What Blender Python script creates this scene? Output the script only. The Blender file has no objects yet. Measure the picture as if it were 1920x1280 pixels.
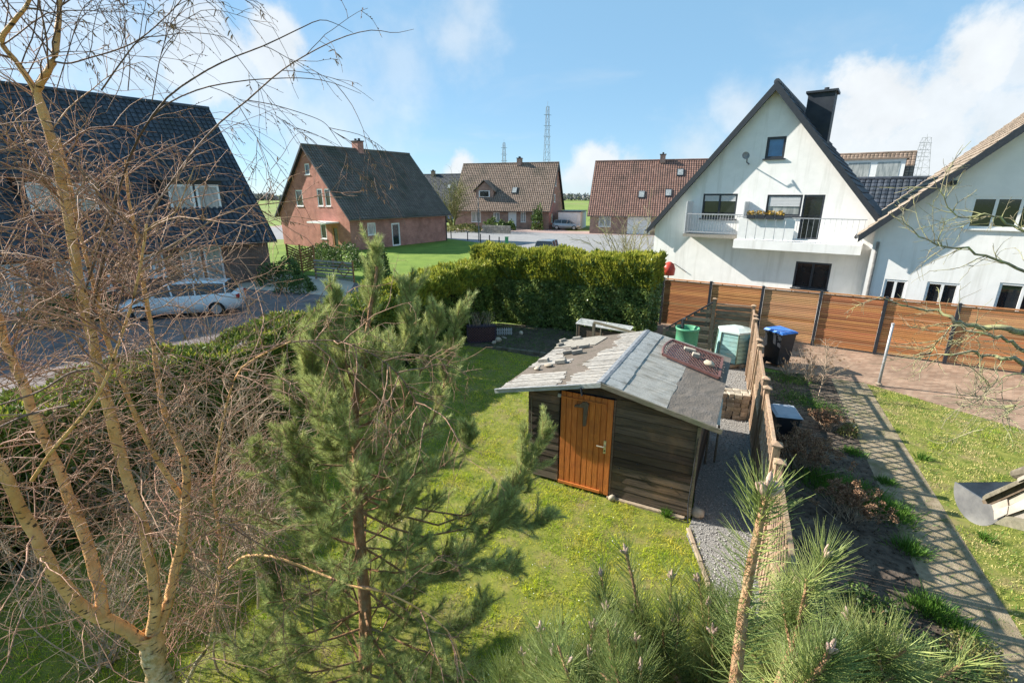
import bpy, math, random
import numpy as np
from mathutils import Vector, Matrix

random.seed(7)
RNG = np.random.default_rng(11)
scn = bpy.context.scene
COL = scn.collection
rad = math.radians

# ------------------------------------------------------------------ camera
CAM_H, PITCH, FPX = 5.1, rad(17.0), 902.0          # focal length in pixels of a 1920 px wide frame
cam_data = bpy.data.cameras.new('camera')
cam_data.sensor_width = 36.0
cam_data.lens = FPX / 1920.0 * 36.0
cam_data.clip_start = 0.05
cam_data.clip_end = 3000.0
cam = bpy.data.objects.new('camera', cam_data)
COL.objects.link(cam)
cam.location = (0, 0, CAM_H)
cam.rotation_euler = (math.pi / 2 - PITCH, 0, 0)
scn.camera = cam
cP, sP = math.cos(PITCH), math.sin(PITCH)

# ------------------------------------------------------------------ light
SUN_AZ, SUN_EL = rad(-20.5), rad(31.0)              # direction the light travels (from +X towards +Y), elevation
sun_data = bpy.data.lights.new('sun', 'SUN')
sun_data.energy = 5.0
sun_data.angle = rad(0.53)
sun_data.color = (1.0, 0.93, 0.82)
sun = bpy.data.objects.new('sun', sun_data)
COL.objects.link(sun)
sun_dir = Vector((math.cos(SUN_AZ) * math.cos(SUN_EL), math.sin(SUN_AZ) * math.cos(SUN_EL), -math.sin(SUN_EL)))
sun.rotation_euler = sun_dir.to_track_quat('-Z', 'Y').to_euler()

scn.view_settings.view_transform = 'Standard'
scn.view_settings.look = 'None'
scn.view_settings.exposure = 1.2
scn.view_settings.gamma = 1.0
scn.view_settings.use_curve_mapping = False
scn.cycles.max_bounces = 6
scn.cycles.diffuse_bounces = 3
scn.cycles.glossy_bounces = 3
scn.cycles.transmission_bounces = 4
scn.cycles.transparent_max_bounces = 8
scn.cycles.use_denoising = True

def ray(px, py):
    u = (px - 960) / FPX
    v = -(py - 640) / FPX
    return Vector((u, cP + v * sP, -sP + v * cP))
def gp(px, py, z=0.0):                              # where the line of sight meets the level z
    d = ray(px, py)
    return Vector((0, 0, CAM_H)) + d * ((z - CAM_H) / d.z)
def at(px, py, Y):                                  # where it meets the vertical plane at distance Y
    d = ray(px, py)
    return Vector((0, 0, CAM_H)) + d * (Y / d.y)
def atd(px, py, D):                                 # at depth D along the lens axis
    return Vector((0, 0, CAM_H)) + ray(px, py) * D

# ------------------------------------------------------------------ world
world = bpy.data.worlds.new('World')
scn.world = world
world.use_nodes = True
nt = world.node_tree
nt.nodes.clear()
def wn(t, **k):
    n = nt.nodes.new(t)
    for a, b in k.items():
        setattr(n, a, b)
    return n
def wl(a, b):
    nt.links.new(a, b)
def wmath(op, a, b=None, c=None, clamp=False):
    n = wn('ShaderNodeMath', operation=op, use_clamp=clamp)
    for i, v in enumerate((a, b, c)):
        if v is None:
            continue
        if isinstance(v, (int, float)):
            n.inputs[i].default_value = v
        else:
            wl(v, n.inputs[i])
    return n.outputs[0]
sky = wn('ShaderNodeTexSky', sky_type='NISHITA')
sky.sun_disc = False
sky.sun_elevation = SUN_EL
sky.sun_rotation = math.atan2(-sun_dir.x, -sun_dir.y)
sky.altitude = 900
sky.air_density = 0.9
sky.dust_density = 0.0
sky.ozone_density = 2.0
tc = wn('ShaderNodeTexCoord')
dirv = tc.outputs['Generated']
sep = wn('ShaderNodeSeparateXYZ')
wl(dirv, sep.inputs[0])
# turbulence that ruffles the cloud outlines
n1 = wn('ShaderNodeTexNoise')
n1.inputs['Scale'].default_value = 11.0
n1.inputs['Detail'].default_value = 9.0
n1.inputs['Roughness'].default_value = 0.58
wl(dirv, n1.inputs['Vector'])
n1c = wmath('SUBTRACT', n1.outputs['Fac'], 0.5)
nb = wn('ShaderNodeTexNoise')
nb.inputs['Scale'].default_value = 3.2
nb.inputs['Detail'].default_value = 5.0
wl(dirv, nb.inputs['Vector'])
nbc = wmath('SUBTRACT', nb.outputs['Fac'], 0.5)
CLOUDS = [  # (px, py, radius px, opacity) of the cumulus heaps
    (1655, 190, 92, .95), (1765, 190, 66, .9), (1838, 108, 66, .95), (1735, 292, 90, .9), (1600, 268, 70, .9), (1885, 240, 85, .85),
    (1935, 110, 60, .8), (1490, 190, 50, .6), (1385, 205, 50, .6), (1300, 285, 70, .5), 
    (385, 95, 95, .75), (520, 85, 65, .85), (480, 160, 110, .6), (250, 130, 120, .55), (80, 60, 130, .5), (600, 260, 110, .5),
    (865, 318, 40, .95), (1125, 318, 55, .9), (1090, 345, 45, .8), (1190, 315, 45, .7), (860, 70, 75, .5), (880, 15, 50, .45), (650, 215, 130, .4), (745, 120, 85, .35)]
acc = None
for px, py, r, op in CLOUDS:
    c = ray(px, py).normalized()
    rr = r / FPX * 0.80
    dist = wn('ShaderNodeVectorMath', operation='DISTANCE')
    wl(dirv, dist.inputs[0])
    dist.inputs[1].default_value = c
    q = wmath('DIVIDE', dist.outputs['Value'], rr)
    q = wmath('MULTIPLY_ADD', n1c, -2.7, q)
    q = wmath('MULTIPLY_ADD', nbc, -0.7, q)
    m = wn('ShaderNodeMapRange', interpolation_type='SMOOTHSTEP')
    wl(q, m.inputs[0])
    edge = 0.5 if op > .6 else 1.0
    m.inputs[1].default_value = 1.0 + edge * .5
    m.inputs[2].default_value = 1.0 - edge
    m.inputs[3].default_value = 0.0
    m.inputs[4].default_value = op
    acc = m.outputs[0] if acc is None else wmath('MAXIMUM', acc, m.outputs[0])
# thin broken cloud over the whole dome
zc = wmath('MAXIMUM', sep.outputs['Z'], 0.0)
zc = wmath('ADD', zc, 0.18)
ux = wmath('DIVIDE', sep.outputs['X'], zc)
uy = wmath('DIVIDE', sep.outputs['Y'], zc)
comb = wn('ShaderNodeCombineXYZ')
wl(ux, comb.inputs[0]); wl(uy, comb.inputs[1])
n2 = wn('ShaderNodeTexNoise')
n2.inputs['Scale'].default_value = 1.1
n2.inputs['Detail'].default_value = 7.0
n2.inputs['Roughness'].default_value = 0.55
n2.inputs['Distortion'].default_value = 0.4
wl(comb.outputs[0], n2.inputs['Vector'])
mr = wn('ShaderNodeMapRange', interpolation_type='SMOOTHSTEP')
wl(n2.outputs['Fac'], mr.inputs[0])
mr.inputs[1].default_value = 0.50
mr.inputs[2].default_value = 0.80
mr.inputs[3].default_value = 0.0
mr.inputs[4].default_value = 0.32
mask = wmath('MAXIMUM', acc, mr.outputs[0])
up = wn('ShaderNodeMapRange')
wl(sep.outputs['Z'], up.inputs[0])
up.inputs[1].default_value = -0.02
up.inputs[2].default_value = 0.03
mask = wmath('MULTIPLY', mask, up.outputs[0])
SKY_STRENGTH = 0.070
bg0 = wn('ShaderNodeBackground')
wl(sky.outputs[0], bg0.inputs[0])
bg0.inputs[1].default_value = SKY_STRENGTH
veil = wn('ShaderNodeBackground')                    # even, thinly veiled spring blue
veil.inputs[0].default_value = (0.155, 0.300, 0.430, 1)
veil.inputs[1].default_value = 1.0
bgm = wn('ShaderNodeMixShader')
bgm.inputs[0].default_value = 0.62
wl(bg0.outputs[0], bgm.inputs[1]); wl(veil.outputs[0], bgm.inputs[2])
bg1 = bgm
bg2 = wn('ShaderNodeBackground')
# cloud brightness: white tops, faintly blue-grey undersides
ramp = wn('ShaderNodeMapRange')
wl(n1.outputs['Fac'], ramp.inputs[0])
ramp.inputs[1].default_value = 0.25
ramp.inputs[2].default_value = 0.75
ramp.inputs[3].default_value = 0.38
ramp.inputs[4].default_value = 0.475
bg2.inputs[0].default_value = (0.93, 0.97, 1.0, 1)
wl(ramp.outputs[0], bg2.inputs[1])
mixs = wn('ShaderNodeMixShader')
wl(mask, mixs.inputs[0]); wl(bg1.outputs[0], mixs.inputs[1]); wl(bg2.outputs[0], mixs.inputs[2])
wout = wn('ShaderNodeOutputWorld')
wl(mixs.outputs[0], wout.inputs[0])

# ------------------------------------------------------------------ materials
def new_mat(name):
    m = bpy.data.materials.new(name)
    m.use_nodes = True
    t = m.node_tree
    b = t.nodes['Principled BSDF']
    return m, t, b
def mnode(t, typ, **k):
    n = t.nodes.new(typ)
    for a, v in k.items():
        setattr(n, a, v)
    return n
def mat(name, c1, c2=None, scale=8.0, stretch=(1, 1, 1), rough=0.75, bump=0.0, bump_scale=None, rand=0.0, island=0.0,
        metal=0.0, spec=0.3, detail=6.0, contrast=(0.35, 0.68), c3=None, c3_scale=1.0, c3_range=(0.5, 0.7), coords='Object', translucent=0.0, c3_stretch=None):
    """two-tone procedural surface: noise between c1 and c2, patches of c3, brightness varied per object or per island"""
    m, t, b = new_mat(name)
    L = t.links.new
    c2 = c2 or c1
    tcn = mnode(t, 'ShaderNodeTexCoord')
    mp = mnode(t, 'ShaderNodeMapping')
    mp.inputs['Scale'].default_value = stretch
    L(tcn.outputs[coords], mp.inputs[0])
    src = mp.outputs[0]
    if rand:
        oi = mnode(t, 'ShaderNodeObjectInfo')
        ad = mnode(t, 'ShaderNodeVectorMath', operation='ADD')
        mu = mnode(t, 'ShaderNodeMath', operation='MULTIPLY')
        L(oi.outputs['Random'], mu.inputs[0]); mu.inputs[1].default_value = 37.0
        L(mp.outputs[0], ad.inputs[0]); L(mu.outputs[0], ad.inputs[1])
        src = ad.outputs[0]
    nz = mnode(t, 'ShaderNodeTexNoise')
    nz.inputs['Scale'].default_value = scale
    nz.inputs['Detail'].default_value = detail
    nz.inputs['Roughness'].default_value = 0.6
    L(src, nz.inputs['Vector'])
    r = mnode(t, 'ShaderNodeValToRGB')
    r.color_ramp.elements[0].position = contrast[0]
    r.color_ramp.elements[1].position = contrast[1]
    r.color_ramp.elements[0].color = (*c1, 1)
    r.color_ramp.elements[1].color = (*c2, 1)
    L(nz.outputs['Fac'], r.inputs[0])
    col = r.outputs[0]
    if c3:
        n3 = mnode(t, 'ShaderNodeTexNoise')
        n3.inputs['Scale'].default_value = c3_scale
        n3.inputs['Detail'].default_value = 8.0
        n3.inputs['Roughness'].default_value = 0.65
        if c3_stretch:
            mp3 = mnode(t, 'ShaderNodeMapping'); mp3.inputs['Scale'].default_value = c3_stretch
            L(tcn.outputs[coords], mp3.inputs[0]); L(mp3.outputs[0], n3.inputs['Vector'])
        else:
            L(tcn.outputs[coords], n3.inputs['Vector'])
        mr_ = mnode(t, 'ShaderNodeMapRange')
        mr_.inputs[1].default_value, mr_.inputs[2].default_value = c3_range
        L(n3.outputs['Fac'], mr_.inputs[0])
        mx = mnode(t, 'ShaderNodeMix', data_type='RGBA')
        L(mr_.outputs[0], mx.inputs[0]); L(col, mx.inputs[6])
        mx.inputs[7].default_value = (*c3, 1)
        col = mx.outputs[2]
    for amount, kind in ((rand, 'o'), (island, 'i')):
        if amount:
            if kind == 'o':
                s_ = mnode(t, 'ShaderNodeObjectInfo').outputs['Random']
            else:
                s_ = mnode(t, 'ShaderNodeNewGeometry').outputs['Random Per Island']
            hs = mnode(t, 'ShaderNodeHueSaturation')
            q = mnode(t, 'ShaderNodeMapRange')
            q.inputs[3].default_value = 1 - amount
            q.inputs[4].default_value = 1 + amount
            L(s_, q.inputs[0]); L(q.outputs[0], hs.inputs['Value']); L(col, hs.inputs['Color'])
            q2 = mnode(t, 'ShaderNodeMath', operation='MULTIPLY_ADD')
            w = mnode(t, 'ShaderNodeMath', operation='FRACT')
            w0 = mnode(t, 'ShaderNodeMath', operation='MULTIPLY')
            L(s_, w0.inputs[0]); w0.inputs[1].default_value = 17.3
            L(w0.outputs[0], w.inputs[0])
            L(w.outputs[0], q2.inputs[0]); q2.inputs[1].default_value = 0.05 * amount; q2.inputs[2].default_value = 0.5 - 0.025 * amount
            L(q2.outputs[0], hs.inputs['Hue'])
            col = hs.outputs[0]
    L(col, b.inputs['Base Color'])
    b.inputs['Roughness'].default_value = rough
    b.inputs['Metallic'].default_value = metal
    b.inputs['Specular IOR Level'].default_value = spec
    if bump:
        bp = mnode(t, 'ShaderNodeBump')
        bp.inputs['Strength'].default_value = bump
        bp.inputs['Distance'].default_value = 0.02
        if bump_scale:
            nz2 = mnode(t, 'ShaderNodeTexNoise')
            nz2.inputs['Scale'].default_value = bump_scale
            nz2.inputs['Detail'].default_value = 4
            L(src, nz2.inputs['Vector'])
            L(nz2.outputs['Fac'], bp.inputs['Height'])
        else:
            L(nz.outputs['Fac'], bp.inputs['Height'])
        L(bp.outputs[0], b.inputs['Normal'])
    if translucent:
        tr = mnode(t, 'ShaderNodeBsdfTranslucent')
        L(col, tr.inputs[0])
        mxs = mnode(t, 'ShaderNodeMixShader')
        mxs.inputs[0].default_value = translucent
        out = t.nodes['Material Output']
        L(b.outputs[0], mxs.inputs[1]); L(tr.outputs[0], mxs.inputs[2]); L(mxs.outputs[0], out.inputs[0])
    return m
def brick_mat(name, c1, c2, mortar, scale=1.0, bw=0.25, bh=0.083, ms=0.012, rough=0.85, bump=0.3, coords='Object', vertical=True, offset=0.5):
    m, t, b = new_mat(name)
    L = t.links.new
    tcn = mnode(t, 'ShaderNodeTexCoord')
    vec = tcn.outputs[coords]
    if vertical:           # run the courses along whichever horizontal axis the wall follows
        s_ = mnode(t, 'ShaderNodeSeparateXYZ'); L(vec, s_.inputs[0])
        a_ = mnode(t, 'ShaderNodeMath', operation='ADD'); L(s_.outputs[0], a_.inputs[0]); L(s_.outputs[1], a_.inputs[1])
        c_ = mnode(t, 'ShaderNodeCombineXYZ'); L(a_.outputs[0], c_.inputs[0]); L(s_.outputs[2], c_.inputs[1])
        vec = c_.outputs[0]
    br = mnode(t, 'ShaderNodeTexBrick')
    br.offset = offset
    br.inputs['Scale'].default_value = scale
    br.inputs['Brick Width'].default_value = bw
    br.inputs['Row Height'].default_value = bh
    br.inputs['Mortar Size'].default_value = ms
    br.inputs['Color1'].default_value = (*c1, 1)
    br.inputs['Color2'].default_value = (*c2, 1)
    br.inputs['Mortar'].default_value = (*mortar, 1)
    L(vec, br.inputs['Vector'])
    nz = mnode(t, 'ShaderNodeTexNoise'); nz.inputs['Scale'].default_value = 1.3; nz.inputs['Detail'].default_value = 8
    L(tcn.outputs[coords], nz.inputs['Vector'])
    mr_ = mnode(t, 'ShaderNodeMapRange'); mr_.inputs[1].default_value = .3; mr_.inputs[2].default_value = .7; mr_.inputs[3].default_value = .72; mr_.inputs[4].default_value = 1.2
    L(nz.outputs['Fac'], mr_.inputs[0])
    hs = mnode(t, 'ShaderNodeHueSaturation'); L(br.outputs['Color'], hs.inputs['Color']); L(mr_.outputs[0], hs.inputs['Value'])
    L(hs.outputs[0], b.inputs['Base Color'])
    b.inputs['Roughness'].default_value = rough
    b.inputs['Specular IOR Level'].default_value = 0.25
    bp = mnode(t, 'ShaderNodeBump'); bp.inputs['Strength'].default_value = bump; bp.inputs['Distance'].default_value = 0.01; bp.invert = True
    L(br.outputs['Fac'], bp.inputs['Height']); L(bp.outputs[0], b.inputs['Normal'])
    return m

M = {}
M['white_render'] = mat('white_render', (.76, .755, .735), (.84, .83, .81), scale=2.2, rough=.9, bump=.02, bump_scale=60, c3=(.60, .59, .555), c3_scale=1.4, c3_range=(.52, .78), c3_stretch=(2.2, 2.2, .16))
M['anthracite'] = mat('anthracite', (.018, .022, .03), (.03, .035, .045), scale=20, rough=.45, spec=.5)
M['slate'] = mat('slate', (.018, .024, .036), (.045, .052, .066), scale=1.6, rough=.6, c3=(.03, .035, .03), c3_scale=.6, island=.13)
M['dark_tile'] = mat('dark_tile', (.033, .042, .058), (.068, .079, .100), scale=2.0, rough=.55, spec=.35, c3=(.03, .034, .03), c3_scale=.45, island=.13)
M['olive_tile'] = mat('olive_tile', (.115, .098, .082), (.175, .155, .132), scale=2.0, rough=.8, c3=(.05, .06, .035), c3_scale=.5, island=.13)
M['brown_tile'] = mat('brown_tile', (.19, .135, .10), (.28, .21, .165), scale=2.5, rough=.8, c3=(.12, .10, .075), c3_scale=.4, island=.13)
M['red_brown_tile'] = mat('red_brown_tile', (.20, .11, .082), (.28, .165, .13), scale=2.5, rough=.8, c3=(.13, .085, .065), c3_scale=.4, island=.13)
M['tan_tile'] = mat('tan_tile', (.22, .175, .135), (.34, .275, .22), scale=5, rough=.85, c3=(.13, .12, .09), c3_scale=1.2, island=.13)
M['brick_pink'] = brick_mat('brick_pink', (.38, .115, .08), (.45, .16, .115), (.41, .26, .215))
M['brick_red'] = brick_mat('brick_red', (.38, .14, .105), (.46, .19, .145), (.40, .29, .25))
M['brick_brown'] = brick_mat('brick_brown', (.28, .165, .125), (.36, .22, .17), (.36, .29, .25))
M['brick_dark'] = brick_mat('brick_dark', (.15, .085, .065), (.21, .125, .095), (.22, .18, .155))
M['white_frame'] = mat('white_frame', (.72, .72, .71), (.8, .8, .79), scale=6, rough=.4, spec=.5)
M['shutter'] = mat('shutter', (.50, .51, .52), (.58, .59, .6), scale=3, stretch=(1, 1, 30), rough=.55)
M['glass'] = mat('glass', (.012, .016, .02), (.03, .035, .04), scale=.9, rough=.06, spec=.8)
M['curtain_glass'] = mat('curtain_glass', (.20, .22, .22), (.46, .47, .45), scale=2.2, stretch=(3, 3, .5), rough=.12, spec=.7)
M['blue_glass'] = mat('blue_glass', (.02, .10, .22), (.04, .17, .36), scale=1.5, rough=.08, spec=.8)
M['wood_warm'] = mat('wood_warm', (.30, .13, .05), (.44, .21, .09), scale=6, stretch=(.5, 4, 4), rough=.7)
M['slat_wood'] = mat('slat_wood', (.48, .185, .065), (.72, .36, .15), scale=5, stretch=(.9, 6, 6), rough=.65, rand=.28, c3=(.42, .15, .05), c3_scale=1.7, c3_range=(.52, .72), bump=.1)
M['slat_wood_red'] = mat('slat_wood_red', (.42, .15, .055), (.62, .28, .12), scale=5, stretch=(.9, 6, 6), rough=.65, rand=.3, c3=(.34, .17, .10), c3_scale=1.3, c3_range=(.5, .72), bump=.1)
M['slat_wood_pale'] = mat('slat_wood_pale', (.50, .23, .095), (.74, .42, .21), scale=5, stretch=(.9, 6, 6), rough=.7, rand=.26, c3=(.42, .27, .16), c3_scale=1.5, c3_range=(.5, .7), bump=.1)
M['lattice_wood'] = mat('lattice_wood', (.27, .17, .105), (.42, .30, .21), scale=6, stretch=(6, 6, .8), rough=.85, rand=.25, c3=(.20, .18, .13), c3_scale=3, bump=.2)
M['board_old'] = mat('board_old', (.10, .088, .065), (.20, .175, .13), scale=5, stretch=(1, 8, 8), rough=.9, rand=.3, c3=(.11, .12, .07), c3_scale=2, bump=.25)
M['shed_wood'] = mat('shed_wood', (.036, .028, .022), (.14, .105, .078), scale=3.2, stretch=(.7, 6, 9), rough=.85, rand=.5, c3=(.20, .12, .07), c3_scale=1.3, c3_range=(.52, .78), bump=.5, detail=9, contrast=(.25, .85))
M['door_orange'] = mat('door_orange', (.40, .115, .025), (.62, .215, .055), scale=5, stretch=(22, 22, 1.1), rough=.6, rand=.16, c3=(.30, .10, .035), c3_scale=4.5, c3_range=(.5, .8), bump=.22)
M['felt_grey'] = mat('felt_grey', (.27, .26, .235), (.42, .41, .375), scale=60, rough=.95, c3=(.16, .145, .115), c3_scale=3.0, c3_range=(.46, .72), c3_stretch=(.6, 3, 1), bump=.4, bump_scale=180)
M['felt_ridge'] = mat('felt_ridge', (.265, .272, .265), (.37, .378, .368), scale=40, rough=.9, c3=(.17, .17, .155), c3_scale=5, bump=.3, bump_scale=150)
M['felt_brown'] = mat('felt_brown', (.135, .112, .09), (.20, .17, .145), scale=50, rough=.95, c3=(.20, .175, .155), c3_scale=3.2, c3_range=(.5, .8), bump=.6, bump_scale=35)
M['felt_bare'] = mat('felt_bare', (.115, .092, .074), (.19, .16, .135), scale=45, rough=.95, c3=(.09, .08, .06), c3_scale=4, bump=.4, bump_scale=120)
M['flaked_white'] = mat('flaked_white', (.21, .19, .165), (.45, .43, .40), scale=7, stretch=(.5, 9, 9), rough=.85, rand=.14, c3=(.32, .28, .235), c3_scale=5, c3_range=(.55, .8), bump=.5)
M['lead_cap'] = mat('lead_cap', (.10, .115, .135), (.22, .235, .255), scale=14, rough=.7, c3=(.3, .3, .3), c3_scale=9, c3_range=(.55, .75))
M['trim_pale'] = mat('trim_pale', (.33, .34, .33), (.5, .51, .5), scale=9, stretch=(1, 6, 6), rough=.7, c3=(.2, .19, .17), c3_scale=6)
M['concrete'] = mat('concrete', (.225, .205, .175), (.34, .315, .275), scale=18, rough=.9, rand=.2, c3=(.24, .23, .2), c3_scale=6, bump=.25, bump_scale=70)
M['paver_stone'] = mat('paver_stone', (.30, .255, .20), (.44, .385, .31), scale=16, rough=.92, rand=.3, c3=(.22, .19, .14), c3_scale=5, bump=.3, bump_scale=60)
M['field_stone'] = mat('field_stone', (.36, .30, .22), (.52, .45, .36), scale=9, rough=.9, rand=.3, bump=.3, bump_scale=40)
M['plastic_brown'] = mat('plastic_brown', (.115, .05, .043), (.16, .075, .065), scale=12, rough=.5, spec=.45)
M['plastic_green'] = mat('plastic_green', (.07, .27, .15), (.10, .33, .19), scale=5, rough=.45, c3=(.12, .28, .17), c3_scale=3)
M['plastic_teal'] = mat('plastic_teal', (.22, .40, .39), (.31, .50, .48), scale=5, rough=.5, c3=(.25, .36, .31), c3_scale=3)
M['plastic_teal_lid'] = mat('plastic_teal_lid', (.42, .51, .50), (.55, .62, .60), scale=7, rough=.6, c3=(.38, .42, .37), c3_scale=5)
M['plastic_olive'] = mat('plastic_olive', (.10, .15, .12), (.14, .19, .15), scale=5, rough=.5)
M['plastic_black'] = mat('plastic_black', (.012, .014, .019), (.024, .028, .036), scale=5, rough=.42, spec=.45)
M['plastic_blue'] = mat('plastic_blue', (.03, .15, .50), (.05, .20, .58), scale=5, rough=.4, spec=.5)
M['plastic_grey'] = mat('plastic_grey', (.26, .30, .36), (.33, .37, .43), scale=8, rough=.5)
M['planter'] = mat('planter', (.035, .025, .04), (.06, .045, .065), scale=8, rough=.6)
M['white_wood'] = mat('white_wood', (.38, .385, .38), (.55, .555, .54), scale=8, stretch=(1, 6, 6), rough=.6, c3=(.4, .4, .38), c3_scale=6)
M['galv'] = mat('galv', (.30, .31, .33), (.46, .47, .5), scale=22, rough=.5, metal=.3, c3=(.5, .5, .5), c3_scale=7)
M['zinc'] = mat('zinc', (.15, .15, .155), (.27, .265, .26), scale=14, rough=.5, metal=.35, c3=(.33, .32, .3), c3_scale=6)
M['asphalt'] = mat('asphalt', (.22, .22, .225), (.30, .30, .30), scale=3, rough=.95, c3=(.19, .19, .195), c3_scale=.3)
M['pink_paving'] = mat('pink_paving', (.30, .215, .195), (.38, .285, .26), scale=5, rough=.95, c3=(.27, .22, .2), c3_scale=.5)
M['drive_paving'] = brick_mat('drive_paving', (.26, .165, .115), (.36, .25, .18), (.17, .13, .095), bw=.21, bh=.105, ms=.006, vertical=False, bump=.35)
M['yard_paving'] = brick_mat('yard_paving', (.15, .125, .125), (.20, .165, .16), (.12, .105, .1), bw=.3, bh=.3, ms=.008, vertical=False, bump=.2, offset=0.0)
M['sunlit_paving'] = mat('sunlit_paving', (.42, .36, .29), (.52, .46, .38), scale=4, rough=.95)
M['yard_bounce_grey'] = mat('yard_bounce_grey', (.19, .18, .17), (.28, .265, .25), scale=14, rough=1)
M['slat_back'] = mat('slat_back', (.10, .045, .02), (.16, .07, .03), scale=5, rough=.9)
M['daisy'] = mat('daisy', (.75, .74, .68), (.8, .8, .76), scale=5, rough=.8)
M['car_white'] = mat('car_white', (.66, .68, .70), (.70, .72, .74), scale=2, rough=.22, spec=.6)
M['car_blue'] = mat('car_blue', (.02, .06, .22), (.025, .075, .26), scale=2, rough=.22, spec=.6)
M['car_silver'] = mat('car_silver', (.34, .36, .38), (.38, .40, .42), scale=2, rough=.25, spec=.6, metal=.4)
M['tyre'] = mat('tyre', (.012, .012, .012), (.02, .02, .02), scale=20, rough=.85)
M['rim'] = mat('rim', (.40, .41, .42), (.5, .5, .51), scale=8, rough=.3, metal=.7)
M['red_lamp'] = mat('red_lamp', (.35, .01, .01), (.45, .02, .015), scale=8, rough=.2)
M['red_plastic'] = mat('red_plastic', (.45, .05, .03), (.52, .07, .05), scale=5, rough=.4)
M['mast'] = mat('mast', (.13, .14, .15), (.19, .2, .21), scale=5, rough=.6)
M['birch_bark'] = None
M['twig'] = mat('twig', (.24, .12, .075), (.47, .29, .20), scale=30, rough=.75, island=.35)
M['twig_pale'] = mat('twig_pale', (.27, .195, .135), (.52, .41, .30), scale=26, rough=.8, island=.25)
M['twig_dark'] = mat('twig_dark', (.095, .055, .045), (.20, .125, .10), scale=30, rough=.75, island=.3)
M['catkin'] = mat('catkin', (.20, .115, .06), (.30, .19, .10), scale=40, rough=.9, island=.3)
M['pine_bark'] = mat('pine_bark', (.20, .095, .045), (.37, .21, .11), scale=26, stretch=(1, 1, .6), rough=.9, bump=.7, bump_scale=45, c3=(.24, .19, .11), c3_scale=9)
M['shoot_bark'] = mat('shoot_bark', (.27, .14, .07), (.46, .29, .165), scale=60, stretch=(1, 1, .7), rough=.85, bump=.9, bump_scale=110, c3=(.30, .25, .14), c3_scale=20)
M['pine_bud'] = mat('pine_bud', (.36, .235, .18), (.56, .42, .35), scale=70, rough=.8, island=.15)
M['needle'] = mat('needle', (.26, .31, .10), (.60, .64, .27), scale=3, rough=.45, spec=.35, island=.5, translucent=.33)
M['needle_near'] = mat('needle_near', (.18, .25, .07), (.47, .52, .175), scale=4, rough=.4, spec=.4, island=.32, translucent=.22)
M['thuja'] = mat('thuja', (.075, .13, .025), (.22, .28, .05), scale=1.7, rough=.6, island=.42, translucent=.22, c3=(.20, .175, .028), c3_scale=1.1, c3_range=(.55, .75))
M['thuja_tip'] = mat('thuja_tip', (.17, .22, .028), (.46, .44, .06), scale=2.2, rough=.6, island=.35, translucent=.3)
M['ivy'] = mat('ivy', (.085, .14, .035), (.28, .34, .10), scale=2.5, rough=.35, spec=.5, island=.4, translucent=.12)
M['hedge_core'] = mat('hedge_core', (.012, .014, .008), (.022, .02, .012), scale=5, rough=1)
M['shrub_leaf'] = mat('shrub_leaf', (.05, .095, .025), (.14, .20, .05), scale=3, rough=.5, island=.4, translucent=.2)
M['shrub_leaf_yellow'] = mat('shrub_leaf_yellow', (.15, .16, .045), (.27, .26, .09), scale=3, rough=.55, island=.35, translucent=.2)
M['dry_head'] = mat('dry_head', (.15, .08, .045), (.33, .20, .12), scale=20, rough=.9, island=.4)
M['grass'] = mat('grass', (.235, .38, .018), (.68, .72, .05), scale=2.6, spec=.1, rough=.8, island=.35, translucent=.3, c3=(.66, .57, .09), c3_scale=2.3, c3_range=(.44, .66), coords='Object')
M['grass_dry'] = mat('grass_dry', (.20, .33, .025), (.54, .58, .08), scale=2.6, spec=.1, rough=.8, island=.35, translucent=.3, c3=(.66, .54, .27), c3_scale=1.5, c3_range=(.38, .56))
M['grass_lush'] = mat('grass_lush', (.06, .14, .018), (.14, .26, .04), scale=3, rough=.5, island=.35, translucent=.3)
M['lawn_soil'] = mat('lawn_soil', (.10, .13, .018), (.22, .22, .045), scale=6, rough=1, c3=(.22, .17, .08), c3_scale=2.0)
M['field'] = mat('field', (.13, .20, .035), (.21, .27, .06), scale=.06, rough=1, c3=(.19, .17, .08), c3_scale=.02)
M['far_lawn'] = mat('far_lawn', (.10, .17, .018), (.17, .25, .032), scale=.7, rough=.95, bump=.6, bump_scale=30)
M['bed_soil'] = mat('bed_soil', (.045, .034, .026), (.115, .088, .068), scale=9, rough=1, bump=1.0, bump_scale=22, c3=(.15, .12, .09), c3_scale=2.5)
M['path_paver'] = mat('path_paver', (.195, .15, .098), (.33, .27, .185), scale=7, rough=1, bump=.7, bump_scale=55, c3=(.15, .13, .065), c3_scale=2.6, c3_range=(.47, .68), detail=10)
M['gravel_base'] = mat('gravel_base', (.16, .155, .148), (.32, .31, .295), scale=45, rough=1, bump=1, bump_scale=60)
M['pebble'] = mat('pebble', (.24, .232, .222), (.45, .44, .42), scale=30, rough=.85, island=.4)
M['kerb'] = mat('kerb', (.24, .185, .13), (.35, .28, .205), scale=14, rough=.95, rand=.15)
M['far_wood_haze'] = mat('far_wood_haze', (.22, .225, .22), (.34, .33, .31), scale=.3, rough=1, island=.35)  # distance haze put into the colour as a paler grey
M['axe_wood'] = mat('axe_wood', (.09, .065, .045), (.16, .12, .085), scale=14, stretch=(5, 5, 1), rough=.85)
M['brass'] = mat('brass', (.55, .50, .40), (.62, .57, .46), scale=9, rough=.3, metal=.6)
M['flower'] = mat('flower', (.30, .18, .03), (.40, .28, .06), scale=12, rough=.8, island=.4)
M['roof_slate_flake'] = mat('roof_slate_flake', (.27, .23, .19), (.46, .41, .35), scale=9, rough=.85, rand=.2, c3=(.30, .25, .2), c3_scale=6, bump=.4)

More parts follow.
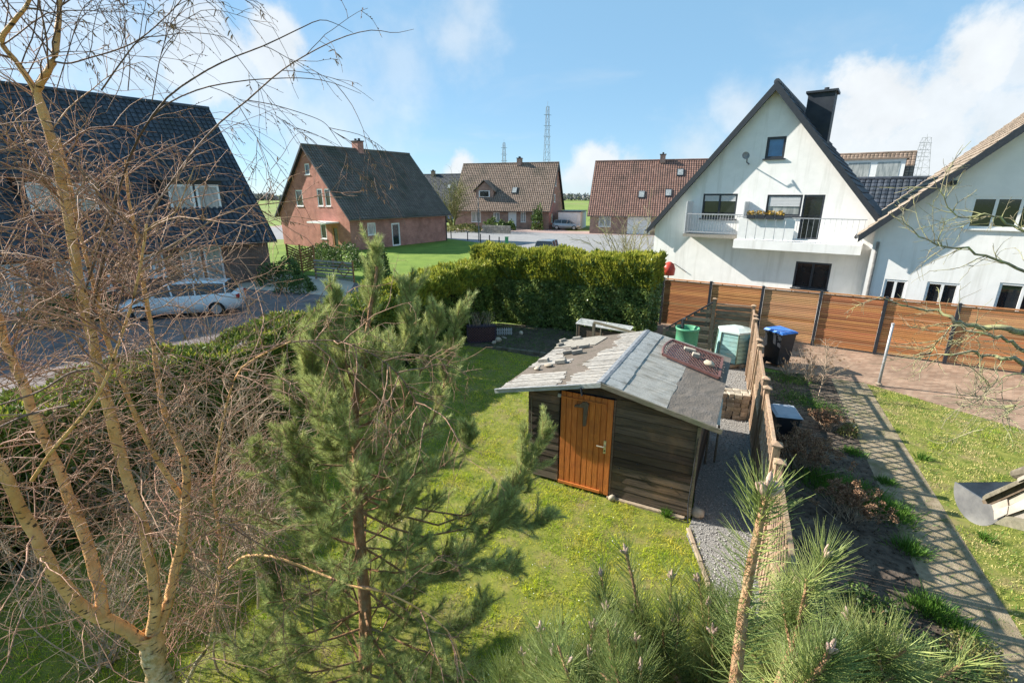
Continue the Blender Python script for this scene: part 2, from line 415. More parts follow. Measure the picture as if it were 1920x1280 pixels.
def birch_material():
    m, t, b = new_mat('birch_bark')
    L = t.links.new
    tcn = mnode(t, 'ShaderNodeTexCoord')
    sepn = mnode(t, 'ShaderNodeSeparateXYZ'); L(tcn.outputs['Object'], sepn.inputs[0])
    n = mnode(t, 'ShaderNodeTexNoise'); n.inputs['Scale'].default_value = 7; n.inputs['Detail'].default_value = 7
    L(tcn.outputs['Object'], n.inputs['Vector'])
    r = mnode(t, 'ShaderNodeValToRGB')
    r.color_ramp.elements[0].position = .3; r.color_ramp.elements[0].color = (.62, .315, .11, 1)
    r.color_ramp.elements[1].position = .72; r.color_ramp.elements[1].color = (.93, .57, .27, 1)
    L(n.outputs['Fac'], r.inputs[0])
    # white, mossy bark low down; orange bark higher up (age of the wood, not light)
    hz = mnode(t, 'ShaderNodeMath', operation='MULTIPLY_ADD'); L(n.outputs['Fac'], hz.inputs[0]); hz.inputs[1].default_value = 1.6; L(sepn.outputs[2], hz.inputs[2])
    mr_ = mnode(t, 'ShaderNodeMapRange'); mr_.inputs[1].default_value = 1.6; mr_.inputs[2].default_value = 2.3
    L(hz.outputs[0], mr_.inputs[0])
    low = mnode(t, 'ShaderNodeValToRGB')
    low.color_ramp.elements[0].position = .36; low.color_ramp.elements[0].color = (.17, .16, .05, 1)
    low.color_ramp.elements[1].position = .62; low.color_ramp.elements[1].color = (.74, .67, .50, 1)
    e = low.color_ramp.elements.new(.48); e.color = (.46, .40, .22, 1)
    n4 = mnode(t, 'ShaderNodeTexNoise'); n4.inputs['Scale'].default_value = 26; n4.inputs['Detail'].default_value = 11; n4.inputs['Roughness'].default_value = .7
    L(tcn.outputs['Object'], n4.inputs['Vector']); L(n4.outputs['Fac'], low.inputs[0])
    mx = mnode(t, 'ShaderNodeMix', data_type='RGBA'); L(mr_.outputs[0], mx.inputs[0]); L(low.outputs[0], mx.inputs[6]); L(r.outputs[0], mx.inputs[7])
    # dark lenticel bands
    mp = mnode(t, 'ShaderNodeMapping'); mp.inputs['Scale'].default_value = (13, 13, 30); L(tcn.outputs['Object'], mp.inputs[0])
    n2 = mnode(t, 'ShaderNodeTexNoise'); n2.inputs['Scale'].default_value = 1.2; n2.inputs['Detail'].default_value = 3
    L(mp.outputs[0], n2.inputs['Vector'])
    mb = mnode(t, 'ShaderNodeMapRange'); mb.inputs[1].default_value = .60; mb.inputs[2].default_value = .67
    L(n2.outputs['Fac'], mb.inputs[0])
    mx2 = mnode(t, 'ShaderNodeMix', data_type='RGBA'); L(mb.outputs[0], mx2.inputs[0]); L(mx.outputs[2], mx2.inputs[6]); mx2.inputs[7].default_value = (.075, .05, .03, 1)
    L(mx2.outputs[2], b.inputs['Base Color'])
    b.inputs['Roughness'].default_value = .7
    b.inputs['Specular IOR Level'].default_value = .3
    bp = mnode(t, 'ShaderNodeBump'); bp.inputs['Strength'].default_value = 1.0; bp.inputs['Distance'].default_value = .03
    L(n4.outputs['Fac'], bp.inputs['Height']); L(bp.outputs[0], b.inputs['Normal'])
    return m
M['birch_bark'] = birch_material()

# ------------------------------------------------------------------ mesh builders
class MB:
    def __init__(self):
        self.v, self.f = [], []
    def add(self, vs, fs):
        n = len(self.v)
        self.v.extend([tuple(p) for p in vs])
        self.f.extend([tuple(i + n for i in q) for q in fs])
        return self
    def box(self, c, s, rz=0.0, mtx=None):
        hx, hy, hz = s[0] / 2, s[1] / 2, s[2] / 2
        vs = [Vector((x, y, z)) for z in (-hz, hz) for y in (-hy, hy) for x in (-hx, hx)]
        if mtx is not None:
            vs = [mtx @ v for v in vs]
        elif rz:
            R = Matrix.Rotation(rz, 3, 'Z')
            vs = [R @ v for v in vs]
        vs = [v + Vector(c) for v in vs]
        return self.add(vs, [(0, 2, 3, 1), (4, 5, 7, 6), (0, 1, 5, 4), (2, 6, 7, 3), (0, 4, 6, 2), (1, 3, 7, 5)])
    def bar(self, a, b, w, h, upv=(0, 0, 1)):
        """a straight bar from a to b, width w across, height h along up"""
        a, b = Vector(a), Vector(b)
        d = (b - a).normalized()
        upv = Vector(upv)
        s = d.cross(upv)
        if s.length < 1e-5:
            s = d.cross(Vector((1, 0, 0)))
        s.normalize()
        u = s.cross(d)
        vs = []
        for p in (a, b):
            for i, j in ((-1, -1), (1, -1), (1, 1), (-1, 1)):
                vs.append(p + s * (i * w / 2) + u * (j * h / 2))
        return self.add(vs, [(0, 1, 2, 3), (7, 6, 5, 4), (0, 4, 5, 1), (1, 5, 6, 2), (2, 6, 7, 3), (3, 7, 4, 0)])
    def prism(self, poly, thick, mtx=None):
        """poly: 3D points of a planar outline; extruded by the vector thick"""
        n = len(poly)
        t = Vector(thick)
        vs = [Vector(p) for p in poly] + [Vector(p) + t for p in poly]
        if mtx is not None:
            vs = [mtx @ v for v in vs]
        fs = [tuple(range(n))[::-1], tuple(range(n, 2 * n))]
        fs += [(i, (i + 1) % n, n + (i + 1) % n, n + i) for i in range(n)]
        return self.add(vs, fs)
    def tube(self, pts, radii, sides=6, cap=True):
        pts = [Vector(p) for p in pts]
        if isinstance(radii, (int, float)):
            radii = [radii] * len(pts)
        ref = Vector((0.31, 0.52, 0.79))
        n0 = len(self.v)
        vs = []
        for i, p in enumerate(pts):
            d = pts[min(i + 1, len(pts) - 1)] - pts[max(i - 1, 0)]
            if d.length < 1e-9:
                d = Vector((0, 0, 1))
            d.normalize()
            s = d.cross(ref)
            if s.length < .05:
                s = d.cross(Vector((1, 0, 0)))
            s.normalize()
            u = d.cross(s)
            for k in range(sides):
                a = 2 * math.pi * k / sides
                vs.append(p + (s * math.cos(a) + u * math.sin(a)) * radii[i])
        fs = []
        for i in range(len(pts) - 1):
            for k in range(sides):
                k2 = (k + 1) % sides
                fs.append((i * sides + k, i * sides + k2, (i + 1) * sides + k2, (i + 1) * sides + k))
        if cap:
            fs.append(tuple(range(sides))[::-1])
            fs.append(tuple(range((len(pts) - 1) * sides, len(pts) * sides)))
        return self.add(vs, fs)
    def lathe(self, prof, c=(0, 0, 0), sides=24, sx=1.0, sy=1.0):
        vs, fs = [], []
        for r, z in prof:
            for k in range(sides):
                a = 2 * math.pi * k / sides
                vs.append((c[0] + r * sx * math.cos(a), c[1] + r * sy * math.sin(a), c[2] + z))
        for i in range(len(prof) - 1):
            for k in range(sides):
                k2 = (k + 1) % sides
                fs.append((i * sides + k, i * sides + k2, (i + 1) * sides + k2, (i + 1) * sides + k))
        fs.append(tuple(range(sides))[::-1])
        fs.append(tuple(range((len(prof) - 1) * sides, len(prof) * sides)))
        return self.add(vs, fs)
    def mesh(self, name, material, smooth=False):
        me = bpy.data.meshes.new(name)
        me.from_pydata([tuple(p) for p in self.v], [], self.f)
        me.materials.append(material)
        if smooth:
            me.polygons.foreach_set('use_smooth', [True] * len(me.polygons))
        me.update()
        return me
    def build(self, name, material, parent=None, world=False, smooth=False):
        """world=True: the points are world points; they are brought into the (unrotated) parent's frame"""
        if world and parent is not None:
            l = parent.location
            self.v = [(p[0] - l.x, p[1] - l.y, p[2] - l.z) for p in self.v]
        return link(name, self.mesh(name, material, smooth), parent)
def link(name, me, parent=None, loc=None, rot=None, scale=None):
    o = bpy.data.objects.new(name, me)
    COL.objects.link(o)
    if parent is not None:
        o.parent = parent
    if loc is not None:
        o.location = loc
    if rot is not None:
        o.rotation_euler = rot
    if scale is not None:
        o.scale = scale
    return o
def tag(o, label=None, cat=None, group=None, kind=None):
    if label:
        o['label'] = label
    if cat:
        o['category'] = cat
    if group:
        o['group'] = group
    if kind:
        o['kind'] = kind
    return o
def thing(name, label, cat, loc=(0, 0, 0), rz=0.0, group=None):
    o = link(name, None, None, loc, (0, 0, rz))
    o.empty_display_size = .2
    return tag(o, label, cat, group)
def copy_tree(o, parent=None):
    c = o.copy()
    COL.objects.link(c)
    c.parent = parent
    for ch in [x for x in bpy.data.objects if x.parent == o]:
        copy_tree(ch, c)
    return c
def np_mesh(name, V, Fa, material, smooth=False):
    """V (n,3) and faces (m,k) straight from numpy"""
    V = np.asarray(V, dtype=np.float32)
    Fa = np.asarray(Fa, dtype=np.int32)
    me = bpy.data.meshes.new(name)
    me.vertices.add(len(V))
    me.vertices.foreach_set('co', V.ravel())
    m_, k_ = Fa.shape
    me.loops.add(m_ * k_)
    me.loops.foreach_set('vertex_index', Fa.ravel())
    me.polygons.add(m_)
    me.polygons.foreach_set('loop_start', np.arange(0, m_ * k_, k_, dtype=np.int32))
    if smooth:
        me.polygons.foreach_set('use_smooth', np.ones(m_, dtype=bool))
    me.materials.append(material)
    me.update(calc_edges=True)
    return me
def poly_sheet(name, pts, z, material, kind='structure', parent=None):
    mb = MB()
    mb.add([(p[0], p[1], z) for p in pts], [tuple(range(len(pts)))])
    o = mb.build(name, material, parent)
    if kind:
        o['kind'] = kind
    return o
def in_poly(P, poly):
    x, y = P[:, 0], P[:, 1]
    inside = np.zeros(len(P), bool)
    n = len(poly)
    for i in range(n):
        x1, y1 = poly[i][0], poly[i][1]
        x2, y2 = poly[(i + 1) % n][0], poly[(i + 1) % n][1]
        cnd = ((y1 > y) != (y2 > y)) & (x < (x2 - x1) * (y - y1) / (y2 - y1 + 1e-12) + x1)
        inside ^= cnd
    return inside
def unit(a):
    return a / (np.linalg.norm(a, axis=-1, keepdims=True) + 1e-9)
def rand_unit(n):
    return unit(RNG.normal(size=(n, 3)))
def cards(P, D, S, L_, W_):
    """diamond leaves: base P, direction D, side S, length L_, half width W_ -> verts, quads"""
    n = len(P)
    L_ = np.broadcast_to(np.asarray(L_, float), (n,))[:, None]
    W_ = np.broadcast_to(np.asarray(W_, float), (n,))[:, None]
    N = unit(np.cross(D, S))
    V = np.empty((n, 4, 3))
    V[:, 0] = P
    V[:, 1] = P + D * L_ * .5 + S * W_ + N * L_ * .06
    V[:, 2] = P + D * L_
    V[:, 3] = P + D * L_ * .5 - S * W_ + N * L_ * .06
    F_ = np.arange(n * 4).reshape(n, 4)
    return V.reshape(-1, 3), F_
def blades(P, D, S, L_, W_, bend=None):
    """grass blades or needles: a thin triangle each"""
    n = len(P)
    L_ = np.broadcast_to(np.asarray(L_, float), (n,))[:, None]
    W_ = np.broadcast_to(np.asarray(W_, float), (n,))[:, None]
    V = np.empty((n, 3, 3))
    V[:, 0] = P - S * W_
    V[:, 1] = P + S * W_
    V[:, 2] = P + D * L_
    return V.reshape(-1, 3), np.arange(n * 3).reshape(n, 3)
def side_of(D):
    s = np.cross(D, rand_unit(len(D)))
    return unit(s)
def join_np(parts):
    Vs, Fs, n = [], [], 0
    for V, F_ in parts:
        Vs.append(V); Fs.append(F_ + n); n += len(V)
    return np.concatenate(Vs), np.concatenate(Fs)

# ================================================================== the setting
WD = Vector((.406, .914, 0))          # the plot runs back along WD, across along UD
UD = Vector((.914, -.406, 0))
def fence_pt(y):                       # the lattice fence's line at a given Y
    return Vector((3.52 + .444 * (y - 5.64), y, 0))
poly_sheet('ground', [(-1500, -400), (1500, -400), (1500, 2500), (-1500, 2500)], -.03, M['field'])
poly_sheet('street', [(-90, 84), (-90, 62), (-24, 58), (-8, 59.5), (0.5, 49), (1.0, 30), (9.5, 27), (14, 40), (40, 45), (80, 38), (80, 56), (30, 68), (0, 73.5), (-40, 83)], -.022, M['asphalt'])
poly_sheet('pavement', [(-40, 86), (-40, 80), (0, 70.5), (7, 67), (26, 60), (27, 63), (8, 72), (8, 76), (-8, 78.5)], -.016, M['pink_paving'])
poly_sheet('yard_pavement', [(-60, 2), (-8.2, 2), (-6.2, 8), (-3.5, 15), (-5, 22), (-9, 28.5), (-14, 33), (-30, 33), (-60, 33)], -.022, M['yard_paving'])
poly_sheet('sunlit_pavement', [(-8.6, 24.6), (-9.6, 29.2), (-15.5, 32.5), (-16.5, 27.5)], -.014, M['sunlit_paving'])  # sunlit part of the yard, its sunlight put into a paler colour
poly_sheet('bounce_yard', [(6.5, 20), (24, 8.2), (60, 8), (60, 50), (30, 60), (13, 42), (9, 30)], -.018, M['yard_bounce_grey'])  # unseen grey ground, added to keep green bounce off the white walls
poly_sheet('driveway', [(4.5, 20.5), (6.6, 15.0), (8.6, 13.3), (9.95, 12.75), (12.2, 8.9), (15.5, 4.0), (24, 4), (24, 8.3), (16, 13.3), (9, 17.8)], -.012, M['drive_paving'])

LAWN = [(-7.9, 2.0), (-1.9, 16.4), (-.9, 15.9), (.9, 14.9), (2.0, 14.2), (3.6, 13.2), (2.5, 10.9), (2.95, 6.9), (2.86, 6.3), (2.66, 4.4), (1.4, 1.2), (-8.0, .8)]
poly_sheet('border_ground', [(-2.0, 16.3), (-.6, 19.3), (5.6, 17.2), (5.2, 12.6), (3.6, 13.2), (2.0, 14.2), (.9, 14.9), (-.9, 15.9)], .002, M['bed_soil'])
lawn_o = poly_sheet('lawn_ground', LAWN, 0.0, M['lawn_soil'])
LAWN_R = [(9.98, 12.62), (12.2, 8.8), (15.4, 4.0), (17, 1.5), (4.7, 1.5), (6.21, 4.61)]
lawn_r = poly_sheet('lawn_ground', LAWN_R, 0.0, M['lawn_soil'])
f0, f1 = fence_pt(1.2), fence_pt(14.4)
path_a, path_b = Vector((6.21, 4.61, 0)), Vector((9.98, 12.6, 0))
pdir = (path_b - path_a).normalized()
pnor = Vector((pdir.y, -pdir.x, 0))
pl0, pl1 = path_a - pnor * .85 - pdir * 4, path_b - pnor * .85 + pdir * .1
pr0, pr1 = path_a - pdir * 4, path_b
poly_sheet('path', [pl0, pr0, pr1, pl1], .004, M['path_paver'])
BED = [f0 + UD * .05, pl0, pl1, Vector((8.6, 13.4, 0)), fence_pt(13.6) + UD * .05]
poly_sheet('bed_ground', BED, .012, M['bed_soil'])
GRAVEL = [(2.62, 4.6), fence_pt(4.6) + UD * .05, fence_pt(8) + UD * .05, fence_pt(14.3) + UD * .05, (5.6, 15.5), (4.3, 13.4), (4.1, 9.4), (2.98, 6.75), (2.72, 6.3)]
GRAVEL = [(p[0], p[1]) for p in GRAVEL]
poly_sheet('gravel_path', GRAVEL, .016, M['gravel_base'])

# pebbles of the gravel path: tens of thousands of stones nobody could count
def pebbles(name, poly, n, size, z, material, yfar):
    xs = [p[0] for p in poly]; ys = [p[1] for p in poly]
    P = np.column_stack([RNG.uniform(min(xs), max(xs), n), RNG.uniform(min(ys), max(ys), n)])
    P = P[in_poly(P, poly)]
    P = P[P[:, 1] < yfar]
    n = len(P)
    base = np.array([(1, 0, 0), (-1, 0, 0), (0, 1, 0), (0, -1, 0), (0, 0, 1), (0, 0, -1)], float)
    tri = np.array([(0, 2, 4), (2, 1, 4), (1, 3, 4), (3, 0, 4), (2, 0, 5), (1, 2, 5), (3, 1, 5), (0, 3, 5)])
    s = RNG.uniform(size * .5, size * 1.25, (n, 1, 1)) * RNG.uniform(.6, 1.2, (n, 1, 3)) * np.array([1, 1, .7])
    a = RNG.uniform(0, 6.28, n)
    ca, sa = np.cos(a), np.sin(a)
    V = base[None] * s + RNG.normal(0, size * .12, (n, 6, 3))
    V = np.stack([V[..., 0] * ca[:, None] - V[..., 1] * sa[:, None], V[..., 0] * sa[:, None] + V[..., 1] * ca[:, None], V[..., 2]], -1)
    V[..., :2] += P[:, None, :]
    V[..., 2] += z + RNG.uniform(0, size * .6, (n, 1))
    F_ = (tri[None] + (np.arange(n) * 6)[:, None, None]).reshape(-1, 3)
    o = link(name, np_mesh(name, V.reshape(-1, 3), F_, material))
    return o
tag(pebbles('gravel', GRAVEL, 26000, .015, .018, M['pebble'], 13.5), 'loose grey gravel between the shed and the lattice fence', 'gravel', kind='stuff')
tag(pebbles('soil_clods', [(p[0], p[1]) for p in BED], 9000, .02, .012, M['bed_soil'], 13), 'dark crumbly soil of the planting bed', 'soil', kind='stuff')

# grass blades
SHED_A = Vector((.31, 8.04, 0)); SHED_U = Vector((.891, -.454, 0)); SHED_W = Vector((.454, .891, 0))
def sh(s, w, z=0.0):
    return SHED_A + SHED_U * s + SHED_W * w + Vector((0, 0, z))
shed_fp = [sh(0, 0), sh(2.9, 0), sh(2.9, 3.1), sh(0, 3.1)]
def grass(name, poly, dens, h, wd, material, excl=(), ymin=None, ymax=None, lean=.55, z=0.0, clump=0.0):
    xs = [p[0] for p in poly]; ys = [p[1] for p in poly]
    y0 = min(ys) if ymin is None else ymin
    y1 = max(ys) if ymax is None else ymax
    n = int((max(xs) - min(xs)) * (y1 - y0) * dens)
    P = np.column_stack([RNG.uniform(min(xs), max(xs), n), RNG.uniform(y0, y1, n)])
    k = in_poly(P, poly)
    for e in excl:
        k &= ~in_poly(P, e)
    P = P[k]
    if clump:
        wv = np.sin(P[:, 0] * 3.1 + 1.3 * np.sin(P[:, 1] * 2.3)) * np.sin(P[:, 1] * 2.7 + 1.7 * np.sin(P[:, 0] * 1.9)) + .5 * np.sin(P[:, 0] * 9.1 + P[:, 1] * 4) * np.sin(P[:, 1] * 8.3 - P[:, 0] * 3)
        P = P[RNG.uniform(0, 1, len(P)) < np.clip(.55 + clump * wv, .08, 1)]
    n = len(P)
    wv = .5 + .5 * np.sin(P[:, 0] * 4.3 + np.sin(P[:, 1] * 3.7)) * np.sin(P[:, 1] * 4.9 + np.sin(P[:, 0] * 5.1))
    D = np.column_stack([RNG.normal(0, lean, n), RNG.normal(0, lean, n), np.ones(n)])
    D = unit(D)
    a = RNG.uniform(0, 6.28, n)
    S = np.column_stack([np.cos(a), np.sin(a), np.zeros(n)])
    P3 = np.column_stack([P, np.full(n, z)])
    V, F_ = blades(P3, D, S, RNG.uniform(.45, 1.15, n) * h * (.6 + .7 * wv), wd * RNG.uniform(.7, 1.3, n))
    return link(name, np_mesh(name, V, F_, material))
tag(grass('lawn_grass', LAWN, 3600, .042, .0034, M['grass'], [shed_fp], ymin=3.2, ymax=9.2, clump=.35), 'sunlit yellow green grass of the near lawn before the shed', 'grass', kind='stuff')
tag(grass('lawn_grass', LAWN, 1500, .045, .0055, M['grass'], [shed_fp], ymin=9.2, clump=.3), 'grass of the far lawn in the shade of the hedge', 'grass', kind='stuff')
tag(grass('lawn_grass', LAWN_R, 1500, .05, .005, M['grass_dry'], ymin=3.4, clump=.55), 'patchy half dry grass of the neighbour lawn beside the paved drive', 'grass', kind='stuff')

def skyline(name, label, xa, xb, Y, n, hmin, hmax, rx):
    """far-off wood that reads as one mass: many small leaf-card crowns"""
    parts = []
    xs = RNG.uniform(xa, xb, n)
    for x in xs:
        h = RNG.uniform(hmin, hmax)
        m_ = 60
        P = rand_unit(m_) * RNG.uniform(.3, 1, (m_, 1)) * np.array([rx, rx, h * .42]) + np.array([x, Y + RNG.uniform(-15, 15), h * .55])
        D = rand_unit(m_)
        parts.append(cards(P, D, side_of(D), RNG.uniform(1.5, 3.2, m_), .8))
    V, F_ = join_np(parts)
    return tag(link(name, np_mesh(name, V, F_, M['far_wood_haze'])), label, 'wood', kind='stuff')
tag(grass('grass_clumps', LAWN, 900, .085, .0042, M['grass'], [shed_fp], ymin=3.2, ymax=10, lean=.7, clump=.75), 'longer sunlit grass clumps standing proud of the lawn', 'grass', kind='stuff')
tag(grass('grass_clumps', LAWN, 420, .075, .0045, M['grass_lush'], [shed_fp], ymin=3.2, ymax=12, lean=.8, clump=.5), 'darker green clumps scattered through the sunny lawn', 'grass', kind='stuff')
tag(grass('grass_clumps', LAWN_R, 520, .085, .0055, M['grass_lush'], ymin=3.4, lean=.8, clump=.6), 'darker green clumps scattered through the neighbour lawn', 'grass', kind='stuff')
tag(grass('path_weeds', [(p[0], p[1]) for p in (pl0, pr0, pr1, pl1)], 260, .05, .005, M['grass_lush'], ymin=3.4, lean=.9, clump=.6), 'low weeds growing through the sandy path', 'weeds', kind='stuff')
def daisies(n):
    P = np.column_stack([RNG.uniform(-2, 2.7, n), RNG.uniform(3.6, 8.4, n), RNG.uniform(.02, .045, n)])
    P = P[in_poly(P, LAWN) & ~in_poly(P, shed_fp)]
    n = len(P)
    D = unit(RNG.normal(0, .4, (n, 3)) + np.array([0, 0, .3])); D = unit(np.cross(D, rand_unit(n)))
    V, F_ = cards(P, D, unit(np.cross(D, np.array([0, 0, 1.]) + RNG.normal(0, .2, (n, 3)))), .014, .007)
    return link('daisies', np_mesh('daisies', V, F_, M['daisy']))
tag(daisies(260), 'tiny white daisies and petals dotted over the lawn', 'daisies', kind='stuff')
BORDER = [(-2.0, 16.3), (-.6, 19.3), (5.2, 16.9), (4.8, 13.0), (3.6, 13.2), (2.0, 14.2), (.9, 14.9), (-.9, 15.9)]
tag(grass('border_moss', BORDER, 900, .05, .007, M['grass_lush'], clump=.5), 'mossy green growth on the shaded border under the back hedge', 'moss', kind='stuff')
skyline('distant_wood', 'bare grey brown wood along the horizon', -420, 420, 430, 520, 3, 7, 9)

# ================================================================== buildings
def wall_panel(tops, holes, P, reveal=.14, s_range=None):
    """a wall in its own plane: tops = [(s, z), ...] outline of the upper edge, holes = [(s0, s1, z0, z1)]; P(s, z, d) -> point"""
    mb = MB()
    def top(s):
        for (a, za), (b, zb) in zip(tops, tops[1:]):
            if a - 1e-6 <= s <= b + 1e-6:
                return za + (zb - za) * (s - a) / max(b - a, 1e-6)
        return tops[-1][1]
    cuts = sorted(set([round(t[0], 4) for t in tops] + [round(h[0], 4) for h in holes] + [round(h[1], 4) for h in holes]))
    for a, b in zip(cuts, cuts[1:]):
        mid = (a + b) / 2
        hs = sorted([h for h in holes if h[0] <= mid <= h[1]], key=lambda h: h[2])
        z = 0.0
        for h in hs:
            mb.add([P(a, z, 0), P(b, z, 0), P(b, h[2], 0), P(a, h[2], 0)], [(0, 1, 2, 3)])
            z = h[3]
        mb.add([P(a, z, 0), P(b, z, 0), P(b, top(b), 0), P(a, top(a), 0)], [(0, 1, 2, 3)])
    for s0, s1, z0, z1 in holes:
        q = [(s0, z0), (s1, z0), (s1, z1), (s0, z1)]
        for i in range(4):
            (a, za), (b, zb) = q[i], q[(i + 1) % 4]
            mb.add([P(a, za, 0), P(b, zb, 0), P(b, zb, reveal), P(a, za, reveal)], [(0, 1, 2, 3)])
    return mb
def pbox(mb, P, s0, s1, z0, z1, d0, d1):
    vs = [P(s, z, d) for d in (d0, d1) for z in (z0, z1) for s in (s0, s1)]
    return mb.add(vs, [(0, 1, 3, 2), (4, 6, 7, 5), (0, 4, 5, 1), (2, 3, 7, 6), (0, 2, 6, 4), (1, 5, 7, 3)])
def window(root, P, s0, s1, z0, z1, fmat, gmat, nx=1, nz=1, fw=.07, sill=True, d=.07, name='window', shutter=0.0, bottom=True):
    m = MB()
    pbox(m, P, s0, s0 + fw, z0, z1, d - .05, d + .05)
    pbox(m, P, s1 - fw, s1, z0, z1, d - .05, d + .05)
    pbox(m, P, s0 + fw, s1 - fw, z1 - fw, z1, d - .05, d + .05)
    pbox(m, P, s0 + fw, s1 - fw, z0, z0 + fw, d - .05, d + .05)
    for i in range(1, nx):
        c = s0 + (s1 - s0) * i / nx
        pbox(m, P, c - fw * .55, c + fw * .55, z0 + fw, z1 - fw, d - .045, d + .05)
    for i in range(1, nz):
        c = z0 + (z1 - z0) * i / nz
        pbox(m, P, s0 + fw, s1 - fw, c - fw * .4, c + fw * .4, d - .04, d + .05)
    w = m.build(name, fmat, root)
    for i in range(nx):
        a = s0 + (s1 - s0) * i / nx + fw * .5
        b = s0 + (s1 - s0) * (i + 1) / nx - fw * .5
        g_ = MB()
        pbox(g_, P, a, b, z0 + fw * .5, z1 - fw * .5, d + .005, d + .03)
        g_.build('pane', gmat, w)
    if shutter:
        g_ = MB()
        zs = z1 - (z1 - z0) * shutter
        k = max(3, int((z1 - zs) / .06))
        for i in range(k):
            a = zs + (z1 - fw - zs) * i / k
            pbox(g_, P, s0 + fw, s1 - fw, a + .004, a + (z1 - fw - zs) / k - .004, d - .03, d - .012)
        g_.build('roller_shutter', M['shutter'], w)
    if sill:
        g_ = MB()
        pbox(g_, P, s0 - .06, s1 + .06, z0 - .05, z0 - .002, -.07, d)
        g_.build('sill', M['white_frame'] if fmat is M['white_frame'] else M['anthracite'], w)
    return w
def roof_slope(root, e0, e1, r0, r1, material, course=.34, tile=.30, thick=.10, name='roof', under=None):
    """tiled slope between the eave e0-e1 and the ridge r0-r1: every tile has its own lifted edge"""
    e0, e1, r0, r1 = map(Vector, (e0, e1, r0, r1))
    n = (e1 - e0).cross(r0 - e0).normalized()
    if n.z < 0:
        n = -n
    nc = max(4, int(((r0 - e0).length) / course))
    nt_ = max(4, int((e1 - e0).length / tile))
    V, F_ = [], []
    for i in range(nc):
        ta, tb = i / nc, (i + 1.12) / nc
        tb = min(tb, 1.0)
        for j in range(nt_):
            sa, sb = j / nt_ + .002, (j + 1) / nt_ - .002
            jit = random.uniform(-.006, .006)
            def pt(s, t):
                return e0.lerp(e1, s).lerp(r0.lerp(r1, s), t)
            base = len(V)
            a, b = pt(sa, ta), pt(sb, ta)
            c, d = pt(sb, tb), pt(sa, tb)
            lift, mid = n * (.055 + jit), n * .082
            am, cm = (a + b) / 2, (c + d) / 2
            V += [a + lift, am + mid, b + lift * .8, d + n * .01, cm + n * .03, c + n * .01, a, b, am]
            F_ += [(base, base + 1, base + 4, base + 3), (base + 1, base + 2, base + 5, base + 4), (base + 6, base + 8, base + 1, base), (base + 8, base + 7, base + 2, base + 1)]
    mb = MB()
    mb.v = V; mb.f = F_
    o = mb.build(name, material, root)
    ub = MB()
    ub.prism([e0 - n * .004, e1 - n * .004, r1 - n * .004, r0 - n * .004], -n * thick)
    ub.build('roof_deck', under or M['anthracite'], o)
    return o
def gutter(root, a, b, r=.07, material=None, name='gutter'):
    a, b = Vector(a), Vector(b)
    d = (b - a).normalized()
    s = d.cross(Vector((0, 0, 1))).normalized()
    mb = MB()
    k = 8
    for p in (a, b):
        for i in range(k + 1):
            t = math.pi + math.pi * i / k
            mb.v.append(tuple(p + s * (r * math.cos(t)) + Vector((0, 0, r * math.sin(t)))))
    for i in range(k):
        mb.f.append((i, i + 1, k + 2 + i, k + 1 + i))
    return mb.build(name, material or M['zinc'], root)
def house_shell(root, w, l, eave, ridge, wmat, rmat, holes=None, over=.35, front_over=.3, roof_over_z=0.0, back_over=.3, wmat_side=None, verge=.2, under=None, skip_left=False):
    """local frame: gable at y=0 facing -y, ridge along +y at x=0"""
    holes = holes or {}
    pit = (ridge - eave) / (w / 2)
    Pf = lambda s, z, d: Vector((s, d, z))
    Pb = lambda s, z, d: Vector((-s, l - d, z))
    Pl = lambda s, z, d: Vector((-w / 2 + d, l - s, z))
    Pr = lambda s, z, d: Vector((w / 2 - d, s, z))
    gt = [(-w / 2, eave), (0, ridge), (w / 2, eave)]
    wall_panel(gt, holes.get('f', []), Pf).build('wall', wmat, root)
    wall_panel(gt, holes.get('b', []), Pb).build('wall', wmat, root)
    wall_panel([(0, eave), (l, eave)], holes.get('l', []), Pl).build('wall', wmat_side or wmat, root)
    wall_panel([(0, eave), (l, eave)], holes.get('r', []), Pr).build('wall', wmat_side or wmat, root)
    ze = eave - over * pit + .06
    zr = ridge + .06
    y0, y1 = -front_over, l + back_over
    out = []
    for sx in (-1, 1):
        x = sx * (w / 2 + over)
        e = [(x, y0, ze), (x, y1, ze)]
        r = [(0, y0, zr), (0, y1, zr)]
        out.append(roof_slope(root, e[0], e[1], r[0], r[1], rmat, under=under))
        for yy, nm in ((y0, 'verge_board'), (y1, 'verge_board')):
            dy = -.03 if yy == y0 else .03
            mb = MB()
            mb.prism([(x, yy + dy, ze + .05), (0, yy + dy, zr + .07), (0, yy + dy, zr - verge), (x, yy + dy, ze - verge + .03)], (0, -dy * .9, 0))
            mb.build(nm, under or M['anthracite'], root)
        gutter(root, (x + sx * .06, y0, ze - .02), (x + sx * .06, y1, ze - .02), material=M['zinc'])
    mb = MB()
    k = int((y1 - y0) / .4)
    for i in range(k):
        a = y0 + (y1 - y0) * i / k
        b = y0 + (y1 - y0) * (i + 1) / k
        mb.tube([(0, a, zr + .035), (0, b + .02, zr + .045)], [.12, .11], 8)
    mb.build('ridge_cap', rmat, out[0])
    return Pf, Pr, Pl, Pb
